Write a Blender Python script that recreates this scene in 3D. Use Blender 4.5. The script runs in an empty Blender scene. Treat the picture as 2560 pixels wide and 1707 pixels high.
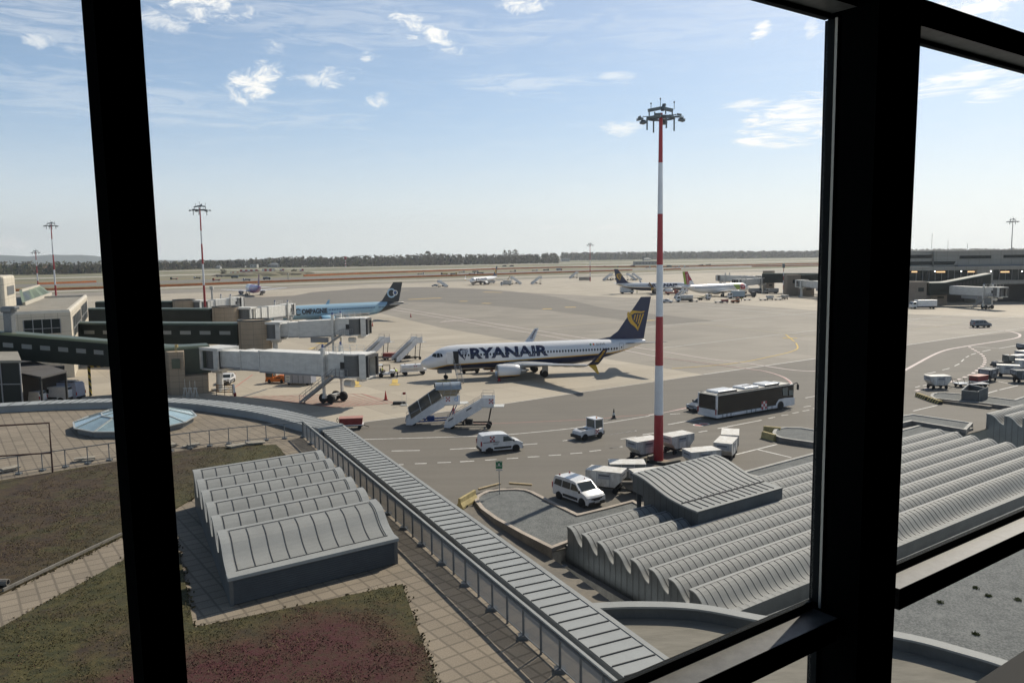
import bpy, bmesh, math, random
from mathutils import Vector, Matrix
from mathutils.geometry import tessellate_polygon
rad = math.radians
random.seed(7)
scene = bpy.context.scene
COL = scene.collection

# ---------------------------------------------------------------- camera
EYE = 19.5                                  # metres above the apron
PITCH, ROLL, FPX = rad(6.05), math.atan(.0122), 2013.0
_f = Vector((0, math.cos(PITCH), -math.sin(PITCH)))
_r0, _u0 = Vector((1, 0, 0)), Vector((0, math.sin(PITCH), math.cos(PITCH)))
_up = _u0 * math.cos(ROLL) + _r0 * math.sin(ROLL)
_rt = _r0 * math.cos(ROLL) - _u0 * math.sin(ROLL)
cam = bpy.data.cameras.new("camera")
cam.sensor_width, cam.lens = 36.0, 36.0 * FPX / 2560.0
cam.clip_start, cam.clip_end = 0.05, 90000.0
camo = bpy.data.objects.new("camera", cam)
COL.objects.link(camo)
camo.matrix_world = Matrix(((_rt.x, _up.x, -_f.x, 0), (_rt.y, _up.y, -_f.y, 0), (_rt.z, _up.z, -_f.z, EYE), (0, 0, 0, 1)))
scene.camera = camo


def ray(x, y):
    return _f + _rt * ((x - 1280) / FPX) - _up * ((y - 853.5) / FPX)


def G(x, y, z=0.0):                         # where the survey line of a photo pixel meets the level z
    d = ray(x, y)
    t = (z - EYE) / d.z
    return Vector((d.x * t, d.y * t, z))


def AT(x, y, Y):                            # ... or the vertical plane at depth Y
    d = ray(x, y)
    t = Y / d.y
    return Vector((d.x * t, Y, EYE + d.z * t))


AZ = rad(54.5)                              # the airport's building grid
AX = Vector((math.sin(AZ), math.cos(AZ), 0))
BX = Vector((-AX.y, AX.x, 0))
ROTA = math.atan2(AX.y, AX.x)


def UV(u, v, z=0.0):
    return AX * u + BX * v + Vector((0, 0, z))


def uv(p):
    return p.x * AX.x + p.y * AX.y, p.x * BX.x + p.y * BX.y


# ---------------------------------------------------------------- sun, sky, exposure
SUN_AZ, SUN_EL = rad(38.0), rad(41.0)       # azimuth from +Y towards +X
sl = bpy.data.lights.new("sun", 'SUN')
sl.energy, sl.angle, sl.color = 5.0, rad(0.53), (1.0, 0.91, 0.78)
so = bpy.data.objects.new("sun", sl)
COL.objects.link(so)
so.location = (60, 70, 120)
_sd = Vector((math.sin(SUN_AZ) * math.cos(SUN_EL), math.cos(SUN_AZ) * math.cos(SUN_EL), math.sin(SUN_EL)))
so.rotation_euler = _sd.to_track_quat('Z', 'Y').to_euler()
scene.view_settings.view_transform = 'Standard'
scene.view_settings.look = 'None'
scene.view_settings.exposure = 0.0
scene.view_settings.gamma = 1.0
scene.cycles.use_denoising = True
scene.cycles.max_bounces = 6
scene.cycles.transparent_max_bounces = 12
scene.cycles.caustics_reflective = False
scene.cycles.caustics_refractive = False

W = bpy.data.worlds.new("World")
scene.world = W
W.use_nodes = True
wt = W.node_tree
wt.nodes.clear()


class NT:                                   # small helper to write node graphs
    def __init__(s, t):
        s.t = t

    def n(s, kind, **k):
        nd = s.t.nodes.new(kind)
        for a, b in k.items():
            setattr(nd, a, b)
        return nd

    def put(s, sock, v):
        if isinstance(v, bpy.types.NodeSocket):
            s.t.links.new(v, sock)
        else:
            sock.default_value = v

    def m(s, op, a, b=0.0, c=0.0, clamp=False):
        nd = s.n('ShaderNodeMath', operation=op, use_clamp=clamp)
        s.put(nd.inputs[0], a)
        s.put(nd.inputs[1], b)
        if op in ('MULTIPLY_ADD', 'SMOOTH_MIN', 'SMOOTH_MAX', 'COMPARE'):
            s.put(nd.inputs[2], c)
        return nd.outputs[0]

    def sstep(s, x, lo, hi, a=0.0, b=1.0):
        nd = s.n('ShaderNodeMapRange', interpolation_type='SMOOTHSTEP')
        for i, v in enumerate((x, lo, hi, a, b)):
            s.put(nd.inputs[i], v)
        return nd.outputs[0]

    def mix(s, f, a, b, blend='MIX'):
        nd = s.n('ShaderNodeMix', data_type='RGBA', blend_type=blend)
        s.put(nd.inputs[0], f)
        s.put(nd.inputs[6], c4(a))
        s.put(nd.inputs[7], c4(b))
        return nd.outputs[2]

    def noise(s, vec, scale, detail=4.0, rough=.55, dist=0.0):
        nd = s.n('ShaderNodeTexNoise')
        if vec is not None:
            s.put(nd.inputs['Vector'], vec)
        nd.inputs['Scale'].default_value = scale
        nd.inputs['Detail'].default_value = detail
        nd.inputs['Roughness'].default_value = rough
        nd.inputs['Distortion'].default_value = dist
        return nd.outputs['Fac']

    def sep(s, vec):
        nd = s.n('ShaderNodeSeparateXYZ')
        s.put(nd.inputs[0], vec)
        return nd.outputs

    def map(s, vec, scale=(1, 1, 1), rot=(0, 0, 0), loc=(0, 0, 0)):
        nd = s.n('ShaderNodeMapping')
        s.put(nd.inputs[0], vec)
        nd.inputs['Location'].default_value = loc
        nd.inputs['Rotation'].default_value = rot
        nd.inputs['Scale'].default_value = scale
        return nd.outputs[0]

    def coord(s, which='Object'):
        return s.n('ShaderNodeTexCoord').outputs[which]


def c4(c):
    if isinstance(c, bpy.types.NodeSocket):
        return c
    return (c[0], c[1], c[2], 1.0) if len(c) == 3 else c


nt = NT(wt)
sky = nt.n('ShaderNodeTexSky', sky_type='NISHITA')
sky.sun_disc = False
sky.sun_elevation, sky.sun_rotation = SUN_EL, SUN_AZ
sky.altitude, sky.air_density, sky.dust_density, sky.ozone_density = 200.0, 1.0, 1.1, 2.2
dirv = nt.coord('Generated')
sx, sy, sz = nt.sep(dirv)
AZN = nt.m('ARCTAN2', sx, sy)
ELN = nt.m('ARCSINE', sz)
cmb = nt.n('ShaderNodeCombineXYZ')
nt.put(cmb.inputs[0], AZN)
nt.put(cmb.inputs[1], nt.m('MULTIPLY', ELN, 1.6))
pv = cmb.outputs[0]
puff = nt.noise(nt.map(pv, (34, 40, 1)), 1.0, 9.0, .66, .6)
streak = nt.noise(nt.map(pv, (14, 62, 1), rot=(0, 0, rad(5))), 1.0, 9.0, .66, .9)
# where the clouds of that day hang: pixel centre, half sizes, tilt, puffiness, strength
CLOUDS = [(640, 205, 62, 38, -.35, 1, 1.15), (1065, 82, 80, 26, .38, 1, .95), (815, 195, 75, 20, -.12, 1, .75),
          (945, 250, 34, 16, -.4, 1, .8), (918, 140, 16, 12, 0, 1, .8), (680, 125, 26, 18, 0, 1, .6),
          (510, 15, 90, 30, .05, 1, .95), (390, 45, 60, 26, .2, 1, .6), (1310, 8, 60, 26, .1, 1, .9),
          (1903, 78, 22, 20, -.3, 1, 1.0), (2035, 76, 18, 22, -.4, 1, .55), (2460, 18, 95, 34, -.1, 1, 1.25),
          (1985, 300, 95, 48, -.12, 0, 1.35), (1910, 344, 80, 16, -.03, 0, 1.2), (1870, 262, 60, 14, .02, 0, .7),
          (1555, 323, 52, 15, -.05, 0, .75), (1545, 194, 40, 14, 0, 0, .5), (1300, 210, 180, 22, .03, 0, .3),
          (2380, 205, 110, 26, -.2, 0, .85), (2520, 215, 70, 22, -.25, 0, .8), (1380, 568, 55, 6, 0, 0, .6),
          (1560, 566, 80, 6, 0, 0, .55), (1730, 562, 70, 5, 0, 0, .5), (100, 102, 30, 16, 0, 1, .6),
          (38, 608, 30, 15, 0, 1, .55), (60, 632, 70, 8, 0, 0, .45), (350, 250, 500, 50, .05, 0, .22),
          (900, 60, 500, 60, .02, 0, .22), (1750, 60, 300, 60, 0, 0, .15), (100, 30, 200, 70, 0, 0, .3)]
PV = 1.0 / FPX
cloud = None
for px, py, rx, ry, tl, pf, stg in CLOUDS:
    d = ray(px, py).normalized()
    a0, e0 = math.atan2(d.x, d.y), math.asin(d.z)
    da = nt.m('SUBTRACT', AZN, a0)
    de = nt.m('SUBTRACT', ELN, e0)
    ca, sa = math.cos(tl), math.sin(tl)
    x = nt.m('ADD', nt.m('MULTIPLY', da, ca), nt.m('MULTIPLY', de, -sa))
    y = nt.m('ADD', nt.m('MULTIPLY', da, sa), nt.m('MULTIPLY', de, ca))
    x = nt.m('MULTIPLY', x, 1 / (rx * PV * 1.12))
    y = nt.m('MULTIPLY', y, 1 / (ry * PV * 1.12))
    q = nt.m('ADD', nt.m('MULTIPLY', x, x), nt.m('MULTIPLY', y, y))
    q = nt.m('SUBTRACT', 1.0, nt.m('MULTIPLY', q, .55))
    nz = puff if pf else streak
    k = nt.m('ADD', nt.m('MULTIPLY', q, .55), nt.m('MULTIPLY', nt.m('SUBTRACT', nz, .5), 1.9))
    k = nt.m('MULTIPLY', nt.sstep(k, .20, .74), stg * 1.05, clamp=True)
    k = nt.m('MULTIPLY', k, nt.sstep(q, -.1, .45))
    cloud = k if cloud is None else nt.m('MAXIMUM', cloud, k)
veil = nt.m('MULTIPLY', nt.sstep(streak, .42, .8), .10)
cloud = nt.m('MAXIMUM', cloud, veil)
SKY_K = .11
air = nt.mix(nt.sstep(ELN, -.02, .30, .88, .12), sky.outputs[0], nt.mix(nt.sstep(ELN, 0.0, .22), (9.0, 9.5, 9.5), (3.5, 5.7, 9.0)))
deep = nt.sstep(ELN, .36, .85, 1.0, .42)
air = nt.mix(1.0, air, deep, 'MULTIPLY')
skyc = nt.mix(nt.m('MULTIPLY', cloud, deep), air, (10.2, 10.1, 9.9))
bg = nt.n('ShaderNodeBackground')
nt.put(bg.inputs[0], skyc)
bg.inputs[1].default_value = SKY_K
wo = nt.n('ShaderNodeOutputWorld')
wt.links.new(bg.outputs[0], wo.inputs[0])

# ---------------------------------------------------------------- materials
MATS = {}


def mat(name, col, rough=.6, metal=0.0, var=0.0, vs=1.0, bump=0.0, bs=20.0, stretch=(1, 1, 1), spec=.5, col2=None):
    """plain procedural paint: a base colour broken up by two scales of noise"""
    if name in MATS:
        return MATS[name]
    m = bpy.data.materials.new(name)
    m.use_nodes = True
    t = NT(m.node_tree)
    b = m.node_tree.nodes['Principled BSDF']
    b.inputs['Roughness'].default_value = rough
    b.inputs['Metallic'].default_value = metal
    b.inputs['Specular IOR Level'].default_value = spec
    if var or col2:
        co = t.map(t.coord(), stretch)
        f = t.noise(co, vs, 5.0, .6)
        g = t.noise(co, vs * 9, 3.0, .6)
        k = t.m('ADD', t.m('MULTIPLY', f, .7), t.m('MULTIPLY', g, .3))
        k = t.sstep(k, .32, .68)
        lo = col2 if col2 else tuple(c * (1 - var) for c in col)
        hi = col if col2 else tuple(min(1, c * (1 + var * .6)) for c in col)
        t.put(b.inputs['Base Color'], t.mix(k, lo, hi))
    else:
        b.inputs['Base Color'].default_value = c4(col)
    if bump:
        bp = t.n('ShaderNodeBump')
        bp.inputs['Strength'].default_value = bump
        bp.inputs['Distance'].default_value = .02
        t.put(bp.inputs['Height'], t.noise(t.coord(), bs, 3.0, .6))
        t.put(b.inputs['Normal'], bp.outputs[0])
    MATS[name] = m
    return m


def matfn(name, fn, rough=.6, metal=0.0, spec=.5):
    """a material whose base colour is computed by fn(NT, principled)"""
    m = bpy.data.materials.new(name)
    m.use_nodes = True
    t = NT(m.node_tree)
    b = m.node_tree.nodes['Principled BSDF']
    b.inputs['Roughness'].default_value = rough
    b.inputs['Metallic'].default_value = metal
    b.inputs['Specular IOR Level'].default_value = spec
    c = fn(t, b)
    if c is not None:
        t.put(b.inputs['Base Color'], c4(c))
    MATS[name] = m
    return m


def glow(name, col, k):
    m = bpy.data.materials.new(name)
    m.use_nodes = True
    b = m.node_tree.nodes['Principled BSDF']
    b.inputs['Base Color'].default_value = c4(col)
    b.inputs['Emission Color'].default_value = c4(col)
    b.inputs['Emission Strength'].default_value = k
    MATS[name] = m
    return m


# ---------------------------------------------------------------- mesh builder
class MB:
    def __init__(s):
        s.v, s.f, s.mi = [], [], []

    def add(s, vs, fs, mi=0):
        o = len(s.v)
        s.v += [tuple(v) for v in vs]
        s.f += [tuple(i + o for i in f) for f in fs]
        s.mi += [mi] * len(fs)
        return s

    def bx(s, x0, x1, y0, y1, z0, z1, mi=0):
        vs = [(x, y, z) for z in (z0, z1) for y in (y0, y1) for x in (x0, x1)]
        return s.add(vs, [(0, 2, 3, 1), (4, 5, 7, 6), (0, 1, 5, 4), (2, 6, 7, 3), (0, 4, 6, 2), (1, 3, 7, 5)], mi)

    def prism(s, poly, z0, z1, mi=0, caps=True):
        n = len(poly)
        a = sum(poly[i][0] * poly[(i + 1) % n][1] - poly[(i + 1) % n][0] * poly[i][1] for i in range(n))
        if a < 0:
            poly = poly[::-1]
        f0 = z0 if callable(z0) else (lambda p: z0)
        f1 = z1 if callable(z1) else (lambda p: z1)
        vs = [(p[0], p[1], f0(p)) for p in poly] + [(p[0], p[1], f1(p)) for p in poly]
        fs = [(i, (i + 1) % n, (i + 1) % n + n, i + n) for i in range(n)]
        if caps:
            fs += [tuple(range(n - 1, -1, -1)), tuple(range(n, 2 * n))]
        return s.add(vs, fs, mi)

    def xz(s, poly, y0, y1, mi=0, caps=True):       # outline in x,z pushed along y
        n = len(poly)
        a = sum(poly[i][0] * poly[(i + 1) % n][1] - poly[(i + 1) % n][0] * poly[i][1] for i in range(n))
        if a < 0:
            poly = poly[::-1]
        vs = [(p[0], y0, p[1]) for p in poly] + [(p[0], y1, p[1]) for p in poly]
        fs = [(i, i + n, (i + 1) % n + n, (i + 1) % n) for i in range(n)]
        if caps:
            fs += [tuple(range(n)), tuple(range(2 * n - 1, n - 1, -1))]
        if y1 < y0:
            fs = [f[::-1] for f in fs]
        fs = [f[::-1] for f in fs]
        fs = [f[::-1] for f in fs]
        return s.add(vs, fs, mi)

    def yz(s, poly, x0, x1, mi=0, caps=True):
        n = len(poly)
        vs = [(x0, p[0], p[1]) for p in poly] + [(x1, p[0], p[1]) for p in poly]
        fs = [(i, (i + 1) % n, (i + 1) % n + n, i + n) for i in range(n)]
        if caps:
            fs += [tuple(range(n - 1, -1, -1)), tuple(range(n, 2 * n))]
        return s.add(vs, fs, mi)

    def bar(s, p, q, w, h=None, mi=0):              # square bar between two points
        p, q = Vector(p), Vector(q)
        h = h or w
        d = (q - p).normalized()
        sd = d.cross(Vector((0, 0, 1)))
        if sd.length < 1e-4:
            sd = Vector((1, 0, 0))
        sd.normalize()
        up = sd.cross(d)
        vs = []
        for c in (p, q):
            for a, b in ((-1, -1), (1, -1), (1, 1), (-1, 1)):
                vs.append(c + sd * (a * w / 2) + up * (b * h / 2))
        return s.add(vs, [(0, 1, 5, 4), (1, 2, 6, 5), (2, 3, 7, 6), (3, 0, 4, 7), (3, 2, 1, 0), (4, 5, 6, 7)], mi)

    def tube(s, pts, r, n=6, mi=0):
        pts = [Vector(p) for p in pts]
        rs = r if isinstance(r, (list, tuple)) else [r] * len(pts)
        rings = []
        for i, p in enumerate(pts):
            d = (pts[min(i + 1, len(pts) - 1)] - pts[max(i - 1, 0)]).normalized()
            a = d.cross(Vector((0, 0, 1)))
            if a.length < 1e-3:
                a = Vector((1, 0, 0))
            a.normalize()
            b = d.cross(a)
            rings.append([p + (a * math.cos(t) + b * math.sin(t)) * rs[i] for t in [2 * math.pi * k / n for k in range(n)]])
        return s.loft(rings, mi)

    def loft(s, rings, mi=0, caps=True, closed=True):
        n = len(rings[0])
        vs = [v for r in rings for v in r]
        fs = []
        for i in range(len(rings) - 1):
            for k in range(n if closed else n - 1):
                a, b = i * n + k, i * n + (k + 1) % n
                fs.append((a, b, b + n, a + n))
        if caps and closed:
            fs += [tuple(range(n - 1, -1, -1)), tuple(range((len(rings) - 1) * n, len(rings) * n))]
        return s.add(vs, fs, mi)

    def lathe(s, prof, n=16, axis='z', c=(0, 0, 0), mi=0, caps=True):     # prof: (radius, height)
        rings = []
        for r, h in prof:
            ring = []
            for k in range(n):
                a = 2 * math.pi * k / n
                x, y = r * math.cos(a), r * math.sin(a)
                p = {'z': (x, y, h), 'x': (h, x, y), 'y': (y, h, x)}[axis]
                ring.append((p[0] + c[0], p[1] + c[1], p[2] + c[2]))
            rings.append(ring)
        return s.loft(rings, mi, caps)

    def move(s, M):
        s.v = [tuple(M @ Vector(v)) for v in s.v]
        return s

    def mesh(s, name, mats, smooth=False, angle=35):
        me = bpy.data.meshes.new(name)
        me.from_pydata(s.v, [], s.f)
        for m in (mats if isinstance(mats, (list, tuple)) else [mats]):
            me.materials.append(m)
        for p, i in zip(me.polygons, s.mi):
            p.material_index = i
        bm = bmesh.new()
        bm.from_mesh(me)
        bmesh.ops.recalc_face_normals(bm, faces=bm.faces)
        if smooth:
            for f in bm.faces:
                f.smooth = True
            for e in bm.edges:
                if len(e.link_faces) == 2 and e.calc_face_angle(0) > rad(angle):
                    e.smooth = False
        bm.to_mesh(me)
        bm.free()
        return me

    def build(s, name, mats, parent=None, smooth=False, bevel=0.0, angle=35):
        o = bpy.data.objects.new(name, s.mesh(name, mats, smooth, angle))
        COL.objects.link(o)
        if parent is not None:
            o.parent = parent
        if bevel:
            b = o.modifiers.new('bevel', 'BEVEL')
            b.width, b.segments, b.limit_method, b.angle_limit = bevel, 2, 'ANGLE', rad(35)
        return o


def tag(o, label=None, cat=None, group=None, kind=None):
    if label:
        o['label'] = label
    if cat:
        o['category'] = cat
    if group:
        o['group'] = group
    if kind:
        o['kind'] = kind
    return o


def thing(name, label, cat, loc=(0, 0, 0), rz=0.0, group=None):
    o = bpy.data.objects.new(name, None)
    o.empty_display_size = .5
    COL.objects.link(o)
    o.location, o.rotation_euler = loc, (0, 0, rz)
    return tag(o, label, cat, group)


def part(src, name, parent, loc=None, rot=None, scale=None):        # another part sharing a mesh
    o = src.copy()
    o.name = name
    COL.objects.link(o)
    o.parent = parent
    if loc is not None:
        o.location = loc
    if rot is not None:
        o.rotation_euler = rot
    if scale is not None:
        o.scale = scale
    return o


def dup(root, loc, rz, label=None, group=None, scale=None):
    def rec(o, par):
        c = o.copy()
        COL.objects.link(c)
        if par is not None:
            c.parent = par
        for ch in o.children:
            rec(ch, c)
        return c
    r = rec(root, None)
    r.location, r.rotation_euler = loc, (0, 0, rz)
    if scale:
        r.scale = (scale,) * 3
    return tag(r, label, None, group)


def struct(name, mb, mats, smooth=False):
    return tag(mb.build(name, mats, None, smooth), kind='structure')


def sheet(name, pts, mats, z=0.0, kind='structure'):     # a flat polygon on the ground
    vs = [Vector((p[0], p[1], 0.0)) for p in pts]
    tris = []
    for a, b, c in tessellate_polygon([vs]):
        k = (vs[b].x - vs[a].x) * (vs[c].y - vs[a].y) - (vs[c].x - vs[a].x) * (vs[b].y - vs[a].y)
        tris.append((a, b, c) if k > 0 else (a, c, b))
    me = bpy.data.meshes.new(name)
    me.from_pydata([(v.x, v.y, z) for v in vs], [], tris)
    me.materials.append(mats)
    o = bpy.data.objects.new(name, me)
    COL.objects.link(o)
    return tag(o, kind=kind)


def heading(p, q):
    return math.atan2(q.y - p.y, q.x - p.x)
# ---------------------------------------------------------------- ground materials
def slab(t, co, size, ang):
    q = t.map(co, (1 / size, 1 / size, 1), rot=(0, 0, ang))
    x, y, z = t.sep(q)
    cell = t.n('ShaderNodeCombineXYZ')
    t.put(cell.inputs[0], t.m('FLOOR', x))
    t.put(cell.inputs[1], t.m('FLOOR', y))
    wn = t.n('ShaderNodeTexWhiteNoise')
    t.put(wn.inputs[0], cell.outputs[0])
    ex = t.m('ABSOLUTE', t.m('SUBTRACT', t.m('FRACT', x), .5))
    ey = t.m('ABSOLUTE', t.m('SUBTRACT', t.m('FRACT', y), .5))
    joint = t.sstep(t.m('MAXIMUM', ex, ey), .5 - .06 / size, .5 - .02 / size)
    return wn.outputs['Value'], joint


def concrete_fn(base, size, k=1.0):
    def fn(t, b):
        co = t.coord()
        rnd, joint = slab(t, co, size, -ROTA)
        big = t.noise(co, .035, 4.0, .6)
        streak = t.noise(t.map(co, (.02, .35, 1), rot=(0, 0, -rad(14))), 1.0, 5.0, .62)
        fine = t.noise(co, 2.3, 6.0, .7)
        f = t.m('ADD', t.m('MULTIPLY', rnd, .20 * k), t.m('MULTIPLY', big, .30 * k))
        f = t.m('ADD', f, t.m('MULTIPLY', streak, .24 * k))
        f = t.m('ADD', f, t.m('MULTIPLY', fine, .20 * k))
        f = t.m('ADD', f, 1.0 - .47 * k)
        f = t.m('MULTIPLY', f, t.m('SUBTRACT', 1.0, t.m('MULTIPLY', joint, .35)))
        spots = t.sstep(t.noise(co, .55, 3.0, .5), .66, .78)
        f = t.m('MULTIPLY', f, t.m('SUBTRACT', 1.0, t.m('MULTIPLY', spots, .14)))
        c = t.n('ShaderNodeVectorMath', operation='SCALE')
        c.inputs[0].default_value = base
        t.put(c.inputs['Scale'], f)
        bp = t.n('ShaderNodeBump')
        bp.inputs['Strength'].default_value = .12
        t.put(bp.inputs['Height'], t.noise(co, 14, 3, .7))
        t.put(b.inputs['Normal'], bp.outputs[0])
        return c.outputs[0]
    return fn


def asphalt_fn(base, ang):
    def fn(t, b):
        co = t.coord()
        big = t.noise(co, .05, 4.0, .6)
        lane = t.noise(t.map(co, (.03, .55, 1), rot=(0, 0, -ang)), 1.0, 6.0, .65)
        fine = t.noise(co, 3.0, 7.0, .75)
        patch = t.sstep(t.noise(t.map(co, (.05, .12, 1), rot=(0, 0, -ang)), 1.0, 1.0, .4), .55, .57)
        f = t.m('ADD', t.m('MULTIPLY', big, .35), t.m('MULTIPLY', lane, .45))
        f = t.m('ADD', f, t.m('MULTIPLY', fine, .3))
        f = t.m('ADD', f, .45)
        f = t.m('MULTIPLY', f, t.m('SUBTRACT', 1.0, t.m('MULTIPLY', patch, .05)))
        oil = t.sstep(t.noise(co, .33, 4.0, .6), .64, .8)
        f = t.m('MULTIPLY', f, t.m('SUBTRACT', 1.0, t.m('MULTIPLY', oil, .18)))
        c = t.n('ShaderNodeVectorMath', operation='SCALE')
        c.inputs[0].default_value = base
        t.put(c.inputs['Scale'], f)
        bp = t.n('ShaderNodeBump')
        bp.inputs['Strength'].default_value = .2
        t.put(bp.inputs['Height'], t.noise(co, 25, 3, .7))
        t.put(b.inputs['Normal'], bp.outputs[0])
        return c.outputs[0]
    return fn


def grass_fn(a, bcol, sc):
    def fn(t, b):
        co = t.coord()
        n1 = t.noise(t.map(co, (1, .25, 1), rot=(0, 0, -ROTA + rad(90))), sc, 6.0, .65)
        n2 = t.noise(co, sc * 8, 5.0, .7)
        return t.mix(t.sstep(t.m('ADD', t.m('MULTIPLY', n1, .65), t.m('MULTIPLY', n2, .35)), .38, .62), a, bcol)
    return fn


M_grass = matfn('field_grass', grass_fn((.105, .112, .050), (.19, .165, .085), .012), .9)
M_conc = matfn('apron_concrete', concrete_fn((.245, .218, .178), 7.5), .8)
M_concl = matfn('light_apron_concrete', concrete_fn((.385, .336, .262), 7.5, .9), .8)
M_asph = matfn('road_asphalt', asphalt_fn((.150, .135, .112), rad(10)), .85)
M_taxi = matfn('taxiway_asphalt', asphalt_fn((.172, .155, .130), rad(-12)), .85)
M_white = mat('white_marking', (.70, .68, .64), .8, var=.3, vs=1.5)
M_pink = mat('faded_pink_marking', (.66, .56, .53), .8, var=.25, vs=1.5)
M_red = mat('red_marking', (.50, .21, .18), .8, var=.3, vs=1.5)
M_yel = mat('yellow_marking', (.62, .43, .10), .8, var=.3, vs=1.2)
M_yelp = mat('faded_yellow_marking', (.50, .43, .26), .8, var=.2, vs=1.2)
M_drain = mat('drain_iron', (.13, .135, .14), .6, var=.3, vs=3)

# ---------------------------------------------------------------- the airfield
def px(*a, z=0.0):
    return [G(a[i], a[i + 1], z) for i in range(0, len(a), 2)]


ISL1_WALL = px(1187, 1250, 1202, 1269, 1236, 1293.5, 1304, 1331, 1379, 1368, z=.3)
W1 = ISL1_WALL[-1]
NEAR = [Vector((-900, 62, 0)), Vector((-13.9, 58.3, 0))] + ISL1_WALL + [W1 + AX * 110, W1 + AX * 110 + Vector((900, -20, 0))]
BIG = 26000.0
gp = [(p.x, p.y) for p in NEAR] + [(BIG, 60), (BIG, BIG), (-BIG, BIG), (-BIG, 62)]
sheet('ground', gp, M_grass, -.06)


def vline(v, x):                            # point of the grid line v at this x
    return (x, (v + .581 * x) / .814)


ap = [(p.x, p.y) for p in NEAR] + [(1150, 60), vline(573, 1150), vline(573, -560), (-900, 400)]
sheet('apron', ap, M_conc, -.024)


def band(name, v0, v1, m, z, u0=-2600, u1=3600):
    return sheet(name, [UV(u0, v0), UV(u1, v0), UV(u1, v1), UV(u0, v1)], m, z)


M_strip = matfn('taxiway_concrete', concrete_fn((.36, .325, .265), 15, .8), .8)
M_run = matfn('runway_concrete', concrete_fn((.42, .385, .32), 20, .7), .8)
M_earth = matfn('bare_earth', grass_fn((.26, .21, .15), (.17, .14, .09), .02), .95)
band('taxiway', 588, 628, M_strip, -.036)
band('taxiway', 728, 835, M_taxi, -.036)
band('earth_strip', 640, 662, M_earth, -.048, -500, 800)
band('earth_strip', 930, 985, M_earth, -.048)
band('runway', 1075, 1150, M_run, -.03)
band('taxiway', 1235, 1262, M_strip, -.036)
band('runway', 1500, 1580, M_run, -.03)
band('grass_strip', 845, 905, matfn('dry_grass', grass_fn((.16, .15, .07), (.22, .19, .10), .02), .95), -.045)

# light concrete stands, dark taxi lane, service road
sheet('concrete_stand', px(0, 1060, 560, 1075, 900, 1056, 1254, 1010, 1500, 973, 1759, 936, 1516, 897, 1309, 855, 1100, 818,
                           941, 781, 760, 752, 480, 752, 200, 800, 0, 860), M_concl, -.018)
sheet('concrete_stand', px(560, 748, 642, 743, 734, 739, 780, 730.5, 900, 721, 1058, 717.5, 1200, 722, 1308, 731, 1390, 735, 1500, 741,
                           1585, 745, 1800, 757.5, 2040, 776, 2300, 786, 2900, 806, 2900, 715, 2300, 700, 1886, 680, 1745, 682.5,
                           1400, 696, 1040, 708, 932, 711, 780, 719.5, 560, 730, 200, 741, 200, 775), M_concl, -.012)
sheet('taxilane', px(200, 790, 560, 748.5, 642, 743.5, 734, 739.5, 780, 731, 900, 721.5, 1058, 718, 1200, 722.5, 1308, 731.5, 1390, 742,
                     1500, 768, 1636, 785, 1791, 801.5, 1641, 812, 1540, 797, 1363, 775, 1213, 763, 1099, 756, 1009, 754, 780, 760,
                     560, 775), M_taxi, -.006)
RN = [p for p in NEAR]
sheet('service_road', [RN[0], RN[1]] + RN[2:7] + [W1 + AX * 110] + px(2900, 860, 2600, 822, 2300, 856, 2047, 895.5, 1759, 936.5,
                                                              1500, 973.5, 1254, 1010.5, 900, 1056.5, 560, 1075.5, 0, 1060.5), M_asph, .0)

# the ramp sinking beside the terminal
M_ramp = mat('ramp_concrete', (.20, .175, .14), .85, var=.35, vs=.5, col2=(.12, .11, .095))
M_wallc = mat('old_concrete', (.20, .18, .155), .85, var=.35, vs=.8, bump=.2)
R0, R1 = Vector((-13.9, 58.3, 0)), ISL1_WALL[0]
mb = MB()
wl = [Vector((-13.9, 58.3)), Vector((-1.42, 32.46)), Vector((8.5, 12.0))]
il = [Vector((R1.x, R1.y)), Vector((2.6, 50.6)), Vector((13.0, 30.0))]
zz = [0, -.5, -1.4]
mb.add([(p.x, p.y, z) for p, z in zip(wl, zz)] + [(p.x + .4, p.y, z) for p, z in zip(il, zz)], [(0, 1, 4, 3), (1, 2, 5, 4)])
struct('ramp', mb, M_ramp)
mb = MB()
p0, p1 = wl[0] + (il[0] - wl[0]) * 0, wl[1]
a = G(1365, 1430, -.62)
b = G(1417, 1412, -.62)
mb.bar((a.x - 2, a.y - .6, -.62), (b.x, b.y, -.62), .28, .06)
struct('ramp_drain', mb, M_drain)

# ---------------------------------------------------------------- painted markings
def stripe(mb, pts, w, z=.006, mi=0):
    pts = [Vector((p[0], p[1], 0)) for p in pts]
    L, Rr = [], []
    for i, p in enumerate(pts):
        d = (pts[min(i + 1, len(pts) - 1)] - pts[max(i - 1, 0)]).normalized()
        n = Vector((-d.y, d.x, 0)) * (w / 2)
        L.append(p + n)
        Rr.append(p - n)
    n = len(pts)
    vs = [(v.x, v.y, z) for v in L + Rr]
    mb.add(vs, [(i, i + 1, n + i + 1, n + i) for i in range(n - 1)], mi)


def smooth(pts, k=6):
    out = []
    for i in range(len(pts) - 1):
        p0, p1, p2, p3 = pts[max(i - 1, 0)], pts[i], pts[i + 1], pts[min(i + 2, len(pts) - 1)]
        for j in range(k):
            t = j / k
            out.append(.5 * ((2 * p1) + (p2 - p0) * t + (2 * p0 - 5 * p1 + 4 * p2 - p3) * t * t + (3 * p1 - p0 - 3 * p2 + p3) * t ** 3))
    out.append(pts[-1])
    return out


def zo(ox, oy, s, *a):                      # survey sheet coordinates -> photo pixels
    return [v for i in range(0, len(a), 2) for v in (ox + a[i] / s, oy + a[i + 1] / s)]


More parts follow.
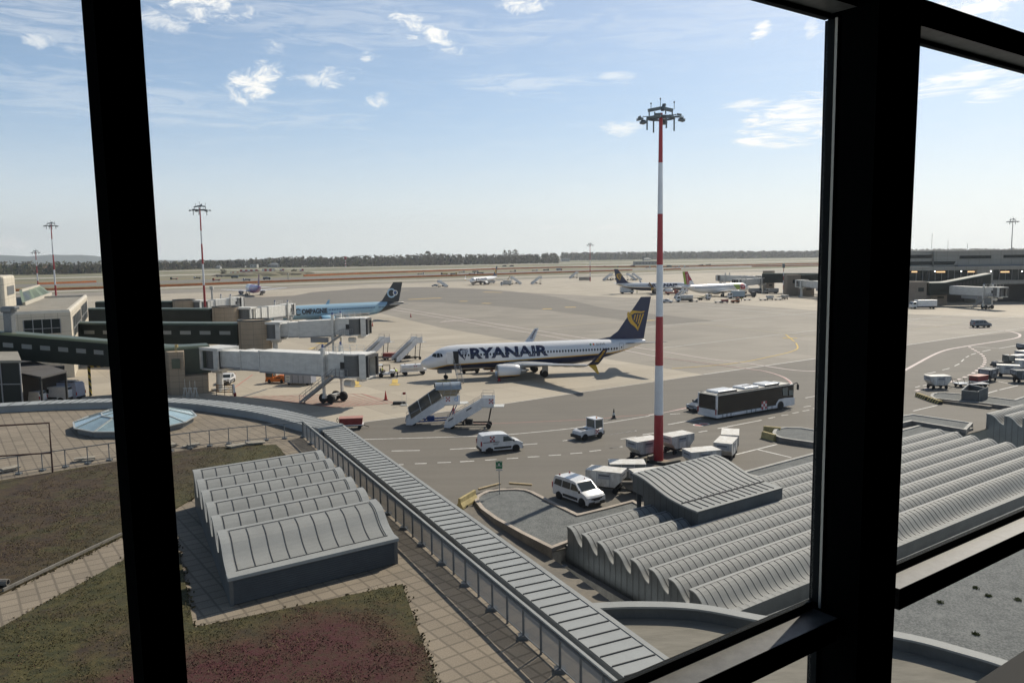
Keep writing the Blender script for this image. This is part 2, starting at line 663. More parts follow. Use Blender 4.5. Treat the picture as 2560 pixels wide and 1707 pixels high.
mw, mp, mr, my, myp, md = MB(), MB(), MB(), MB(), MB(), MB()
stripe(mw, smooth(px(911, 1098, 1197, 1089.8, 1270, 1086, 1417, 1072, 1472, 1064, 1540, 1053, 1624, 1039.4)), .19)
stripe(mw, px(1622, 1037.4, 1640, 1035.2), .25)
stripe(mp, smooth(px(1636, 1036, 1726, 1018.5, 1850, 1000, 1960, 978)), .24)
lane_edge = zo(900, 900, 3.672, 350, 958, 400, 958, 503, 950, 613, 947, 710, 941, 835, 937, 918, 932, 1048, 925, 1147, 917, 1254, 911,
               1347, 904, 1452, 898, 1540, 889, 1647, 884, 1732, 875, 1845, 868, 1930, 858, 2040, 849, 2107, 837, 2213, 825, 2290, 810, 2390, 797)
lane_mid = zo(900, 900, 3.672, 290, 833, 550, 828, 825, 818, 1085, 805, 1395, 784, 1628, 766, 1860, 740, 1985, 726) + \
    [1526.6, 1085.8, 1591, 1076, 1670, 1061, 1753, 1046]
more = zo(1500, 900, 3.672, 85, 810, 207, 793, 100, 683, 330, 648, 190, 725, 330, 702, 390, 684, 500, 668, 905, 660, 985, 648, 1080, 628, 1485, 550,
          1545, 535, 1607, 523, 1665, 508, 1727, 500, 1765, 488, 1825, 478, 1860, 468, 1920, 458, 1868, 430, 1935, 420, 645, 496, 735, 490,
          1955, 445, 2000, 437, 1885, 347, 2000, 325, 2150, 430, 2260, 410, 1250, 865, 1625, 772, 1440, 818, 1755, 893)
for l in (lane_edge, lane_mid, more):
    for i in range(0, len(l), 4):
        stripe(mw, px(*l[i:i + 4]), .2)
for l in ([1601, 870, 1655, 878, 1772, 897, 1881, 910, 1977, 924, 2046, 928, 2200, 930], [990, 769, 1200, 803, 1480, 848.4, 1601, 870],
          [976, 773, 1200, 811, 1431, 850.5, 1579, 879, 1655, 893, 1862, 921, 1908, 927, 1950, 939, 1972, 951, 1979, 962, 1972, 972, 1950, 980]):
    stripe(mp, smooth(px(*l)), .42)
stripe(mr, smooth(px(1655, 893.4, 1862, 921.4, 1908, 927.4, 1950, 939.4, 1971, 951.4, 1977.6, 962, 1971, 971)), .14, .024)
stripe(mr, smooth(px(1180, 1056.6, 1240, 1058, 1472, 1048, 1560, 1040, 1640, 1034, 1726, 1016)), .12)
stripe(mr, px(400 + 850 / 3.672, 600 + 1235 / 3.672, 400 + 690 / 3.672, 600 + 1350 / 3.672), .2)
for l in ([1606, 819, 1820, 799, 2047, 780.5], [1655, 869.6, 2047, 825, 2300, 796], [1759, 936, 2047, 895, 2279, 860.5, 2560, 819.5, 2700, 800],
          [1660, 759, 2049, 792, 2283, 811], [1748, 760.6, 2049, 781, 2283, 802, 2558, 818], [2283, 799, 2448, 781], [2424, 806, 2560, 788.6],
          [2417, 865, 2498, 870.7, 2550, 862], [2560, 848, 2600, 842]):
    stripe(mw, px(*l), .3)
stripe(mp, smooth(px(2283, 811, 2433, 820.7, 2505, 826, 2536, 831, 2550, 838, 2531, 847, 2417, 865, 2352, 879, 2279, 916, 2220, 950)), .55)
stripe(mw, px(900, 1056.2, 1254, 1010.2, 1500, 973.2, 1759, 936.2), .12)
# far right lane curve
pts = smooth(px(*zo(2280, 860, 7.129, 1020, 50, 1110, 105, 1190, 150, 1250, 190, 1290, 245, 1300, 300, 1285, 355, 1235, 410, 1160, 465,
                    1070, 530, 970, 575, 840, 625, 740, 655, 500, 725, 290, 780, 150, 810, 20, 845)), 12)
acc, run, on = 0.0, [], True
for i in range(len(pts) - 1):
    acc += (pts[i + 1] - pts[i]).length
    run.append(pts[i])
    if acc > 1.3:
        run.append(pts[i + 1])
        if on:
            stripe(mp, [run[0], run[-1]], .5)
        acc, run, on = 0.0, [], not on
l = zo(2280, 860, 7.129, 540, 462, 670, 430, 760, 390, 845, 350, 880, 310, 925, 270, 960, 238, 1015, 210, 1050, 190, 1140, 162, 1250, 135, 1400, 100,
       215, 540, 420, 495, 60, 770, 140, 750, 200, 740, 280, 722, 1340, 875, 1520, 825, 1560, 815, 1890, 735, 1540, 665, 1800, 720)
for i in range(0, len(l), 4):
    stripe(mw, px(*l[i:i + 4]), .22)
stripe(mw, px(2283, 1027, 2344, 1012.5), .2)
# yellow guide lines
stripe(my, smooth(px(1680, 921, 1786, 913, 1862, 904, 1936, 889, 1977, 879, 1994, 870, 1990, 857)), .32)
stripe(my, px(1964, 836, 1986, 853.5), .35)
stripe(my, px(1957, 845, 1993, 845.5), 1.1, .022)
stripe(myp, px(1742, 808, 1851, 822, 1960, 834, 2047, 843), .26)
stripe(myp, px(1310, 822, 1500, 808, 1640, 800), .3)
stripe(myp, px(2283, 824, 2405, 807.6), .25)
for l in ((215, 472, 450, 462, 2.4), (445, 546, 745, 531, 2.6), (1135, 477, 1305, 481, 2.8), (915, 562, 985, 562, 2.6), (1120, 580, 1200, 582, 2.6),
          (1675, 633, 1760, 631, 2.6), (1880, 617, 1980, 616, 2.6)):
    p = px(*zo(900, 600, 3.672, *l[:4]))
    stripe(my if l[1] != 472 else myp, p, l[4], .008)
p = px(1614, 801.5, 1637, 800.5)
stripe(my, p, 1.6, .012)
for cx, cy in ((890, 961), (987, 957)):
    p = px(cx - 12, cy + 4, cx + 12, cy + 4)
    stripe(my, p, 1.3, .014)
    stripe(my, px(cx, cy + 1, cx + 1, cy - 9), .9, .024)
stripe(my, px(1092, 953, 1126, 953), 1.2, .014)
stripe(my, px(792, 857, 820, 859), 1.6)
stripe(my, px(773, 872, 790, 868), .9)
# red hatching by the bridge, pale hatching by the lane
quad = px(607, 992, 904, 984, 988, 1007, 836, 1018)
for i in range(14):
    a = quad[0].lerp(quad[1], i / 13.0)
    b = quad[3].lerp(quad[2], max(0, i / 13.0 - .12) if i else 0)
    stripe(mr, [a, b], .14)
stripe(mr, quad[:3], .16)
stripe(mr, [quad[0], quad[3], quad[2]], .16)
for i in range(9):
    a = px(1100 + i * 9, 806 - i * .6, 1117 + i * 9, 801 - i * .3)
    stripe(mp, a, .3)
stripe(mr, px(1200, 918, 1230, 915), .5)
# drains and joints on the stand
stripe(md, px(602, 993, 668, 972), .4)
stripe(md, px(672, 970, 755, 965, 880, 950, 1000, 932, 1040, 927), .22)
stripe(md, px(900, 872, 1044, 868, 1200, 854, 1347, 841), .35)
stripe(md, px(1044, 868.4, 900, 878), .2)
for nm, b, m in (('road_marking', mw, M_white), ('road_marking', mp, M_pink), ('road_marking', mr, M_red), ('road_marking', my, M_yel),
                 ('road_marking', myp, M_yelp), ('drain_channel', md, M_drain)):
    struct(nm, b, m)
# speed-limit roundels painted beside the bus
mb = MB()
c = G(1753, 1061)
for dx in (-.55, .55):
    d = c + AX * (dx * .9)
    for r, z, k in ((.62, .011, 0), (.46, .015, 1)):
        mb.add([(d.x + r * math.cos(i * math.pi / 10), d.y + r * math.sin(i * math.pi / 10), z) for i in range(20)], [tuple(range(20))], k)
struct('road_marking', mb, [M_white, M_red])

# ---------------------------------------------------------------- gravel islands with their kerbs
M_gravel = matfn('grey_gravel', lambda t, b: t.mix(t.sstep(t.m('ADD', t.m('MULTIPLY', t.noise(t.coord(), 11, 5, .8), .75), t.m('MULTIPLY', t.noise(t.coord(), 1.1, 5, .7), .25)), .38, .62), (.075, .082, .082), (.20, .207, .20)), .95)
M_kerb = mat('pale_kerb_stone', (.42, .36, .30), .8, var=.25, vs=1.2, bump=.1)
M_kerbg = mat('grey_kerb_stone', (.40, .39, .36), .8, var=.25, vs=1.2, bump=.1)


def inset(poly, d):
    n = len(poly)
    area = sum(poly[i].x * poly[(i + 1) % n].y - poly[(i + 1) % n].x * poly[i].y for i in range(n))
    sg = 1 if area > 0 else -1
    out = []
    for i in range(n):
        a, b, c = poly[i - 1], poly[i], poly[(i + 1) % n]
        d1, d2 = (b - a).normalized(), (c - b).normalized()
        n1, n2 = Vector((-d1.y, d1.x, 0)) * sg, Vector((-d2.y, d2.x, 0)) * sg
        m = (n1 + n2)
        m = m / max(.35, m.dot(n1)) if m.length > 1e-6 else n1
        out.append(b + m * d)
    return out


def island(pts, top, wall, m_k=M_kerb, kw=.34, gz=None):
    pts = [Vector((p.x, p.y, 0)) for p in pts]
    inn = inset(pts, kw)
    n = len(pts)
    mb = MB()
    o0 = [(p.x, p.y, wall) for p in pts]
    o1 = [(p.x, p.y, top) for p in pts]
    i1 = [(p.x, p.y, top) for p in inn]
    i0 = [(p.x, p.y, top - .3) for p in inn]
    mb.add(o0 + o1 + i1 + i0, [(i, (i + 1) % n, (i + 1) % n + n, i + n) for i in range(n)], 1)
    mb.add(o0 + o1 + i1 + i0, [(i + k * n, (i + 1) % n + k * n, (i + 1) % n + k * n + n, i + k * n + n) for k in (1, 2) for i in range(n)], 0)
    struct('kerb', mb, [m_k, M_wallc])
    sheet('gravel_bed', [(p.x, p.y) for p in inn], M_gravel, gz if gz is not None else top - .10)


ISL1 = ISL1_WALL[::-1] + px(1186.5, 1247, 1188, 1240.8, 1197, 1234, 1215.6, 1225.5, 1249.7, 1221, 1290.5, 1219.7, 1317.7, 1222, 1334.7, 1228,
                            1389, 1256, 1445, 1283, 1508, 1268, 1583, 1248.3, 1613, 1264.6, 1624, 1268, z=.25)
ISL1 += [ISL1[0] + AX * 11.0 + BX * 1.6]
# keep the retaining wall of the first island down to the ramp
island(ISL1, .25, -1.6)
ISL2 = px(1933, 1086, 1931, 1079.7, 1935, 1073, 1945, 1069, 1963, 1066.7, 2004, 1067.5, 2038, 1073, 2280, 1034, 2433, 1056, 2416, 1074,
          2280, 1051.5, 2039, 1106, 1980, 1098, 1950, 1093, z=.55)
island(ISL2, .55, -.1, M_kerbg)
e = px(1848, 1180, 2038, 1130, 2330, 1053, z=.25)
st = [e[0], e[1], e[2], e[2] - BX * 4.5, e[0] - BX * 4.2]
island(st, .25, -.1, M_kerbg, gz=.15)
ISL3 = px(*zo(2280, 860, 7.129, 330, 930, 328, 905, 350, 880, 430, 860, 600, 860, 830, 878, 1340, 925, 1810, 985, 2000, 925, 2400, 860, 2500, 1150, 1996, 1138,
              1750, 1106, 1300, 1050, 870, 1012, 400, 960), z=.5)
island(ISL3, .5, -.1, M_kerbg)
# ---------------------------------------------------------------- the room we look out of
M_black = mat('black_window_paint', (.0025, .003, .0032), .95, spec=0.0)
M_frame = mat('dark_anodised_frame', (.012, .014, .015), .8, spec=.05)
M_sill = mat('dusty_sill_paint', (.085, .086, .083), .45, var=.3, vs=30, spec=.35)
M_bead = mat('aluminium_bead', (.42, .41, .36), .5)
M_room = mat('dark_room_paint', (.012, .012, .012), .9)


def wall_uv(mb, u0, u1, v0, v1, z0, z1, mi=0, du=0.0):      # a bar of the facade, optionally a little out of plumb
    vs = []
    for z, s in ((z0, du), (z1, 0.0)):
        for v in (v0, v1):
            for u in (u0, u1):
                p = UV(u + s, v)
                vs.append((p.x, p.y, EYE + z))
    mb.add(vs, [(0, 2, 3, 1), (4, 5, 7, 6), (0, 1, 5, 4), (2, 6, 7, 3), (0, 4, 6, 2), (1, 3, 7, 5)], mi)


ZT, ZB = 1.25, -1.75
wf = thing('window_frame', 'black window frame with a slim left mullion and a thick right post', 'window', UV(0, 1.2, EYE))


def wpart(name, mats, *bars):
    mb = MB()
    for b in bars:
        wall_uv(mb, *b)
    mb.move(Matrix.Translation(-Vector(wf.location)))
    return mb.build(name, mats, wf)


wpart('mullion', [M_black], (.1833, .2413, 1.2, 1.29, ZB, ZT, 0, .0315))
GZ0, GZ1 = -.985, .6
wpart('post', [M_black], (1.947, 2.073, 1.149, 1.29, ZB, ZT, 0))
wpart('post_flange', [M_black], (2.0735, 2.250, 1.2, 1.29, ZB, ZT, 0, -.032))
wpart('glazing_bar', [M_frame], (1.935, 1.9465, 1.262, 1.29, GZ0 + .016, GZ1 - .002))
wpart('glazing_bar', [M_frame], (1.935, 1.9465, 1.262, 1.29, ZB, -1.07))
wpart('glazing_bead', [M_bead], (1.936, 1.9465, 1.254, 1.2615, GZ0 + .002, GZ1))
for a, b in ((.2745, 1.9345), (2.2505, 4.4), (-2.4, .182)):
    wpart('transom', [M_sill, M_black], (a, b, 1.2012, 1.29, -1.055, -.99), (a, b, 1.2, 1.201, -1.055, -.9915, 1))
    wpart('glazing_bar', [M_frame], (a + .003, b - .001, 1.276, 1.292, -.9895, -.968))
    wpart('transom', [M_sill, M_black], (a, b, 1.2012, 1.29, .6125, .684), (a, b, 1.2, 1.201, .613, .684, 1))
    wpart('glazing_bar', [M_frame], (a + .003, b - .001, 1.272, 1.291, .600, .612))
M_pane = bpy.data.materials.new('window_glass')
M_pane.use_nodes = True
t = NT(M_pane.node_tree)
t.t.nodes.clear()
tr = t.n('ShaderNodeBsdfTransparent')
tr.inputs[0].default_value = (.985, .99, .985, 1)
gl = t.n('ShaderNodeBsdfGlossy')
gl.inputs['Roughness'].default_value = .02
mx = t.n('ShaderNodeMixShader')
mx.inputs[0].default_value = .02
t.t.links.new(tr.outputs[0], mx.inputs[1])
t.t.links.new(gl.outputs[0], mx.inputs[2])
t.t.links.new(mx.outputs[0], t.n('ShaderNodeOutputMaterial').inputs[0])
for a, b in ((.235, 1.9345), (2.19, 4.4), (-2.4, .205)):
    for z0, z1 in ((-.967, .599), (ZB, -1.056), (.685, ZT)):
        wpart('pane', [M_pane], (a, b, 1.2805, 1.2845, z0, z1))
# the dark office behind the camera
mb = MB()
wall_uv(mb, -2.6, 4.6, -5.0, 1.45, ZB - .3, ZB)
struct('floor', mb, M_room)
mb = MB()
wall_uv(mb, -2.6, 4.6, -5.0, 1.45, ZT, ZT + .3)
struct('ceiling', mb, M_room)
for u0, u1, v0, v1 in ((-2.6, -2.4, -5, 1.45), (4.4, 4.6, -5, 1.45), (-2.4, 4.4, -5.2, -5.0)):
    mb = MB()
    wall_uv(mb, u0, u1, v0, v1, ZB, ZT)
    struct('wall', mb, M_room)
# the tower below the office floor
mb = MB()
q = [UV(-2.6, -5.2), UV(4.6, -5.2), UV(4.6, 1.35), UV(-2.6, 1.35)]
mb.prism([(p.x, p.y) for p in q], -5, EYE + ZB - .3)
tag(mb.build('office_tower', mat('cream_panel', (.50, .45, .37), .7, var=.1, vs=.4)), 'cream office tower below the window we look from', 'building')
# ---------------------------------------------------------------- zinc roofs
def zinc_fn(base):
    def fn(t, b):
        co = t.coord()
        a = t.noise(t.map(co, (.6, .6, .25)), 1.2, 5, .6)
        f = t.noise(co, 11, 4, .6)
        k = t.m('ADD', t.m('MULTIPLY', a, .5), t.m('MULTIPLY', f, .16))
        k = t.m('ADD', k, .66)
        c = t.n('ShaderNodeVectorMath', operation='SCALE')
        c.inputs[0].default_value = base
        t.put(c.inputs['Scale'], k)
        stain = t.sstep(t.noise(t.map(co, (.8, .8, .3)), 1.1, 6, .7), .60, .76)
        t.put(b.inputs['Roughness'], t.m('ADD', t.m('MULTIPLY', a, .2), .58))
        return t.mix(t.m('MULTIPLY', stain, .34), c.outputs[0], (.24, .19, .13))
    return fn


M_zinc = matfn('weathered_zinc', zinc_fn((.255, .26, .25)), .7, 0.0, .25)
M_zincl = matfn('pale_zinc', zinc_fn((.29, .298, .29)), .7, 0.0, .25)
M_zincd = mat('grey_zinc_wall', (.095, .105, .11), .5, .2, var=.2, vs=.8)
M_seam = mat('dark_seam', (.035, .038, .040), .6)
M_louvre = mat('louvre_grey', (.12, .125, .125), .5, .2, var=.15, vs=2)
M_steel = mat('galvanised_steel', (.17, .18, .185), .5, .4, var=.2, vs=4)
M_dark = mat('gap_and_shade_dark', (.02, .022, .023), .8)  # near-black for gaps, also used where deep shade falls
M_pav = None


def pavers_fn(base, size, ang):
    def fn(t, b):
        co = t.coord()
        rnd, joint = slab(t, co, size, ang)
        sp = t.noise(co, 26, 4, .8)
        bg_ = t.noise(co, .3, 5, .65)
        f = t.m('ADD', t.m('MULTIPLY', rnd, .22), t.m('MULTIPLY', bg_, .5))
        f = t.m('ADD', f, t.m('MULTIPLY', t.sstep(sp, .35, .65), .5))
        f = t.m('ADD', f, .36)
        f = t.m('MULTIPLY', f, t.m('SUBTRACT', 1.0, t.m('MULTIPLY', joint, .38)))
        c = t.n('ShaderNodeVectorMath', operation='SCALE')
        c.inputs[0].default_value = base
        t.put(c.inputs['Scale'], f)
        return c.outputs[0]
    return fn


WP = [(0, 0), (.1, 0), (.2, -.01), (.3, -.055), (.42, -.17), (.5, -.275), (.56, -.365), (.63, -.49), (.7, -.61), (.77, -.71), (.84, -.79), (.92, -.85), (1, -.88)]
LP = [(0, 0), (.15, 0), (.3, -.02), (.45, -.08), (.55, -.17), (.65, -.31), (.75, -.46), (.85, -.58), (.95, -.67), (1.05, -.73), (1.2, -.80), (1.41, -.84)]


def wave_roof(root, O, L, Y, n, zc, zv, zb, seam, last=None, lipw=.2, cap=.35):
    """n teeth; O = foot of crest 1 (x,y); x runs along the ridges, Y = step from tooth to tooth"""
    O = Vector((O[0], O[1], 0)) - Vector((root.location.x, root.location.y, 0))
    z0 = root.location.z

    def P(x, y, z):
        p = O + AX * x + Y * y
        return (p.x, p.y, z - z0)
    k = (zc - zv) / .88
    for i in range(n):
        sk = MB()
        prof = [(t, zc + d * k) for t, d in (LP if last and i == n - 1 else WP)]
        rows = [[P(x, i + t, z) for t, z in prof] for x in (0, L)]
        for a in range(len(prof) - 1):
            sk.add([rows[0][a], rows[0][a + 1], rows[1][a + 1], rows[1][a]], [(0, 1, 2, 3)], 0)
        # lips: pale cap along the ridge, dark groove, end rims
        up = .025
        sk.add([P(-.03, i - .025, zc + up), P(L + .03, i - .025, zc + up), P(L + .03, i + .085, zc + up - .012), P(-.03, i + .085, zc + up - .012)], [(0, 1, 2, 3)], 1)
        sk.add([P(-.03, i - .025, zc + up), P(L + .03, i - .025, zc + up), P(L + .03, i - .025, zc - .14), P(-.03, i - .025, zc - .14)], [(0, 1, 2, 3)], 1)
        sk.add([P(cap, i + .085, zc + up - .006), P(L - cap, i + .085, zc + up - .006), P(L - cap, i + .125, zc + up - .022), P(cap, i + .125, zc + up - .022)], [(0, 1, 2, 3)], 2)
        for e0, e1 in ((-.03, lipw), (L - lipw, L + .03)):
            for a in range(len(prof) - 1):
                (t0, za), (t1, zb_) = prof[a], prof[a + 1]
                sk.add([P(e0, i + t0, za + up), P(e0, i + t1, zb_ + up), P(e1, i + t1, zb_ + up), P(e1, i + t0, za + up)], [(0, 1, 2, 3)], 1)
                sk.add([P(e0, i + t0, za + up), P(e0, i + t1, zb_ + up), P(e0, i + t1, zb_ - .05), P(e0, i + t0, za - .05)], [(0, 1, 2, 3)], 1)
        m = int(round((L - 2 * cap) / seam))
        for j in range(m + 1):
            x = cap + j * (L - 2 * cap) / m
            for a in range(1, len(prof) - 1):
                (t0, za), (t1, zb_) = prof[a], prof[a + 1]
                h, w = .024, .012
                q = [P(x - w, i + t0, za), P(x - w, i + t1, zb_), P(x + w, i + t1, zb_), P(x + w, i + t0, za)]
                r = [(v[0], v[1], v[2] + h) for v in q]
                sk.add(q + r, [(4, 5, 6, 7), (0, 1, 5, 4), (3, 2, 6, 7)], 2)
        # upright face behind the crest
        if i:
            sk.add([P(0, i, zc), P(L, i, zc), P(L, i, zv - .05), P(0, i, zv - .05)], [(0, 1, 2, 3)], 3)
        sk.build('roof_wave', [M_zinc, M_zincl, M_seam, M_zincd], root, smooth=True, angle=28)
    # end walls and back wall as one shell with panel joints
    w = MB()
    out = [(0, zb)]
    for i in range(n):
        out += [(i, zc if True else 0)] + [(i + t, zc + d * k) for t, d in (LP if last and i == n - 1 else WP)[1:]]
    ne = n + (.41 if last else 0)
    out.append((ne, zb))
    for x, s in ((0.0, -1), (L, 1)):
        w.add([P(x, y, z) for y, z in out], [tuple(range(len(out)))], 0)
    w.add([P(0, 0, zc), P(L, 0, zc), P(L, 0, zb), P(0, 0, zb)], [(0, 1, 2, 3)], 0)
    w.add([P(0, ne, zv), P(L, ne, zv), P(L, ne, zb), P(0, ne, zb)], [(0, 1, 2, 3)], 0)
    steps = int(n * 3)
    for j in range(1, steps):
        y = j / 3.0 + .12
        t = y % 1.0
        for a in range(len(WP) - 1):
            if WP[a][0] <= t <= WP[a + 1][0]:
                f = (t - WP[a][0]) / (WP[a + 1][0] - WP[a][0])
                zt = zc + k * (WP[a][1] + f * (WP[a + 1][1] - WP[a][1]))
        for x in (-.02, L + .02):
            w.add([P(x, y - .012, zt - .06), P(x, y + .012, zt - .06), P(x, y + .012, zb), P(x, y - .012, zb)], [(0, 1, 2, 3)], 1)
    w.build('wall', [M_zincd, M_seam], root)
    return P


# --- louvred skylight house on the terrace roof
ZR = 7.5                                     # deck of the terrace roof
C0, C1 = G(575, 1513.6, ZR), G(1007, 1415, ZR)
Ys = (UV(9.58, 40.3) - UV(7.56, 27.7)) / 6.41
O1 = C0 + Ys * 6.41
L1 = 6.52
sk1 = thing('skylight_house', 'grey zinc skylight house with six curved ridges and a louvred front, on the terrace', 'roof skylight', (C0.x, C0.y, ZR))
wave_roof(sk1, (O1.x, O1.y), L1, -Ys, 6, 9.3, 8.46, ZR, .66, last=True, lipw=.3, cap=.38)
fr = MB()                                    # front: eave, gutter lip, louvre blades
o = Vector((0, 0, 0))


def PF(x, y, z):
    p = AX * x + Ys * y
    return (p.x, p.y, z - ZR)


def obox(mb, x0, x1, y0, y1, z0, z1, mi=0):
    vs = [PF(x, y, z) for z in (z0, z1) for y in (y0, y1) for x in (x0, x1)]
    mb.add(vs, [(0, 2, 3, 1), (4, 5, 7, 6), (0, 1, 5, 4), (2, 6, 7, 3), (0, 4, 6, 2), (1, 3, 7, 5)], mi)


obox(fr, -.05, L1 + .05, -.075, .17, 8.42, 8.55)
obox(fr, .3, L1 - .25, .17, .195, 8.545, 8.57, 1)
fr.build('eave', [M_zincl, M_seam], sk1, bevel=.03)
fr = MB()
obox(fr, 0, .14, -.045, -.004, ZR, 8.42)
obox(fr, L1 - .14, L1, -.045, -.004, ZR, 8.42)
obox(fr, .14, L1 - .14, -.012, -.003, ZR, 8.42, 1)
for i in range(11):
    z = ZR + .05 + i * .083
    vs = [PF(.14, -.055, z), PF(L1 - .14, -.055, z), PF(L1 - .14, -.014, z + .055), PF(.14, -.014, z + .055),
          PF(.14, -.055, z + .014), PF(L1 - .14, -.055, z + .014), PF(L1 - .14, -.014, z + .07), PF(.14, -.014, z + .07)]
    fr.add(vs, [(0, 1, 2, 3), (4, 5, 6, 7), (0, 1, 5, 4)], 0)
fr.build('louvre', [M_louvre, M_dark], sk1)

# --- long wave roof of the bus lounge below
ZC, ZV = 1.45, .56
Oc = G(1418.6, 1316, ZC)
Oe = G(1724, 1473, ZC)
Yb = (Oe - Oc) / 7.0
Le = (G(2400, 1083, ZC) - (Oc + Yb * 1.6)).dot(AX)
lounge = thing('bus_lounge', 'long low building roofed with eight zinc waves beside the ramp and the gravel bed', 'building', (Oc.x, Oc.y, 0))
PB = wave_roof(lounge, (Oc.x, Oc.y), Le, Yb, 8, ZC, ZV, -5.0, .56)


def stepbox(root, P, x0, x1, y0, y1, z0, z1, name='ledge', mats=None):
    mb = MB()
    vs = [P(x, y, z) for z in (z0, z1) for y in (y0, y1) for x in (x0, x1)]
    mb.add(vs, [(0, 2, 3, 1), (0, 1, 5, 4), (2, 6, 7, 3), (0, 4, 6, 2), (1, 3, 7, 5)], 1)
    mb.add(vs, [(4, 5, 7, 6)], 0)
    for i in range(1, int((x1 - x0) / .56)):
        x = x0 + i * .56
        mb.add([P(x - .015, y0, z1 + .03), P(x + .015, y0, z1 + .03), P(x + .015, y1, z1 + .03), P(x - .015, y1, z1 + .03)], [(0, 1, 2, 3)], 2)
    mb.build(name, mats or [M_zincl, M_zincd, M_seam], root)


stepbox(lounge, PB, 0, 3.2, -1.05, -.002, -5, .12)
stepbox(lounge, PB, .4, Le, 8.0, 8.25, -4, ZV + .02, 'gutter')
stepbox(lounge, PB, .3, Le, 8.26, 11.5, -4, -.55, 'flat_roof')
mb = MB()                                     # stone ledge along the ramp
vs = [PB(x, y, z) for z in (-6, -1.0) for y in (-.9, 9) for x in (-.5, -.05)]
mb.add(vs, [(0, 2, 3, 1), (4, 5, 7, 6), (0, 1, 5, 4), (2, 6, 7, 3), (0, 4, 6, 2), (1, 3, 7, 5)])
mb.build('plinth', M_wallc, lounge)

# --- s-curved canopy over the lounge stair
can = thing('entrance_canopy', 'big s-curved zinc canopy with dark seams rising out of the wave roof', 'canopy', (Oc.x, Oc.y, 0))
z_f, z_b = 2.25, 3.25
a = G(1745, 1281, z_f)
b_ = G(1957, 1221, z_f)
cA = (b_ - a).dot(AX)
k_ = G(1582, 1187, z_b - .1)
cB = (Vector((k_.x, k_.y, 0)) - Vector((a.x, a.y, 0)))
cY = cB - AX * 0                            # from the front left to the back left corner
cP = [(0, 0), (.02, .03), (.06, .02), (.14, .03), (.24, .06), (.34, .12), (.44, .22), (.54, .38), (.64, .57), (.72, .73), (.8, .87), (.88, .96), (.94, .995), (1, 1.0)]


def PC(x, t, z):
    p = Vector((a.x, a.y, 0)) + AX * x + cY * t - Vector((Oc.x, Oc.y, 0))
    return (p.x, p.y, z)


def cz(t):
    for i in range(len(cP) - 1):
        if cP[i][0] <= t <= cP[i + 1][0]:
            f = (t - cP[i][0]) / (cP[i + 1][0] - cP[i][0])
            return z_f + (z_b - z_f) * (cP[i][1] + f * (cP[i + 1][1] - cP[i][1])) + .06
    return z_f


mb = MB()
NTc = 30
for i in range(NTc):
    t0, t1 = i / NTc, (i + 1) / NTc
    mb.add([PC(-.05, t0, cz(t0)), PC(cA + .05, t0, cz(t0)), PC(cA + .05, t1, cz(t1)), PC(-.05, t1, cz(t1))], [(0, 1, 2, 3)], 0)
    for x in (-.05, cA + .05):
        mb.add([PC(x, t0, cz(t0)), PC(x, t1, cz(t1)), PC(x, t1, cz(t1) - .12), PC(x, t0, cz(t0) - .12)], [(0, 1, 2, 3)], 0)
    if i >= 1:
        for j in range(14):
            x = .35 + j * (cA - .7) / 13 + (.28 if t0 < .24 else 0)
            if x > cA - .1 or (i == NTc - 1):
                continue
            q = [PC(x - .018, t0, cz(t0)), PC(x - .018, t1, cz(t1)), PC(x + .018, t1, cz(t1)), PC(x + .018, t0, cz(t0))]
            r = [(v[0], v[1], v[2] + .05) for v in q]
            mb.add(q + r, [(4, 5, 6, 7), (0, 1, 5, 4), (3, 2, 6, 7)], 1)
tj = .245
q = [PC(.1, tj - .006, cz(tj)), PC(cA - .05, tj - .006, cz(tj)), PC(cA - .05, tj + .006, cz(tj)), PC(.1, tj + .006, cz(tj))]
mb.add(q + [(v[0], v[1], v[2] + .07) for v in q], [(4, 5, 6, 7), (0, 1, 5, 4), (3, 2, 6, 7)], 1)
mb.build('roof', [M_zincl, M_seam], can)
mb = MB()
for x in (0, cA):
    pts = [(t, cz(t) - .1) for t in [i / NTc for i in range(NTc + 1)]]
    lo = [(1, z_b - 1.32), (.82, z_b - 1.4), (.80, .4), (0, .4)]
    mb.add([PC(x, t, z) for t, z in pts + lo], [tuple(range(len(pts) + len(lo)))], 0)
    for j in range(1, 11):
        t = j / 11.0
        zb = (z_b - 1.36) if t > .81 else .45
        xx = x - .02 if x == 0 else x + .02
        mb.add([PC(xx, t - .003, cz(t) - .14), PC(xx, t + .003, cz(t) - .14), PC(xx, t + .003, zb), PC(xx, t - .003, zb)], [(0, 1, 2, 3)], 1)
mb.add([PC(0, 0, z_f), PC(cA, 0, z_f), PC(cA, 0, .4), PC(0, 0, .4)], [(0, 1, 2, 3)], 0)
mb.add([PC(0, 1, z_b), PC(cA, 1, z_b), PC(cA, 1, z_b - 1.3), PC(0, 1, z_b - 1.3)], [(0, 1, 2, 3)], 0)
mb.add([PC(0, 1, z_b - 1.3), PC(cA, 1, z_b - 1.3), PC(cA, .82, z_b - 1.38), PC(0, .82, z_b - 1.38)], [(0, 1, 2, 3)], 0)
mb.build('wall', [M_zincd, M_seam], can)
for x in (.25, cA - .4):
    mb = MB()
    p, q = PC(x, .97, .05), PC(x + .3, .95, z_b - 1.2)
    mb.bx(p[0], q[0], p[1] - .12, p[1] + .12, -.1, z_b - 1.25)
    mb.build('leg', M_zincd, can)

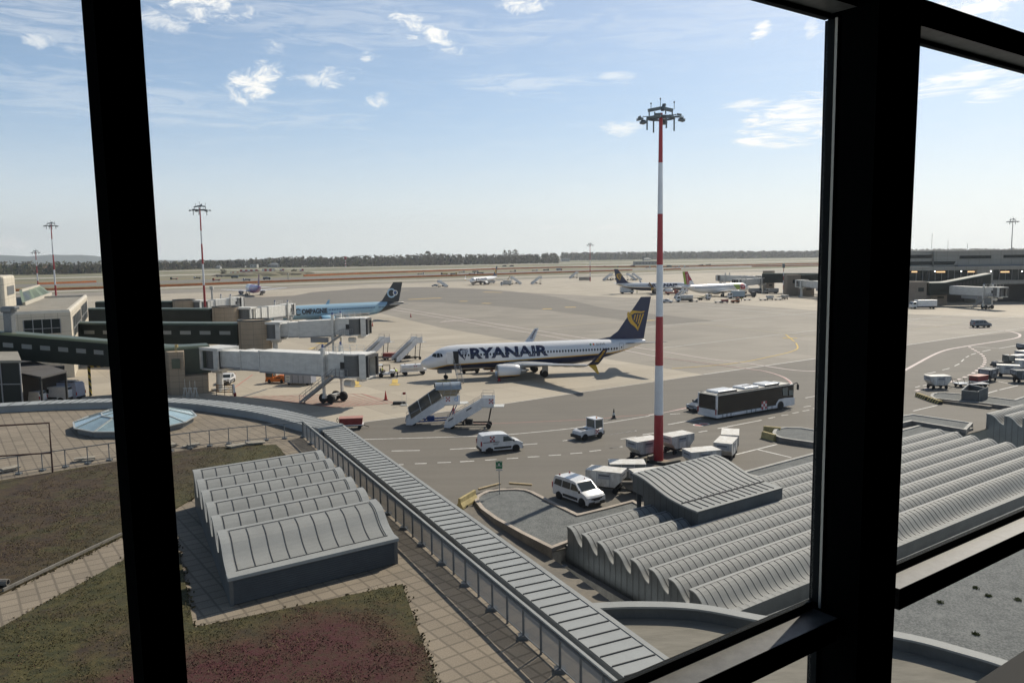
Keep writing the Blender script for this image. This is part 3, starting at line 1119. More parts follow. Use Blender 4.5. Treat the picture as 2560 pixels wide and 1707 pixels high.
# --- second wave roof at the right
P2 = G(2466.6, 1034, 1.6)
Q2 = G(2508.6, 1038.8, 1.6)
Y2 = (Q2 - P2).normalized() * 1.72
lounge2 = thing('bus_lounge', 'second zinc wave-roofed building behind the gravel beds, its dark end wall showing', 'building', (P2.x, P2.y, 0))
PB2 = wave_roof(lounge2, (P2.x, P2.y), 9.0, Y2, 7, 1.6, .6, -3.0, .56)
stepbox(lounge2, PB2, 0, 4.5, -1.35, -.002, -3, -.1)

# ---------------------------------------------------------------- the terrace roof in the foreground
M_pavd = matfn('roof_pavers', pavers_fn((.235, .195, .145), .62, -ROTA), .9)
Sdir = (Vector((-1.42, 32.46, 0)) - Vector((-11.65, 53.58, 0))).normalized()        # along the straight parapet
Ndir = Vector((Sdir.y, -Sdir.x, 0))
if Ndir.x < 0:
    Ndir = -Ndir                                    # towards the airfield
E0 = G(852, 1058, 7.85)
E0.z = 0
E1 = G(1678, 1651, 7.85)
Sdir = Vector((E1.x - E0.x, E1.y - E0.y, 0)).normalized()
Ndir = Vector((Sdir.y, -Sdir.x, 0))
Ndir = -Ndir if Ndir.x < 0 else Ndir
TX, TY = E0.x, E0.y
ter = thing('terrace_building', 'low terminal wing with a paved and planted roof terrace in the foreground', 'building', (TX, TY, 0))
outer = [Vector((-66, 52, 0))] + [Vector((p.x, p.y, 0)) for p in px(-120, 1016, 0, 1006, 200, 997, 400, 993, 520, 998, 609, 1008, 700, 1021, 762, 1035, 812, 1049, 840, 1056, z=8.0)]
eN = E0 - Sdir * -44.0
deck = outer + [E0 + Sdir * 1.0 - Ndir * .9, E0 + Sdir * 46 - Ndir * .9, Vector((-66, 10, 0))]
mb = MB()
mb.prism([(p.x - TX, p.y - TY) for p in deck], -4, ZR - .02)
mb.build('body', [mat('terrace_wall', (.30, .27, .22), .8, var=.2, vs=.5)], ter)
mb = MB()
mb.prism([(p.x - TX, p.y - TY) for p in deck], ZR - .018, ZR)
mb.build('paving', [M_pavd], ter)
# planted beds
RC = [(G(x, y, ZR), r) for x, y, r in ((800, 1610, 2.6), (620, 1660, 2.2), (930, 1670, 2.0), (420, 1700, 2.2))]


def sedum_fn(t, b):
    co = t.coord()
    x, y, z = t.sep(co)
    big, mid, fine = t.noise(co, .42, 4, .6, .8), t.noise(co, 2.6, 5, .7, .5), t.noise(co, 13, 4, .75)
    red = None
    for c, r in RC:
        dx, dy = t.m('SUBTRACT', x, c.x), t.m('SUBTRACT', y, c.y)
        d = t.m('SQRT', t.m('ADD', t.m('MULTIPLY', dx, dx), t.m('MULTIPLY', dy, dy)))
        m_ = t.sstep(t.m('ADD', d, t.m('MULTIPLY', t.m('SUBTRACT', big, .5), 5.0)), r * .35, r * 1.35, 1.0, 0.0)
        red = m_ if red is None else t.m('MAXIMUM', red, m_)
    green = t.mix(t.sstep(mid, .36, .64), (.030, .031, .006), (.066, .056, .013))
    brown = t.mix(t.sstep(mid, .38, .62), (.030, .017, .009), (.056, .034, .014))
    west = t.sstep(t.m('ADD', x, t.m('MULTIPLY', t.m('SUBTRACT', big, .5), 14.0)), -20.5, -15.5, .60, .40)
    c = t.mix(t.sstep(t.m('ADD', big, t.m('SUBTRACT', west, .5)), .36, .66), green, brown)
    c = t.mix(t.m('MULTIPLY', red, t.sstep(mid, .30, .62, .45, 1.0)), c, t.mix(fine, (.034, .006, .007), (.074, .011, .014)))
    straw = t.sstep(t.m('ADD', t.m('MULTIPLY', fine, .6), t.m('MULTIPLY', mid, .4)), .56, .72)
    c = t.mix(t.m('MULTIPLY', straw, .28), c, (.15, .115, .055))
    bp = t.n('ShaderNodeBump')
    bp.inputs['Strength'].default_value = .9
    bp.inputs['Distance'].default_value = .06
    t.put(bp.inputs['Height'], t.m('ADD', t.m('MULTIPLY', mid, .6), t.m('MULTIPLY', fine, .5)))
    t.put(b.inputs['Normal'], bp.outputs[0])
    return c


M_sedum = matfn('sedum_soil', sedum_fn, .95)
BED1 = px(485, 1572, 1005, 1463, 1092, 1707, 1140, 1900, -300, 1950, -400, 1760, 0, 1572, 305, 1405, 425, 1296, 452, 1400, z=ZR)
BED2 = px(0, 1203, 440, 1131, 520, 1120, 690, 1113, 702, 1124, 711, 1139, 600, 1165, 492, 1176, 500, 1236, 430, 1278, 300, 1345, 0, 1488, -300, 1590, -500, 1420, -400, 1280, z=ZR)
bedw = MB()
beds = []
for i, bed in enumerate((BED1, BED2)):
    s = MB()
    s.prism([(p.x, p.y) for p in bed], ZR + .001, ZR + .06)
    o = s.build('planted_bed', [M_sedum])
    tag(o, kind='structure')
    beds.append(bed)


def inside(p, poly):
    c = False
    n = len(poly)
    for i in range(n):
        a, b = poly[i], poly[(i + 1) % n]
        if (a.y > p[1]) != (b.y > p[1]) and p[0] < (b.x - a.x) * (p[1] - a.y) / (b.y - a.y) + a.x:
            c = not c
    return c


# sedum and dry grass: thousands of little blades, moss cushions and red stems
from mathutils import noise as mnoise
rs = random.Random(3)
pal = [mat('sedum_green', (.060, .058, .014), .9, var=.4, vs=3), mat('sedum_red', (.085, .015, .020), .9, var=.4, vs=3),
       mat('dry_grass_blade', (.19, .145, .065), .9, var=.3, vs=3), mat('sedum_brown', (.056, .036, .018), .9, var=.4, vs=3)]
sb = MB()
cnt = 0
while cnt < 42000:
    bed = beds[0] if rs.random() < .5 else beds[1]
    X0, X1 = min(p.x for p in bed), max(p.x for p in bed)
    Y0, Y1 = min(p.y for p in bed), max(p.y for p in bed)
    x, y = rs.uniform(max(X0, -26), X1), rs.uniform(max(Y0, 15), min(Y1, 52))
    if rs.random() > min(1, (24.0 / y) ** 1.4) or abs(x) > y * .68 + 1 or not inside((x, y), bed):
        continue
    n1 = mnoise.noise(Vector((x * .42, y * .42, 1.3)))
    n2 = mnoise.noise(Vector((x * 1.1, y * 1.1, 7.7)))
    if n2 < -.12 and rs.random() < .75:
        continue
    cnt += 1
    r = rs.random()
    rd = max(1 - math.hypot(x - c.x, y - c.y) / q for c, q in RC) + n1 * .6
    if rd > .1:
        mi = 1 if r < .55 else (3 if r < .85 else 2)
    elif x < -17 + n1 * 8:
        mi = 3 if r < .62 else (2 if r < .82 else 0 if r < .95 else 1)
    else:
        mi = 0 if r < .55 else (3 if r < .78 else 2)
    h = rs.uniform(.015, .04) if mi != 2 else rs.uniform(.03, .09) * (1.6 if n2 > .25 else 1)
    w = rs.uniform(.012, .028) if mi != 2 else rs.uniform(.005, .010)
    an = rs.uniform(0, 6.28)
    dx, dy = math.cos(an), math.sin(an)
    lx, ly = rs.uniform(-1, 1) * h * 1.2, rs.uniform(-1, 1) * h * 1.2
    z = ZR + .055
    sb.add([(x - dx * w, y - dy * w, z), (x + dx * w, y + dy * w, z), (x + lx + dx * w * .4, y + ly + dy * w * .4, z + h), (x + lx - dx * w * .5, y + ly - dy * w * .5, z + h * .9)], [(0, 1, 2, 3)], mi)
# ragged tufts creeping over the edges of the paving
for bed in beds:
    for i in range(len(bed)):
        a, b = bed[i], bed[(i + 1) % len(bed)]
        L_ = (b - a).length
        if not (-26 < a.x < 3 and 18 < a.y < 54) or L_ > 30:
            continue
        for k in range(int(L_ * 34)):
            p = a.lerp(b, rs.random())
            if mnoise.noise(Vector((p.x * 1.3, p.y * 1.3, 4))) < -.05:
                continue
            p = p + Vector((rs.gauss(0, .09), rs.gauss(0, .09), 0))
            mi, h = rs.choice((0, 0, 3, 2, 2)), rs.uniform(-.03, .02)
            for q in range(3):
                an = rs.uniform(0, 6.28)
                w, dx, dy = rs.uniform(.01, .03), math.cos(an), math.sin(an)
                sb.add([(p.x - dx * w, p.y - dy * w, ZR), (p.x + dx * w, p.y + dy * w, ZR), (p.x + dx * w + rs.gauss(0, .03), p.y + dy * w, ZR + .05 + h), (p.x - dx * w, p.y + rs.gauss(0, .03), ZR + .05 + h)], [(0, 1, 2, 3)], mi)
tag(sb.build('sedum_cover', pal), 'red green and straw coloured sedum growing over the roof beds', 'sedum', kind='stuff')

# straight parapet coping with standing seams
M_cop = matfn('coping_zinc', zinc_fn((.30, .315, .315)), .65, 0.0, .3)
mb = MB()
Lp = 46.0


def PP(s, n, z):
    p = E0 + Sdir * s + Ndir * n
    return (p.x - TX, p.y - TY, z)


def cbox(mb, s0, s1, n0, n1, z0, z1, mi=0, dz=0.0):
    vs = [PP(s, n, z + (dz if n == n0 else 0)) for z in (z0, z1) for n in (n0, n1) for s in (s0, s1)]
    mb.add(vs, [(0, 2, 3, 1), (4, 5, 7, 6), (0, 1, 5, 4), (2, 6, 7, 3), (0, 4, 6, 2), (1, 3, 7, 5)], mi)


cw = 1.72
cbox(mb, .5, Lp, -cw + .12, -.1, 6.0, 7.75)
cbox(mb, .45, Lp, -cw, .0, 7.752, 7.85)
i = 0
s = .9
while s < Lp:
    cbox(mb, s, s + .035, -cw + .02, -.2, 7.851, 7.885, 1)
    s += .62
cbox(mb, .45, Lp, -.16, .03, 7.853, 7.875, 2)
mb.build('coping', [M_cop, M_seam, M_zincl], ter)
# curved parapet (a step higher), swept round the end of the terrace
oc = [Vector((p.x, p.y, 0)) for p in smooth([Vector((p.x, p.y, 0)) for p in px(-160, 1020, 0, 1006, 200, 996.5, 400, 993, 520, 998, 609, 1008, 700, 1021, 762, 1035, 812, 1048, 857, 1058, z=8.05)], 5)]
mb = MB()
W2 = 2.05
ins = []
for i, p in enumerate(oc):
    d = (oc[min(i + 1, len(oc) - 1)] - oc[max(i - 1, 0)]).normalized()
    n = Vector((d.y, -d.x, 0))
    ins.append(p + n * W2)
T0 = Vector((-11.65, 53.58, 0))
ring = []
for p, q in zip(oc, ins):
    d = (q - p).normalized()
    ring.append([Vector((v.x - TX, v.y - TY, z)) for v, z in ((p, 5.5), (p, 7.9), (p - d * .05, 7.9), (p - d * .05, 8.0), (q, 8.06), (q, 7.96), (q - d * .06, 7.96), (q - d * .06, ZR))])
mb.loft(ring, 0, True, True)
acc = 0
for i in range(1, len(oc) - 1):
    seg = (oc[i + 1] - oc[i]).length
    k = max(1, int(seg / .62))
    for j in range(k):
        f = j / k
        p, q = oc[i].lerp(oc[i + 1], f), ins[i].lerp(ins[i + 1], f)
        mb.bar((p.x - TX, p.y - TY, 8.015), (q.x - TX, q.y - TY, 8.07), .05, .02, 1)
mb.build('curved_coping', [M_cop, M_seam], ter)

# railing along the straight parapet: posts, rails, perforated panels
M_perf = bpy.data.materials.new('perforated_steel')
M_perf.use_nodes = True
t = NT(M_perf.node_tree)
b = t.t.nodes['Principled BSDF']
b.inputs['Base Color'].default_value = (.40, .41, .41, 1)
b.inputs['Roughness'].default_value = .5
b.inputs['Metallic'].default_value = .3
q = t.map(t.coord(), (1 / .045, 1 / .045, 1 / .045))
xx, yy, zz_ = t.sep(q)
al = t.m('ADD', t.m('MULTIPLY', xx, Sdir.x), t.m('MULTIPLY', yy, Sdir.y))
u1 = t.m('SUBTRACT', t.m('FRACT', t.m('ADD', al, t.m('MULTIPLY', t.m('FLOOR', zz_), .5))), .5)
v1 = t.m('SUBTRACT', t.m('FRACT', zz_), .5)
hole = t.m('LESS_THAN', t.m('ADD', t.m('MULTIPLY', u1, u1), t.m('MULTIPLY', v1, v1)), .085)
t.put(b.inputs['Alpha'], t.m('SUBTRACT', 1.0, hole))
MATS['perforated_steel'] = M_perf
rl = thing('roof_railing', 'steel railing with perforated panels running along the straight zinc parapet', 'railing', (-11.65, 53.58, 0))
RB0, RB1 = G(759, 1093, ZR), G(1365, 1645, ZR)
rdir = (RB1 - RB0).normalized()
rn = Vector((rdir.y, -rdir.x, 0))
if rn.x < 0:
    rn = -rn
RL = (RB1 - RB0).length
step = 1.16
nb = int(RL / step) + 6
off = RB0 - Vector((-11.65, 53.58, 0))


def PR_(s, n, z):
    p = off + rdir * s + rn * n
    return (p.x, p.y, z)


post = None
for i in range(nb):
    mb = MB()
    s = i * step
    mb.bar(PR_(s, 0, ZR), PR_(s, 0, ZR + 1.06), .075, .05)
    if i % 2 == 0:
        mb.bx(*[v for v in (PR_(s, 0, 0)[0] - .17, PR_(s, 0, 0)[0] + .17, PR_(s, 0, 0)[1] - .14, PR_(s, 0, 0)[1] + .14)], ZR + .001, ZR + .11)
    mb.build('post', M_steel, rl)
    if i < nb - 1:
        mb = MB()
        a_, b2 = s + .07, s + step - .07
        mb.add([PR_(a_, 0, ZR + .14), PR_(b2, 0, ZR + .14), PR_(b2, 0, ZR + .93), PR_(a_, 0, ZR + .93)], [(0, 1, 2, 3)])
        mb.build('panel', M_perf, rl)
mb = MB()
mb.bar(PR_(-.05, .03, ZR + 1.09), PR_(nb * step, .03, ZR + 1.09), .10, .055, 0)
mb.bar(PR_(-.05, -.03, ZR + .99), PR_(nb * step, -.03, ZR + .99), .05, .04, 1)
mb.bar(PR_(0, 0, ZR + .115), PR_(nb * step, 0, ZR + .115), .03, .03, 1)
mb.build('handrail', [M_zincl, M_steel], rl)

# railing across the terrace
A2 = [G(x, y, ZR) for x, y in ((757, 1093), (640, 1103), (520, 1116), (400, 1132), (280, 1150), (150, 1170), (0, 1192), (-150, 1214))]
rl2 = thing('roof_railing', 'thin open steel railing crossing the terrace in front of the glass dome', 'railing', (A2[0].x, A2[0].y, ZR))
pl = smooth(A2, 4)
acc, nxt = 0.0, 0.0
mbr, mbs = MB(), MB()
for i in range(len(pl) - 1):
    p, q = pl[i], pl[i + 1]
    d = (q - p).length
    while nxt <= acc + d:
        w = p.lerp(q, (nxt - acc) / d) - A2[0]
        mb = MB()
        mb.bar((w.x, w.y, 0), (w.x, w.y, 1.05), .045, .045)
        mb.bx(w.x - .15, w.x + .15, w.y - .13, w.y + .13, .001, .09)
        mb.build('post', M_steel, rl2)
        nxt += 1.18
    acc += d
    a_, b2 = p - A2[0], q - A2[0]
    mbr.bar((a_.x, a_.y, 1.05), (b2.x, b2.y, 1.05), .05, .05)
    mbs.bar((a_.x, a_.y, .16), (b2.x, b2.y, .16), .035, .035)
mbr.build('rail', M_steel, rl2)
mbs.build('rail', M_steel, rl2)

# glass dome on the terrace
dc = G(340, 1052, ZR + .3)
dome = thing('glass_dome', 'low faceted oval glass dome on the paved terrace', 'skylight', (dc.x, dc.y, ZR))
M_dglass = mat('pale_dome_glass', (.30, .40, .42), .06, 0, var=.25, vs=.6, spec=1.0)
M_dfr = mat('dome_frame', (.46, .47, .44), .4, .3)
da_, db_ = 4.15, 4.6
rot = rad(30)


def dpt(r, k, z, n=12):
    an = 2 * math.pi * (k + .5) / n
    x, y = r * da_ * math.cos(an), r * db_ * math.sin(an)
    return Vector((x * math.cos(rot) - y * math.sin(rot), x * math.sin(rot) + y * math.cos(rot), z))


gl_, frm = MB(), MB()
R_ = [(1.0, .42), (.55, 1.0), (.16, 1.28)]
for j in range(2):
    for k in range(12):
        gl_.add([dpt(R_[j][0], k, R_[j][1]), dpt(R_[j][0], k + 1, R_[j][1]), dpt(R_[j + 1][0], k + 1, R_[j + 1][1]), dpt(R_[j + 1][0], k, R_[j + 1][1])], [(0, 1, 2, 3)])
        frm.bar(dpt(R_[j][0], k, R_[j][1] + .02), dpt(R_[j + 1][0], k, R_[j + 1][1] + .02), .09, .06)
        frm.bar(dpt(R_[j][0], k, R_[j][1] + .02), dpt(R_[j][0], k + 1, R_[j][1] + .02), .10, .07)
gl_.add([dpt(.16, k, 1.28) for k in range(12)], [tuple(range(12))])
frm.build('glazing_frame', M_dfr, dome)
gl_.build('glass', M_dglass, dome)
kb = MB()
kb.loft([[dpt(.95, k, 0) for k in range(12)], [dpt(.95, k, .40) for k in range(12)]])
kb.build('kerb', M_steel, dome)

# bits lying about on the terrace
M_brown = mat('rusty_brown_pipe', (.075, .035, .025), .7, var=.3, vs=5)
p, q = G(132, 1183, ZR), G(-40, 1195, ZR)
pf = thing('goalpost', 'brown pipe goalpost frame standing on the terrace at the left edge', 'post frame', (p.x, p.y, ZR))
d = q - p
h = AT(121, 1057, p.y).z - ZR
mb = MB()
mb.tube([(0, 0, 0), (0, 0, h), (d.x, d.y, h)], .055, 8)
mb.tube([(0, 0, h * .41), (d.x, d.y, h * .41)], .045, 8)
mb.tube([(d.x, d.y, 0), (d.x, d.y, h)], .055, 8)
mb.build('pipe', M_brown, pf)
M_slab = mat('loose_paver', (.30, .27, .22), .9, var=.3, vs=4, bump=.3)
lb = ['stack of loose pavers by the railing at the far left of the terrace', 'stack of pale loose pavers behind the railing left of the window mullion', 'flat pile of pavers behind the railing below the glass dome',
      'small flat stone pile behind the thin railing on the right of the mullion', 'heap of broken pavers at the edge of the grassy bed', 'second heap of broken pavers right of the first near the corner of the bed']
for i, (x, y, s) in enumerate(((15, 1178, 1.0), (212, 1152, 1.1), (420, 1118, .9), (480, 1117, .7), (590, 1119, 1.1), (630, 1112, 1.0))):
    g_ = G(x, y, ZR)
    mb = MB()
    rr = random.Random(i)
    zz0 = 0.0
    for k in range(4):
        w_, d_ = rr.uniform(.25, .55) * s, rr.uniform(.2, .35) * s
        ox, oy = rr.uniform(-.35, .35) * s, rr.uniform(-.12, .12)
        mb.bx(ox - w_, ox + w_, oy - d_, oy + d_, zz0, zz0 + .075)
        zz0 += .07 if k % 2 else .0
        zz0 += .003
    o = mb.build('paver_pile', M_slab)
    o.location = (g_.x, g_.y, ZR + .06)
    o.rotation_euler = (0, 0, ROTA + rr.uniform(-.3, .3))
    tag(o, lb[i], 'paver pile', 'loose pavers left on the terrace')
# concrete path edge and drain block on the left bed
mb = MB()
a_, b2 = G(8, 1482, ZR), G(304, 1340, ZR)
mb.bar((a_.x, a_.y, ZR + .1), (b2.x, b2.y, ZR + .1), .07, .14)
tag(mb.build('path_edging', mat('grey_edging', (.20, .185, .16), .85, var=.3, vs=3)), 'grey edging strip along the paved path through the roof bed', 'edging')
g_ = G(8, 1468, ZR)
mb = MB()
mb.lathe([(.10, 0), (.13, 0), (.13, .5), (.10, .5), (.10, 0)], 10, 'x', (0, 0, .14), caps=False)
o = tag(mb.build('pipe_offcut', M_wallc), 'short hollow concrete pipe lying at the left edge of the path', 'pipe')
o.location = (g_.x - .3, g_.y, ZR + .06)

# ---------------------------------------------------------------- lower roofs to the right
M_screed = matfn('roof_screed', lambda t, b: t.mix(t.sstep(t.noise(t.map(t.coord(), (.5, 2.2, 1), rot=(0, 0, -ROTA)), 1.3, 6, .65), .3, .7), (.16, .15, .125), (.225, .21, .175)), .95)
cur = [Vector((p.x, p.y, 0)) for p in smooth(px(1440, 1512, 1484, 1507, 1600, 1503, 1750, 1510, 1950, 1545, 2233, 1577, 2420, 1622, 2560, 1666, 2800, 1760, z=5.5), 5)]
low = thing('annex_building', 'annex with a screeded roof and a curved pale parapet just below the window', 'building', (cur[0].x, cur[0].y, 0))
L0 = cur[0].copy()
mb = MB()
body = cur + [Vector((30, 6, 0)), Vector((4, 4, 0)), Vector((2.5, 20, 0))]
mb.prism([(p.x - L0.x, p.y - L0.y) for p in body], -5, 4.98)
mb.build('roof', M_screed, low)
ring = []
for i, p in enumerate(cur):
    d = (cur[min(i + 1, len(cur) - 1)] - cur[max(i - 1, 0)]).normalized()
    n = Vector((d.y, -d.x, 0))
    q, o_ = p + n * .52, p - n * .04
    p, q, o_ = p - L0, q - L0, o_ - L0
    ring.append([Vector((v.x, v.y, z)) for v, z in ((o_, 4.0), (o_, 5.5), (q, 5.52), (q, 5.44), (q - n * .1, 5.44), (q - n * .1, 4.97))])
mb = MB()
mb.loft(ring, 0)
for f in range(len(mb.mi)):
    k = f % 6
    mb.mi[f] = 1 if k in (0, 3, 4, 5) else 0
mb.build('parapet', [M_zincl, M_zincd], low)
gb = [cur[k] for k in range(16, len(cur))]
bed = [Vector((p.x, p.y)) for p in gb] + [Vector((60, 40)), Vector((46, 58)), Vector((12, 33.5))]
sheet('gravel_bed', [(p.x, p.y) for p in bed], M_gravel, 4.3)
rs2 = random.Random(9)
M_weed = mat('weed_green', (.10, .11, .03), .9, var=.4, vs=8)
wl_ = ['weed tuft nearest the black transom on the gravel roof', 'weed tuft at the right edge of the gravel roof', 'small weed tuft in the middle of the gravel roof', 'weed tuft by the pale curved parapet', 'tiny weed tuft left on the gravel roof']
for i, (x, y) in enumerate(((2350, 1506), (2545, 1500), (2470, 1490), (2440, 1585), (2440, 1470))):
    g_ = G(x, y, 4.3)
    mb = MB()
    for k in range(70):
        a_ = rs2.uniform(0, 6.28)
        r_ = rs2.uniform(0, .16)
        bx_, by_ = r_ * math.cos(a_), r_ * math.sin(a_)
        hh = rs2.uniform(.04, .12)
        lx, ly = rs2.uniform(-.08, .08), rs2.uniform(-.08, .08)
        mb.add([(bx_ - .012, by_, 0), (bx_ + .012, by_, 0), (bx_ + lx + .01, by_ + ly, hh), (bx_ + lx - .01, by_ + ly, hh * .9)], [(0, 1, 2, 3)])
    o = mb.build('weed', M_weed)
    o.location = (g_.x, g_.y, 4.3)
    tag(o, wl_[i], 'plant', 'weeds on the gravel roof')
# ---------------------------------------------------------------- lettering
TXT = {}


def text2d(s, bold=.012, space=1.0):
    key = (s, bold, space)
    if key not in TXT:
        c = bpy.data.curves.new('lettering', 'FONT')
        c.body, c.offset, c.space_character, c.resolution_u = s, bold, space, 3
        o = bpy.data.objects.new('lettering', c)
        me = o.to_mesh()
        vs = [(v.co.x, v.co.y) for v in me.vertices]
        fs = [tuple(p.vertices) for p in me.polygons]
        o.to_mesh_clear()
        bpy.data.objects.remove(o)
        bpy.data.curves.remove(c)
        x0, x1 = min(v[0] for v in vs), max(v[0] for v in vs)
        y0, y1 = min(v[1] for v in vs), max(v[1] for v in vs)
        TXT[key] = ([((x - x0) / (x1 - x0), (y - y0) / (y1 - y0)) for x, y in vs], fs)
    return TXT[key]


def flat_letters(name, s, P, mats, parent, bold=.012, mb=None, mi=0):
    """letters mapped by P(u, v) with u, v in 0..1"""
    vs, fs = text2d(s, bold)
    m = mb or MB()
    m.add([P(u, v) for u, v in vs], fs, mi)
    return m if mb else m.build(name, mats, parent)


def checker(P, mb, n=3, mi=0):               # the red chequered emblem: five squares of nine
    for i in range(n):
        for j in range(n):
            if (i + j) % 2 == 0:
                mb.add([P(i / n, j / n), P((i + 1) / n, j / n), P((i + 1) / n, (j + 1) / n), P(i / n, (j + 1) / n)], [(0, 1, 2, 3)], mi)


M_red_emb = mat('emblem_red', (.36, .035, .04), .5)
M_navy = mat('navy_paint', (.012, .018, .06), .35, var=.1, vs=1)
M_gold = mat('golden_yellow_paint', (.62, .36, .03), .4)
M_wpaint = mat('white_aircraft_paint', (.72, .72, .72), .35, var=.06, vs=.6)
M_gpaint = mat('light_grey_wing_paint', (.42, .43, .44), .4, var=.1, vs=.8)
M_metal = mat('bare_metal', (.55, .55, .56), .3, .8)
M_tyre = mat('tyre_rubber', (.015, .015, .016), .85)
M_hub = mat('wheel_hub', (.35, .35, .35), .5)
M_glass = mat('dark_window_glass', (.012, .016, .02), .12, spec=.6)
M_blk = mat('black_plastic', (.015, .015, .016), .6)
M_strut = mat('grey_strut', (.28, .28, .28), .5, var=.15, vs=5)
M_white = MATS['white_marking']


def livery(name, fn, rough=.34):
    return matfn(name, fn, rough)


def ryan_body(t, b):
    x, y, z = t.sep(t.coord())
    zl = t.m('ADD', t.m('MULTIPLY', x, .028), 2.22)
    a = t.m('MAXIMUM', t.m('SUBTRACT', x, 30.5), 0.0)
    zl = t.m('ADD', zl, t.m('MULTIPLY', t.m('MULTIPLY', a, a), .0185))
    n = t.m('MAXIMUM', t.m('SUBTRACT', 4.0, x), 0.0)
    zl = t.m('SUBTRACT', zl, t.m('MULTIPLY', n, .2))
    d = t.m('SUBTRACT', z, zl)
    c = t.mix(t.m('GREATER_THAN', d, 0.0), (.012, .018, .055), (.60, .34, .03))
    n = t.noise(t.map(t.coord(), (.4, 1, 2)), 1.0, 5, .6)
    w = t.mix(n, (.66, .67, .69), (.78, .78, .78))
    return t.mix(t.m('GREATER_THAN', d, .17), c, w)


def comp_body(t, b):
    x, y, z = t.sep(t.coord())
    d = t.m('SUBTRACT', x, t.m('ADD', t.m('MULTIPLY', z, 1.1), 31.6))
    n = t.noise(t.map(t.coord(), (.4, 1, 2)), 1.0, 5, .6)
    w = t.mix(n, (.27, .43, .55), (.33, .50, .61))
    return t.mix(t.m('GREATER_THAN', d, 0.0), w, (.030, .036, .042))


def wizz_body(t, b):
    x, y, z = t.sep(t.coord())
    k = t.noise(t.map(t.coord(), (.12, .3, .3)), 1.4, 3, .5)
    c = t.mix(t.sstep(k, .42, .55), (.17, .19, .42), (.27, .12, .32))
    d = t.m('ADD', x, t.m('MULTIPLY', k, 8.0))
    c = t.mix(t.m('LESS_THAN', z, 3.0), c, (.24, .09, .24))
    return t.mix(t.sstep(d, 19, 24), (.66, .68, .72), c)


def plain_body(t, b):
    n = t.noise(t.map(t.coord(), (.4, 1, 2)), 1.0, 5, .6)
    return t.mix(n, (.70, .71, .72), (.80, .80, .79))


def eng_paint(name, top, stripe_, low, z1, z2):
    def fn(t, b):
        x, y, z = t.sep(t.coord())
        c = t.mix(t.m('GREATER_THAN', z, z1), low, stripe_)
        return t.mix(t.m('GREATER_THAN', z, z2), c, top)
    return livery(name, fn)


B737 = dict(L=38.6, prof=[(0, 2.78, 2.58, .10), (.25, 3.1, 2.2, .48), (.7, 3.42, 1.92, .80), (1.3, 3.75, 1.74, 1.08), (2.0, 4.2, 1.62, 1.32), (2.7, 4.72, 1.55, 1.52), (3.4, 5.06, 1.5, 1.68),
                           (4.4, 5.3, 1.46, 1.8), (6, 5.44, 1.44, 1.88), (12, 5.45, 1.44, 1.88), (19, 5.45, 1.44, 1.88), (25.5, 5.45, 1.46, 1.88), (28.5, 5.44, 1.8, 1.83), (31.5, 5.40, 2.45, 1.62),
                           (34, 5.34, 3.12, 1.3), (36, 5.28, 3.75, .95), (37.6, 5.2, 4.25, .58), (38.4, 5.08, 4.55, .34), (38.6, 4.98, 4.7, .2)],
            wing=[(1.0, 12.6, 9.0, 2.0, .14), (1.9, 13.2, 8.2, 2.02, .14), (5.6, 15.4, 5.2, 2.40, .125), (11, 18.5, 3.3, 2.96, .11), (16.9, 21.8, 1.75, 3.58, .10)],
            fin=[(28.6, 38.3, 5.25, .25), (32.2, 38.4, 5.75, .42), (33.6, 38.55, 6.7, .42), (37.75, 39.6, 12.35, .16)], dorsal=True,
            stab=[(.3, 33.9, 3.6, 4.55, .11), (1.2, 34.5, 3.3, 4.62, .11), (7.1, 38.2, 1.25, 5.35, .1)],
            eng=(4.83, 11.2, 1.52, [(0, .93), (.12, 1.05), (.6, 1.13), (1.6, 1.15), (2.8, 1.07), (3.6, .93), (3.75, .80)], 4.7),
            gear=dict(nose=(4.0, .34, .22, .2), main=(19.6, 2.86, .56, .42)), winz=3.92, winx=(6.4, 33.0, .508))
A321 = dict(L=43.8, prof=[(0, 2.95, 2.72, .10), (.25, 3.35, 2.3, .5), (.7, 3.75, 2.05, .85), (1.4, 4.25, 1.88, 1.2), (2.2, 4.85, 1.78, 1.5), (3.0, 5.3, 1.74, 1.7), (4.2, 5.65, 1.72, 1.86), (6, 5.83, 1.7, 1.97),
                           (12, 5.85, 1.7, 1.975), (22, 5.85, 1.7, 1.975), (31, 5.85, 1.72, 1.975), (34, 5.84, 2.1, 1.9), (37, 5.8, 2.8, 1.6), (39.5, 5.75, 3.5, 1.2), (41.8, 5.68, 4.3, .75), (43.3, 5.55, 4.85, .36), (43.8, 5.42, 5.05, .2)],
            wing=[(1.0, 15.2, 8.6, 2.3, .14), (2.0, 15.8, 7.6, 2.35, .14), (6.3, 18.4, 4.6, 2.75, .12), (11.5, 21.2, 3.1, 3.28, .11), (16.9, 24.0, 1.7, 3.85, .1)],
            fin=[(34.8, 42.0, 5.65, .3), (36.2, 42.3, 6.1, .42), (40.4, 43.6, 11.75, .18)], dorsal=False,
            stab=[(.3, 37.4, 4.2, 4.75, .11), (1.2, 38.0, 3.8, 4.8, .11), (6.2, 41.2, 1.5, 5.2, .1)],
            eng=(5.75, 13.6, 1.72, [(0, 1.08), (.12, 1.2), (.7, 1.3), (1.8, 1.32), (3.0, 1.2), (4.0, 1.0), (4.2, .85)], 5.2),
            gear=dict(nose=(5.1, .38, .24, .22), main=(22.0, 3.79, .6, .42)), winz=4.25, winx=(6.8, 37.5, .53))


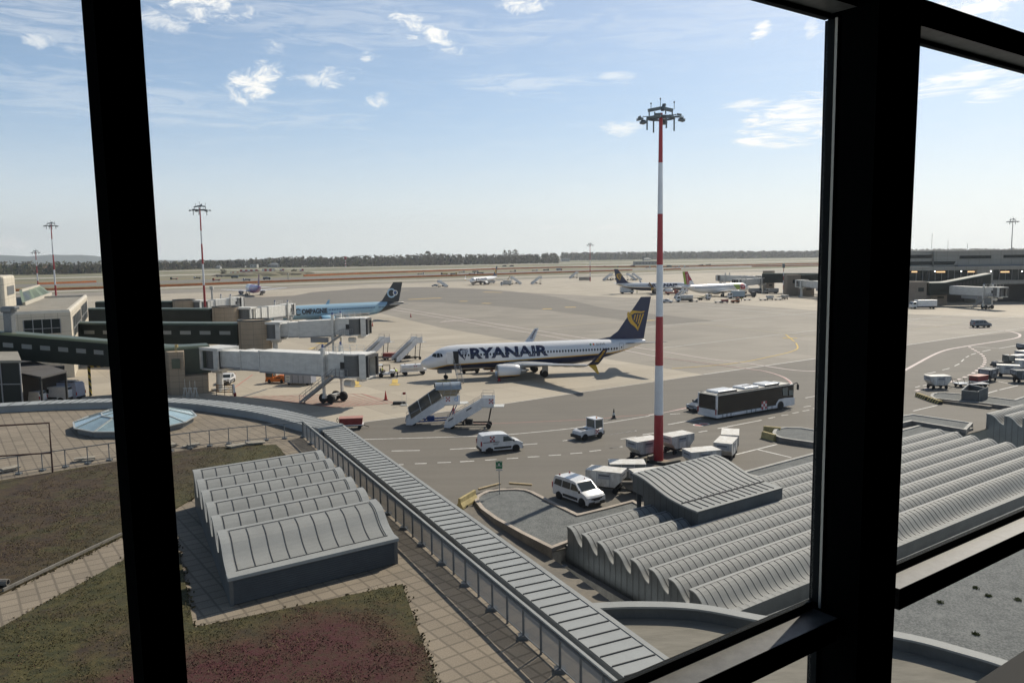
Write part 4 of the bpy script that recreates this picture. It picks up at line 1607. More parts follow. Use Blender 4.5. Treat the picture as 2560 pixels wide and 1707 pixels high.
def foil(n=9, t=.12):
    xs = [(1 - math.cos(math.pi * i / (n - 1))) / 2 for i in range(n)]
    h = [5 * t * (.2969 * math.sqrt(x) - .126 * x - .3516 * x * x + .2843 * x ** 3 - .1015 * x ** 4) for x in xs]
    return [(xs[i], h[i]) for i in range(n - 1, -1, -1)] + [(xs[i], -h[i] * .7) for i in range(1, n - 1)]


class Plane:
    def __init__(s, sp, root, body, wingm, finm, engm, inner=None):
        s.sp, s.root = sp, root
        P = sp['prof']
        s.P = P
        rings = []
        fine = []
        for i in range(len(P) - 1):
            k = 3 if i < 9 or i > len(P) - 9 else 2
            for j in range(k):
                f = j / k
                fine.append(tuple(P[i][q] + (P[i + 1][q] - P[i][q]) * f for q in range(4)))
        fine.append(P[-1])
        mb = MB()
        for x, zt, zb, hw in fine:
            zc, hh = (zt + zb) / 2, (zt - zb) / 2
            rings.append([(x, hw * math.cos(2 * math.pi * k / 36), zc + hh * math.sin(2 * math.pi * k / 36)) for k in range(36)])
        mb.loft(rings)
        # wing box fairing
        w = sp['wing']
        x0, x1 = w[1][1] - 1.5, w[1][1] + w[1][2] + 2.5
        fr = []
        for i in range(9):
            f = i / 8
            k = math.sin(math.pi * (.06 + .88 * f)) ** .6
            fr.append([(x0 + (x1 - x0) * f, 2.0 * k * math.cos(a), 1.95 - .0 + .72 * k * math.sin(a)) for a in [2 * math.pi * q / 20 for q in range(20)]])
        mb.loft(fr)
        s.fus = mb.build('fuselage', body, root, smooth=True, angle=50)
        # wings
        s.wings = {}
        for sd in (-1, 1):
            rings = []
            for y, xl, c, z, tc in w:
                rings.append([(xl + q[0] * c, sd * y, z + q[1] * c) for q in foil(9, tc)])
            mb = MB()
            mb.loft(rings)
            wo = mb.build('wing', wingm, root, smooth=True, angle=40)
            s.wings[sd] = wo
            for yy in (5.2 + 2.6, 11.0, 13.6):
                mb = MB()
                for i in range(len(w) - 1):
                    if w[i][0] <= yy <= w[i + 1][0]:
                        f = (yy - w[i][0]) / (w[i + 1][0] - w[i][0])
                        xt = w[i][1] + w[i][2] + f * (w[i + 1][1] + w[i + 1][2] - w[i][1] - w[i][2])
                        zt = w[i][3] + f * (w[i + 1][3] - w[i][3])
                mb.loft([[(xt + dx, sd * yy + r * math.cos(a), zt - .22 + r * 1.1 * math.sin(a)) for a in [2 * math.pi * q / 8 for q in range(8)]] for dx, r in ((-1.9, .03), (-1.2, .17), (0, .17), (.7, .04))])
                mb.build('flap_fairing', wingm, wo, smooth=True)
            
        # fin and tailplane
        rings = []
        for xl, xt, z, th in sp['fin']:
            rings.append([(xl + q[0] * (xt - xl), q[1] / .12 * .5 * th, z) for q in [(a, b if b > 0 else b / .7) for a, b in foil(9, .12)]])
        mb = MB()
        mb.loft(rings)
        s.fin = mb.build('tail_fin', finm, root, smooth=True, angle=40)
        for sd in (-1, 1):
            rings = [[(xl + q[0] * c, sd * y, z + q[1] * c) for q in foil(9, tc)] for y, xl, c, z, tc in sp['stab']]
            mb = MB()
            mb.loft(rings)
            mb.build('tailplane', wingm, root, smooth=True, angle=40)
        # engines
        ye, xe, ze, pr, le = sp['eng']
        for sd in (-1, 1):
            mb = MB()
            mb.lathe([(r, xe + h) for h, r in pr], 24, 'x', (0, sd * ye, ze), 0, caps=False)
            mb.lathe([(pr[1][1], xe + .12), (pr[0][1], xe), (pr[0][1] - .1, xe + .12), (pr[0][1] - .12, xe + .7)], 24, 'x', (0, sd * ye, ze), 1, caps=False)
            mb.lathe([(pr[-1][1], xe + pr[-1][0]), (pr[-1][1] - .2, xe + pr[-1][0])], 24, 'x', (0, sd * ye, ze), 2, caps=False)
            mb.lathe([(.62, xe + pr[-1][0] - .1), (.48, xe + le)], 16, 'x', (0, sd * ye, ze), 1)
            mb.lathe([(.33, xe + le), (.04, xe + le + .7)], 12, 'x', (0, sd * ye, ze), 2)
            wz = 2.3 + (ye - 5) * .1
            mb.xz([(xe + .9, ze + pr[2][1] - .1), (xe + 2.2, wz + .35), (xe + 6.2, wz + .2), (xe + 5.4, wz - .25), (xe + 3.4, ze + .6)], sd * ye - .16, sd * ye + .16, 0)
            e = mb.build('engine', [engm, M_metal, M_strut], root, smooth=True, angle=40)
            f = MB()
            f.lathe([(.26, xe + .45), (.28, xe + .75), (pr[0][1] - .13, xe + .85), (0.01, xe + .87)], 20, 'x', (0, sd * ye, ze), 0)
            f.build('fan', M_blk, e, smooth=True)
        # landing gear
        g = sp['gear']
        nx, nr, nw, dy = g['nose']
        s.gear('nose', nx, 0, nr, nw, dy)
        mx_, my_, mr_, mw_ = g['main']
        for sd in (-1, 1):
            s.gear('main', mx_, sd * my_, mr_, mw_, .46)

    def gear(s, kind, x, y, r, w, dy):
        mb = MB()
        top = 1.9 if kind == 'nose' else 2.3
        mb.tube([(x, y, r), (x + (.0 if kind == 'nose' else .1), y, top)], .09 if kind == 'nose' else .15, 10)
        mb.tube([(x, y - dy, r), (x, y + dy, r)], .07, 8)
        mb.tube([(x, y, r + .5), (x - .9 if kind == 'nose' else x, y * .55, top - .1)], .05, 6)
        if kind == 'nose':
            mb.bx(x - 1.3, x + .9, y - .52, y - .48, 1.0, 1.62)
            mb.bx(x - 1.3, x + .9, y + .48, y + .52, 1.0, 1.62)
        else:
            sd = 1 if y > 0 else -1
            mb.bx(x - .5, x + .5, y + sd * .62, y + sd * .66, .75, 2.1)
        o = mb.build('landing_gear', M_strut, s.root, smooth=True)
        for sd in (-1, 1):
            m = MB()
            m.lathe([(r * .55, -w / 2), (r * .9, -w / 2), (r, -w * .3), (r, w * .3), (r * .9, w / 2), (r * .55, w / 2)], 20, 'y', (x, y + sd * dy, r))
            m.lathe([(r * .54, -w / 2 + .01), (.02, -w / 2 + .06)], 14, 'y', (x, y + sd * dy, r), 1)
            m.lathe([(r * .54, w / 2 - .01), (.02, w / 2 - .06)], 14, 'y', (x, y + sd * dy, r), 1)
            m.build('wheel', [M_tyre, M_hub], o, smooth=True)

    def sec(s, x):
        P = s.P
        for i in range(len(P) - 1):
            if P[i][0] <= x <= P[i + 1][0]:
                f = (x - P[i][0]) / (P[i + 1][0] - P[i][0])
                return [P[i][q] + (P[i + 1][q] - P[i][q]) * f for q in (1, 2, 3)]
        return P[-1][1:]

    def surf(s, x, z, side, off=.02):
        zt, zb, hw = s.sec(x)
        zc, hh = (zt + zb) / 2, (zt - zb) / 2
        q = max(-.985, min(.985, (z - zc) / hh))
        c = math.sqrt(1 - q * q)
        return (x, side * (hw * c + off * c), zc + q * hh + off * q)

    def decal(s, vs, fs, side, name=None, mats=None, off=.02, parent=None, cut=.3, mb=None, mi=0):
        bm = bmesh.new()
        bv = [bm.verts.new((v[0], 0, v[1])) for v in vs]
        for f in fs:
            try:
                bm.faces.new([bv[i] for i in f])
            except ValueError:
                pass
        bmesh.ops.triangulate(bm, faces=bm.faces[:])
        z0, z1 = min(v[1] for v in vs), max(v[1] for v in vs)
        x0, x1 = min(v[0] for v in vs), max(v[0] for v in vs)
        for lo, hi, no, st in ((z0, z1, (0, 0, 1), cut), (x0, x1, (1, 0, 0), 1.2 if x0 > 6 else .4)):
            q = lo + st
            while q < hi:
                bmesh.ops.bisect_plane(bm, geom=bm.verts[:] + bm.edges[:] + bm.faces[:], plane_co=(q, 0, q), plane_no=no, dist=1e-5)
                q += st
        bm.verts.index_update()
        out = [s.surf(v.co.x, v.co.z, side, off) for v in bm.verts]
        ff = [tuple(v.index for v in f.verts) for f in bm.faces]
        bm.free()
        m = mb or MB()
        m.add(out, ff, mi)
        return m if mb else m.build(name, mats, parent or s.root)

    def text(s, txt, x0, x1, z0, z1, side, mats, name='lettering', bold=.03, off=.022):
        vs, fs = text2d(txt, bold)
        return s.decal([(x0 + u * (x1 - x0), z0 + v * (z1 - z0)) for u, v in vs], fs, side, name, mats, off)

    def windows(s, side, skip=(), x0=None, x1=None):
        a, b, st = s.sp['winx']
        x, zc = (x0 or a), s.sp['winz']
        while x < (x1 or b):
            if not any(p <= x <= q for p, q in skip):
                s.decal([(x - .125, zc - .13), (x - .07, zc - .19), (x + .07, zc - .19), (x + .125, zc - .13), (x + .125, zc + .13), (x + .07, zc + .19), (x - .07, zc + .19), (x - .125, zc + .13)],
                        [tuple(range(8))], side, 'window', M_glass, .03)
            x += st

    def cockpit(s, k=0.0):
        d = s.sp['prof']
        a = d[4][0]
        z = (3.72 if s.sp is B737 else 4.15)
        for side in (-1, 1):
            for q in ([(a - .28, z + .12), (a + .32, z - .04), (a + .42, z + .56), (a - .02, z + .52)], [(a + .40, z - .04), (a + .88, z + .0), (a + .86, z + .62), (a + .50, z + .58)],
                      [(a + .96, z + .02), (a + 1.32, z + .1), (a + 1.2, z + .5), (a + .94, z + .62)]):
                s.decal(q, [(0, 1, 2, 3)], side, 'cockpit_window', M_glass, .025, cut=.12)

    def fin_decal(s, vs, fs, side, name, mats, off=.03):
        F = s.sp['fin']

        def fy(x, z):
            for i in range(len(F) - 1):
                if F[i][2] <= z <= F[i + 1][2] or i == len(F) - 2:
                    f = (z - F[i][2]) / (F[i + 1][2] - F[i][2])
                    xl, xt, th = [F[i][q] + (F[i + 1][q] - F[i][q]) * f for q in (0, 1, 3)]
                    u = max(0, min(1, (x - xl) / (xt - xl)))
                    return 5 * .5 * th * (.2969 * math.sqrt(u) - .126 * u - .3516 * u * u + .2843 * u ** 3 - .1015 * u ** 4)
            return 0
        m = MB()
        m.add([(x, side * (fy(x, z) + off), z) for x, z in vs], fs)
        return m.build(name, mats, s.fin)


def fill(polys):
    """triangulated fill of several outlines (x, z)"""
    vs, fs = [], []
    for p in polys:
        bm = bmesh.new()
        f = bm.faces.new([bm.verts.new((a, 0, b)) for a, b in p])
        bmesh.ops.triangulate(bm, faces=[f])
        bm.verts.index_update()
        o = len(vs)
        vs += [(v.co.x, v.co.z) for v in bm.verts]
        fs += [tuple(o + v.index for v in g.verts) for g in bm.faces]
        bm.free()
    return vs, fs


def ring2d(cx, cz, r0, r1, a0, a1, n=24):
    vs, fs = [], []
    for i in range(n + 1):
        a = rad(a0 + (a1 - a0) * i / n)
        vs += [(cx + r0 * math.cos(a), cz + r0 * math.sin(a)), (cx + r1 * math.cos(a), cz + r1 * math.sin(a))]
    return vs, [(2 * i, 2 * i + 1, 2 * i + 3, 2 * i + 2) for i in range(n)]


# the harp emblem, drawn in a unit box with x to the right, z up
HARP = [[(.02, .86), (.06, .93), (.12, .94), (.16, .90), (.14, .84), (.08, .80)],
        [(.16, .88), (.24, .985), (.36, 1.0), (.55, .965), (.80, .94), (1.0, .965), (.92, .885), (.75, .865), (.56, .88), (.40, .865), (.30, .80), (.22, .80)],
        [(.02, .82), (.12, .82), (.24, .80), (.22, .70), (.30, .56), (.42, .42), (.54, .30), (.60, .16), (.62, .0), (.52, .13), (.40, .24), (.22, .36), (.10, .52), (.04, .66)],
        [(.43, .80), (.49, .81), (.42, .55), (.36, .53)], [(.57, .81), (.63, .82), (.54, .46), (.48, .44)], [(.71, .81), (.78, .82), (.64, .36), (.58, .34)],
        [(.86, .82), (.94, .83), (.66, .14), (.62, .05), (.62, .2)]]


def ryan_plane(root, side=-1, detail=True):
    p = Plane(B737, root, MATS['two_tone_body'], M_gpaint, M_navy, MATS['two_tone_engine'])
    p.cockpit()
    fl = (lambda x: x)
    if side > 0:                               # right-hand side of the aeroplane: the text still starts behind the front door
        tx = (20.7, 7.7)
    else:
        tx = (7.7, 20.7)
    p.text('RYANAIR', tx[0], tx[1], 3.28, 4.98, side, M_navy, bold=.045)
    h = HARP
    if side < 0:
        v, f = fill([[(5.7 + a * 1.75, 3.1 + b * 1.85) for a, b in q] for q in h])
    else:
        v, f = fill([[(23.0 - a * 1.75, 3.1 + b * 1.85) for a, b in q] for q in h])
    p.decal(v, f, side, 'emblem', M_navy, .022)
    # harp on the fin, winglets
    hx, hz, s_ = 35.6, 6.75, 1.0
    if side < 0:
        v, f = fill([[(35.15 + a * 3.35, 6.55 + b * 3.55) for a, b in q] for q in h])
    else:
        v, f = fill([[(38.5 - a * 3.0, 6.55 + b * 3.55) for a, b in q] for q in h])
    p.fin_decal(v, f, side, 'emblem', M_gold)
    for sd in (-1, 1):
        y, xl, c, z, tc = B737['wing'][-1]
        sec = [(0, 0, 0, c), (.22, .25, .35, c * .92), (.55, 1.0, 1.1, c * .75), (.85, 2.45, 2.35, c * .42)]
        rings = [[(xl + dx + q[0] * cc, sd * (y + dy) - sd * q[1] * cc * .8, z + dz) for q in foil(7, .10)] for dy, dz, dx, cc in sec]
        mb = MB()
        mb.loft(rings)
        me = mb.build('winglet', [M_navy, M_wpaint], p.wings[sd], smooth=True, angle=40)
        for pl in me.data.polygons:
            if pl.normal.y * sd < -.2:
                pl.material_index = 1
        rings = [[(xl + .25 + dx + q[0] * cc, sd * (y + dy) - sd * q[1] * cc, z + dz) for q in foil(7, .10)] for dy, dz, dx, cc in ((-.02, 0, 0, c * .7), (.15, -.3, .35, c * .55), (.45, -1.3, 1.3, c * .16))]
        mb = MB()
        mb.loft(rings)
        mb.build('winglet_strake', M_gold, p.wings[sd], smooth=True)
        # RYANAIR up the blade: on the outer side of the near one, the inner side of the far one
        outer = (sd == side)
        mb = MB()
        vs, fs = text2d('RYANAIR', .03)

        def Q(u, v):
            zz = .5 + u * 1.75
            f = zz / 2.45
            dyo = .30 + .55 * f
            cc = c * (.9 - .48 * f)
            x = xl + .42 + f * 1.95 + cc * (.62 - v * .42)
            return (x, sd * (y + dyo + (.13 if outer else -.13)), z + zz)
        mb.add([Q(u, v if (side < 0) == outer else 1 - v) for u, v in vs], fs)
        mb.build('lettering', M_gold if outer else M_navy, p.wings[sd])
    return p


livery('two_tone_body', ryan_body)
eng_paint('two_tone_engine', (.74, .74, .74), (.60, .34, .03), (.012, .018, .055), .78, .95)

# --- the Ryanair jet in the middle of the picture
NG = G(1114.7, 947.2)
T_RZ = rad(14.6)
nose = NG - Vector((math.cos(T_RZ), math.sin(T_RZ), 0)) * 4.0
RY = thing('airliner', 'white and navy twinjet in the middle with its front steps down', 'airliner', nose, T_RZ, 'white and navy jets')
p = ryan_plane(RY, -1)
p.windows(-1, skip=((14.4, 14.9),))
# doors
for x0, x1, z0, z1 in ((33.3, 34.1, 2.95, 4.75),):
    for q in ([(x0, z0), (x0 + .07, z0), (x0 + .07, z1), (x0, z1)], [(x1 - .07, z0), (x1, z0), (x1, z1), (x1 - .07, z1)], [(x0, z1 - .07), (x1, z1 - .07), (x1, z1), (x0, z1)], [(x0, z0), (x1, z0), (x1, z0 + .07), (x0, z0 + .07)]):
        pass
    mb = MB()
    for q in ([(x0, z0), (x0 + .06, z0), (x0 + .06, z1), (x0, z1)], [(x1 - .06, z0), (x1, z0), (x1, z1), (x1 - .06, z1)], [(x0, z1 - .06), (x1, z1 - .06), (x1, z1), (x0, z1)]):
        p.decal(q, [(0, 1, 2, 3)], -1, mb=mb, off=.022)
    mb.build('cabin_door', mat('door_outline_grey', (.25, .26, .28), .5), RY)
    p.decal([(x0 + .3, z0 + 1.0), (x0 + .5, z0 + 1.0), (x0 + .5, z0 + 1.25), (x0 + .3, z0 + 1.25)], [(0, 1, 2, 3)], -1, 'window', M_glass, .03)
mb = MB()
p.decal([(4.95, 2.62), (5.82, 2.62), (5.82, 4.58), (4.95, 4.58)], [(0, 1, 2, 3)], -1, mb=mb, off=.02)
mb.build('doorway', M_blk, RY)  # flat black patch stands for the unlit cabin inside
mb = MB()
mb.bx(3.85, 4.82, -2.20, -2.08, 2.70, 4.60)
mb.build('cabin_door', M_wpaint, RY, bevel=.05)
# overwing exits
for x0 in (15.9, 17.5):
    mb = MB()
    for q in ([(x0, 3.4), (x0 + .05, 3.4), (x0 + .05, 4.5), (x0, 4.5)], [(x0 + .65, 3.4), (x0 + .7, 3.4), (x0 + .7, 4.5), (x0 + .65, 4.5)]):
        p.decal(q, [(0, 1, 2, 3)], -1, mb=mb, off=.026)
    mb.build('exit_hatch', M_wpaint, RY)
p.text('EI-EVE', 29.2, 30.7, 4.62, 4.9, -1, M_blk, bold=.0)
mb = MB()
for i, c in enumerate(((0, 0), (.27, 1), (.54, 2))):
    p.decal([(28.0 + c[0], 4.62), (28.27 + c[0], 4.62), (28.27 + c[0], 4.92), (28.0 + c[0], 4.92)], [(0, 1, 2, 3)], -1, mb=mb, mi=i)
mb.build('flag', [mat('flag_green', (.02, .18, .06), .5), M_wpaint, mat('flag_orange', (.55, .12, .03), .5)], RY)
# air stair
mb = MB()
d0, d1 = Vector((5.38, -1.95, 2.66)), Vector((5.38, -5.6, .12))
for x in (4.98, 5.78):
    mb.bar((x, d0.y, d0.z), (x, d1.y, d1.z), .07, .2, 0)
    mb.bar((x, d0.y, d0.z + .95), (x, d1.y, d1.z + .9), .035, .035, 1)
    for f in (0, .5, 1):
        q = d0.lerp(d1, f)
        mb.bar((x, q.y, q.z), (x, q.y, q.z + .93), .03, .03, 1)
for i in range(13):
    q = d0.lerp(d1, (i + .5) / 13)
    mb.bx(4.98, 5.78, q.y - .14, q.y + .14, q.z - .03, q.z + .02, 2 if i % 2 else 0)
for x in (5.0, 5.76):
    mb.bar((x, d1.y + .3, .5), (x, d1.y + .1, 0), .07, .07, 0)
mb.build('airstair', [M_strut, M_metal, mat('stair_tread', (.22, .22, .22), .6)], RY)

# --- the pale blue jet on the left
livery('pale_blue_body', comp_body)
M_ctail = mat('charcoal_tail_paint', (.030, .036, .042), .4)
tail = AT(1010, 755, 256)
LC = thing('airliner', 'pale blue twinjet with a charcoal tail parked behind the boarding bridges on the left', 'airliner', (tail.x - AX.x * 44.0, tail.y - AX.y * 44.0, 0), ROTA)
p = Plane(A321, LC, MATS['pale_blue_body'], M_gpaint, M_ctail, mat('pale_blue_engine', (.26, .48, .64), .4))
p.cockpit()
M_cblk = mat('charcoal_letters', (.035, .035, .038), .5)
vs, fs = ring2d(8.45, 4.05, .66, 1.0, 40, 320)
p.decal(vs, fs, -1, 'lettering', M_cblk, .022)
p.text('OMPAGNIE', 9.5, 17.4, 3.3, 4.85, -1, M_cblk, bold=.05)
p.text('La', 5.2, 6.9, 3.45, 4.8, -1, M_cblk, bold=.03)
p.windows(-1, skip=((0, 17.6),))
v, f = ring2d(39.6, 8.4, 1.02, 1.5, 35, 325)
p.fin_decal(v, f, -1, 'emblem', mat('emblem_pale_blue', (.40, .56, .68), .5))
v, f = ring2d(40.95, 8.45, .55, .86, 0, 360)
p.fin_decal(v, f, -1, 'emblem', M_wpaint, .05)
v, f = ring2d(40.95, 8.45, .02, .36, 0, 360)
p.fin_decal(v, f, -1, 'emblem', mat('emblem_blue', (.05, .12, .32), .5), .05)
for sd in (-1, 1):
    y, xl, c, z, tc = A321['wing'][-1]
    rings = [[(xl + dx + q[0] * cc, sd * (y + dy) - sd * q[1] * cc * .8, z + dz) for q in foil(7, .10)] for dy, dz, dx, cc in ((0, 0, 0, c), (.35, .3, .35, c * .9), (.6, 1.0, 1.0, c * .7), (.8, 2.3, 1.9, c * .38))]
    mb = MB()
    mb.loft(rings)
    mb.build('winglet', mat('pale_blue_winglet', (.30, .50, .64), .4), p.wings[sd], smooth=True)

# --- the purple and pink jet taxiing away on the far left
livery('purple_body', wizz_body)
M_purp = mat('purple_tail_paint', (.10, .045, .17), .4, var=.3, vs=.2, col2=(.22, .03, .12))
wc = G(635, 738.5)
wa = rad(-64)
dw = Vector((math.cos(wa), math.sin(wa), 0))
WZ = thing('airliner', 'purple and pink twinjet seen from behind, taxiing away on the far left', 'airliner', wc - dw * 22.0, wa)
p = Plane(A321, WZ, MATS['purple_body'], mat('white_wing_paint', (.62, .63, .65), .4), M_purp, mat('purple_engine', (.045, .035, .11), .4))

# --- the small Ryanair far out on the apron
ng = G(1183, 713.2)
fa = rad(63)
df = Vector((math.cos(fa), math.sin(fa), 0))
R3 = thing('airliner', 'white and navy twinjet far out on the apron with its nose towards us', 'airliner', ng - df * 4.0, fa, 'white and navy jets')
p = ryan_plane(R3, -1)
mb = MB()
p.decal([(4.95, 2.62), (5.82, 2.62), (5.82, 4.58), (4.95, 4.58)], [(0, 1, 2, 3)], -1, mb=mb, off=.02)
mb.build('doorway', M_blk, R3)  # black patch for the dark cabin behind the open door

# --- the Ryanair on the right, tail to the left
mg = G(1637, 734.4)
R2 = thing('airliner', 'white and navy twinjet half hidden behind the white one with the red tail', 'airliner', (mg.x + 19.8, mg.y + 2.9, 0), rad(180 - 1.5), 'white and navy jets')
p = ryan_plane(R2, 1)
p.windows(1, skip=((0, 21),))

# --- the TAP jet
livery('plain_white_body', plain_body)
gm = G(1790, 741)
ta = ROTA + math.pi + rad(-2)
dt = Vector((math.cos(ta), math.sin(ta), 0))
TP = thing('airliner', 'white twinjet with a red and green tail fin and red nose patch on the right', 'airliner', gm - dt * 22.0, ta)
p = Plane(A321, TP, MATS['plain_white_body'], mat('pale_wing_paint', (.60, .61, .62), .4), M_wpaint, M_wpaint)
p.cockpit()
p.windows(1)
M_tred = mat('signal_red_paint', (.42, .03, .05), .4)
M_tgrn = mat('lime_green_paint', (.30, .42, .05), .4)
M_tlg = mat('grey_lettering', (.30, .31, .32), .5)
p.decal([(4.6, 2.9), (7.6, 2.9), (7.9, 4.0), (7.5, 5.6), (5.2, 5.6), (4.4, 4.4)], [tuple(range(6))], 1, 'emblem', M_tred, .022)
p.decal([(8.0, 2.3), (10.6, 3.2), (11.9, 4.4), (12.4, 5.5), (8.0, 5.7), (8.35, 4.2)], [tuple(range(6))], 1, 'emblem', M_tgrn, .022)
p.text('TAP', 7.1, 5.1, 3.6, 4.6, 1, M_wpaint, bold=.02, off=.04)
p.text('AIR PORTUGAL', 23.5, 14.5, 4.65, 5.25, 1, M_tlg, bold=.0)
p.fin_decal([(42.35, 6.1), (43.62, 11.72), (42.2, 11.72), (40.9, 6.1)], [(0, 1, 2, 3)], 1, 'emblem', M_tgrn, .02)
p.fin_decal([(40.95, 6.0), (42.25, 11.7), (40.45, 11.7), (39.8, 10.6), (39.3, 9.6), (39.0, 9.4), (38.3, 8.6), (37.6, 7.7), (39.4, 7.7), (39.4, 6.0)], [tuple(range(10))], 1, 'emblem', M_tred, .035)
vs, fs = text2d('AIR PORTUGAL', .01)
p.fin_decal([(39.65 + v * .8 + u * .95, 6.2 + u * 4.6) for u, v in vs], fs, 1, 'lettering', M_wpaint, .06)
# ---------------------------------------------------------------- terminals, corridors, boarding bridges
def panel_fn(base, sx, sz, jw=.03):
    def fn(t, b):
        co = t.coord()
        x, y, z = t.sep(co)
        h = t.m('ADD', t.m('MULTIPLY', x, .74), t.m('MULTIPLY', y, .67))
        fx = t.m('ABSOLUTE', t.m('SUBTRACT', t.m('FRACT', t.m('DIVIDE', h, sx)), .5))
        fz = t.m('ABSOLUTE', t.m('SUBTRACT', t.m('FRACT', t.m('DIVIDE', z, sz)), .5))
        j = t.m('MAXIMUM', t.m('GREATER_THAN', fx, .5 - jw / sx), t.m('GREATER_THAN', fz, .5 - jw / sz))
        n = t.noise(t.map(co, (1, 1, .35)), .8, 5, .65)
        n = t.m('ADD', t.m('MULTIPLY', n, .4), .8)
        c = t.n('ShaderNodeVectorMath', operation='SCALE')
        c.inputs[0].default_value = base
        t.put(c.inputs['Scale'], t.m('MULTIPLY', n, t.m('SUBTRACT', 1.0, t.m('MULTIPLY', j, .35))))
        return c.outputs[0]
    return fn


M_cream = matfn('cream_wall_panel', panel_fn((.56, .50, .40), 1.9, 2.6, .04), .6)
M_creamg = matfn('grey_cream_wall_panel', panel_fn((.30, .285, .25), 3.0, 1.6, .05), .7)
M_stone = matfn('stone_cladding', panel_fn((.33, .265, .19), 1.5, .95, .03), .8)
M_green = mat('dark_green_cladding', (.012, .019, .015), .5, var=.15, vs=.5, spec=.2)
M_greenr = mat('green_metal_roof', (.075, .095, .062), .45, var=.12, vs=.3)
M_gglass = mat('green_dark_glass', (.012, .018, .018), .35, spec=.2)
M_lglass = mat('bright_corridor_window', (.20, .21, .20), .3)  # pale opaque colour stands for daylight seen through the corridor
M_roofg = mat('grey_roof_felt', (.27, .25, .21), .9, var=.2, vs=.4)
M_bridge = mat('bridge_white_paint', (.62, .61, .57), .55, var=.14, vs=.7, stretch=(1, 1, 2.5))
M_bridget = mat('bridge_roof_white', (.74, .72, .67), .55, var=.15, vs=.8)
M_curt = mat('grey_curtain', (.12, .125, .125), .55, var=.15, vs=1.5, stretch=(1, 1, 8))
M_bell = mat('black_bellows', (.05, .05, .052), .7)
M_warm = glow('warm_lamp', (1.0, .62, .32), 1.2)
M_lamp = glow('flood_lamp_lit', (1.0, .97, .92), 6.0)


def xyD(x, D):                               # plan position of a pixel column at depth D
    return Vector(((x - 1280) / FPX * D * .9985, D, 0))


def wallrun(root, name, a, b, w, za, zb, ha, hb, mats, roofm=True):
    """a sloping box corridor between plan points a and b"""
    d = (b - a).normalized()
    n = Vector((-d.y, d.x, 0)) * (w / 2)
    o = Vector(root.location)
    mb = MB()
    r = .35
    rings = []
    for p, z, h in ((a, za, ha), (b, zb, hb)):
        ring = []
        for k, zz in ((1, z), (1, z + h - r), (1 - .3 * r / (w / 2) * 2, z + h - r * .3), (1 - r / (w / 2) * 1.4, z + h), (-1 + r / (w / 2) * 1.4, z + h), (-1 + .3 * r / (w / 2) * 2, z + h - r * .3), (-1, z + h - r), (-1, z)):
            q = p + n * k - o
            ring.append((q.x, q.y, zz))
        rings.append(ring)
    mb.loft(rings)
    for i in range(len(mb.mi)):
        mb.mi[i] = 1 if i in (1, 2, 3, 4, 5) else 0
    return mb.build(name, mats, root)


def corridor(label, a, b, w, za, zb, h, wins=0, wmat=None, group='glazed gate corridors'):
    c = thing('gate_corridor', label, 'corridor', (a.x, a.y, 0), 0, group)
    wallrun(c, 'hull', a, b, w, za, zb, h, h, [M_green, M_greenr])
    d = (b - a)
    L = d.length
    d.normalize()
    n = Vector((d.y, -d.x, 0))
    if n.y > 0:
        n = -n
    for i in range(wins):
        f0, f1 = (i + .3) / (wins + .2), (i + .85) / (wins + .2)
        mb = MB()
        vs = []
        for f, k in ((f0, 0), (f1, 0), (f1, 1), (f0, 1)):
            z = za + (zb - za) * f + h * (.46 + .17 * k)
            q = d * (L * f) + n * (w / 2 + .03)
            vs.append((q.x, q.y, z))
        mb.add(vs, [(0, 1, 2, 3)])
        mb.build('window', wmat or M_lglass, c)
    return c


def rotunda(label, c, r, z, group='stone bridge pillars'):
    o = thing('bridge_pillar', label, 'pillar', (c.x, c.y, 0), 0, group)
    mb = MB()
    mb.lathe([(r, -.1), (r, z)], 32)
    mb.build('shaft', M_stone, o, smooth=True)
    mb = MB()
    mb.lathe([(r + .05, z - .02), (r + .05, z + .22), (r - .25, z + .22), (r - .25, z - .3), (.02, z - .3)], 32)
    mb.build('rim', mat('dark_rim', (.06, .065, .065), .6), o, smooth=True, angle=20)
    return o


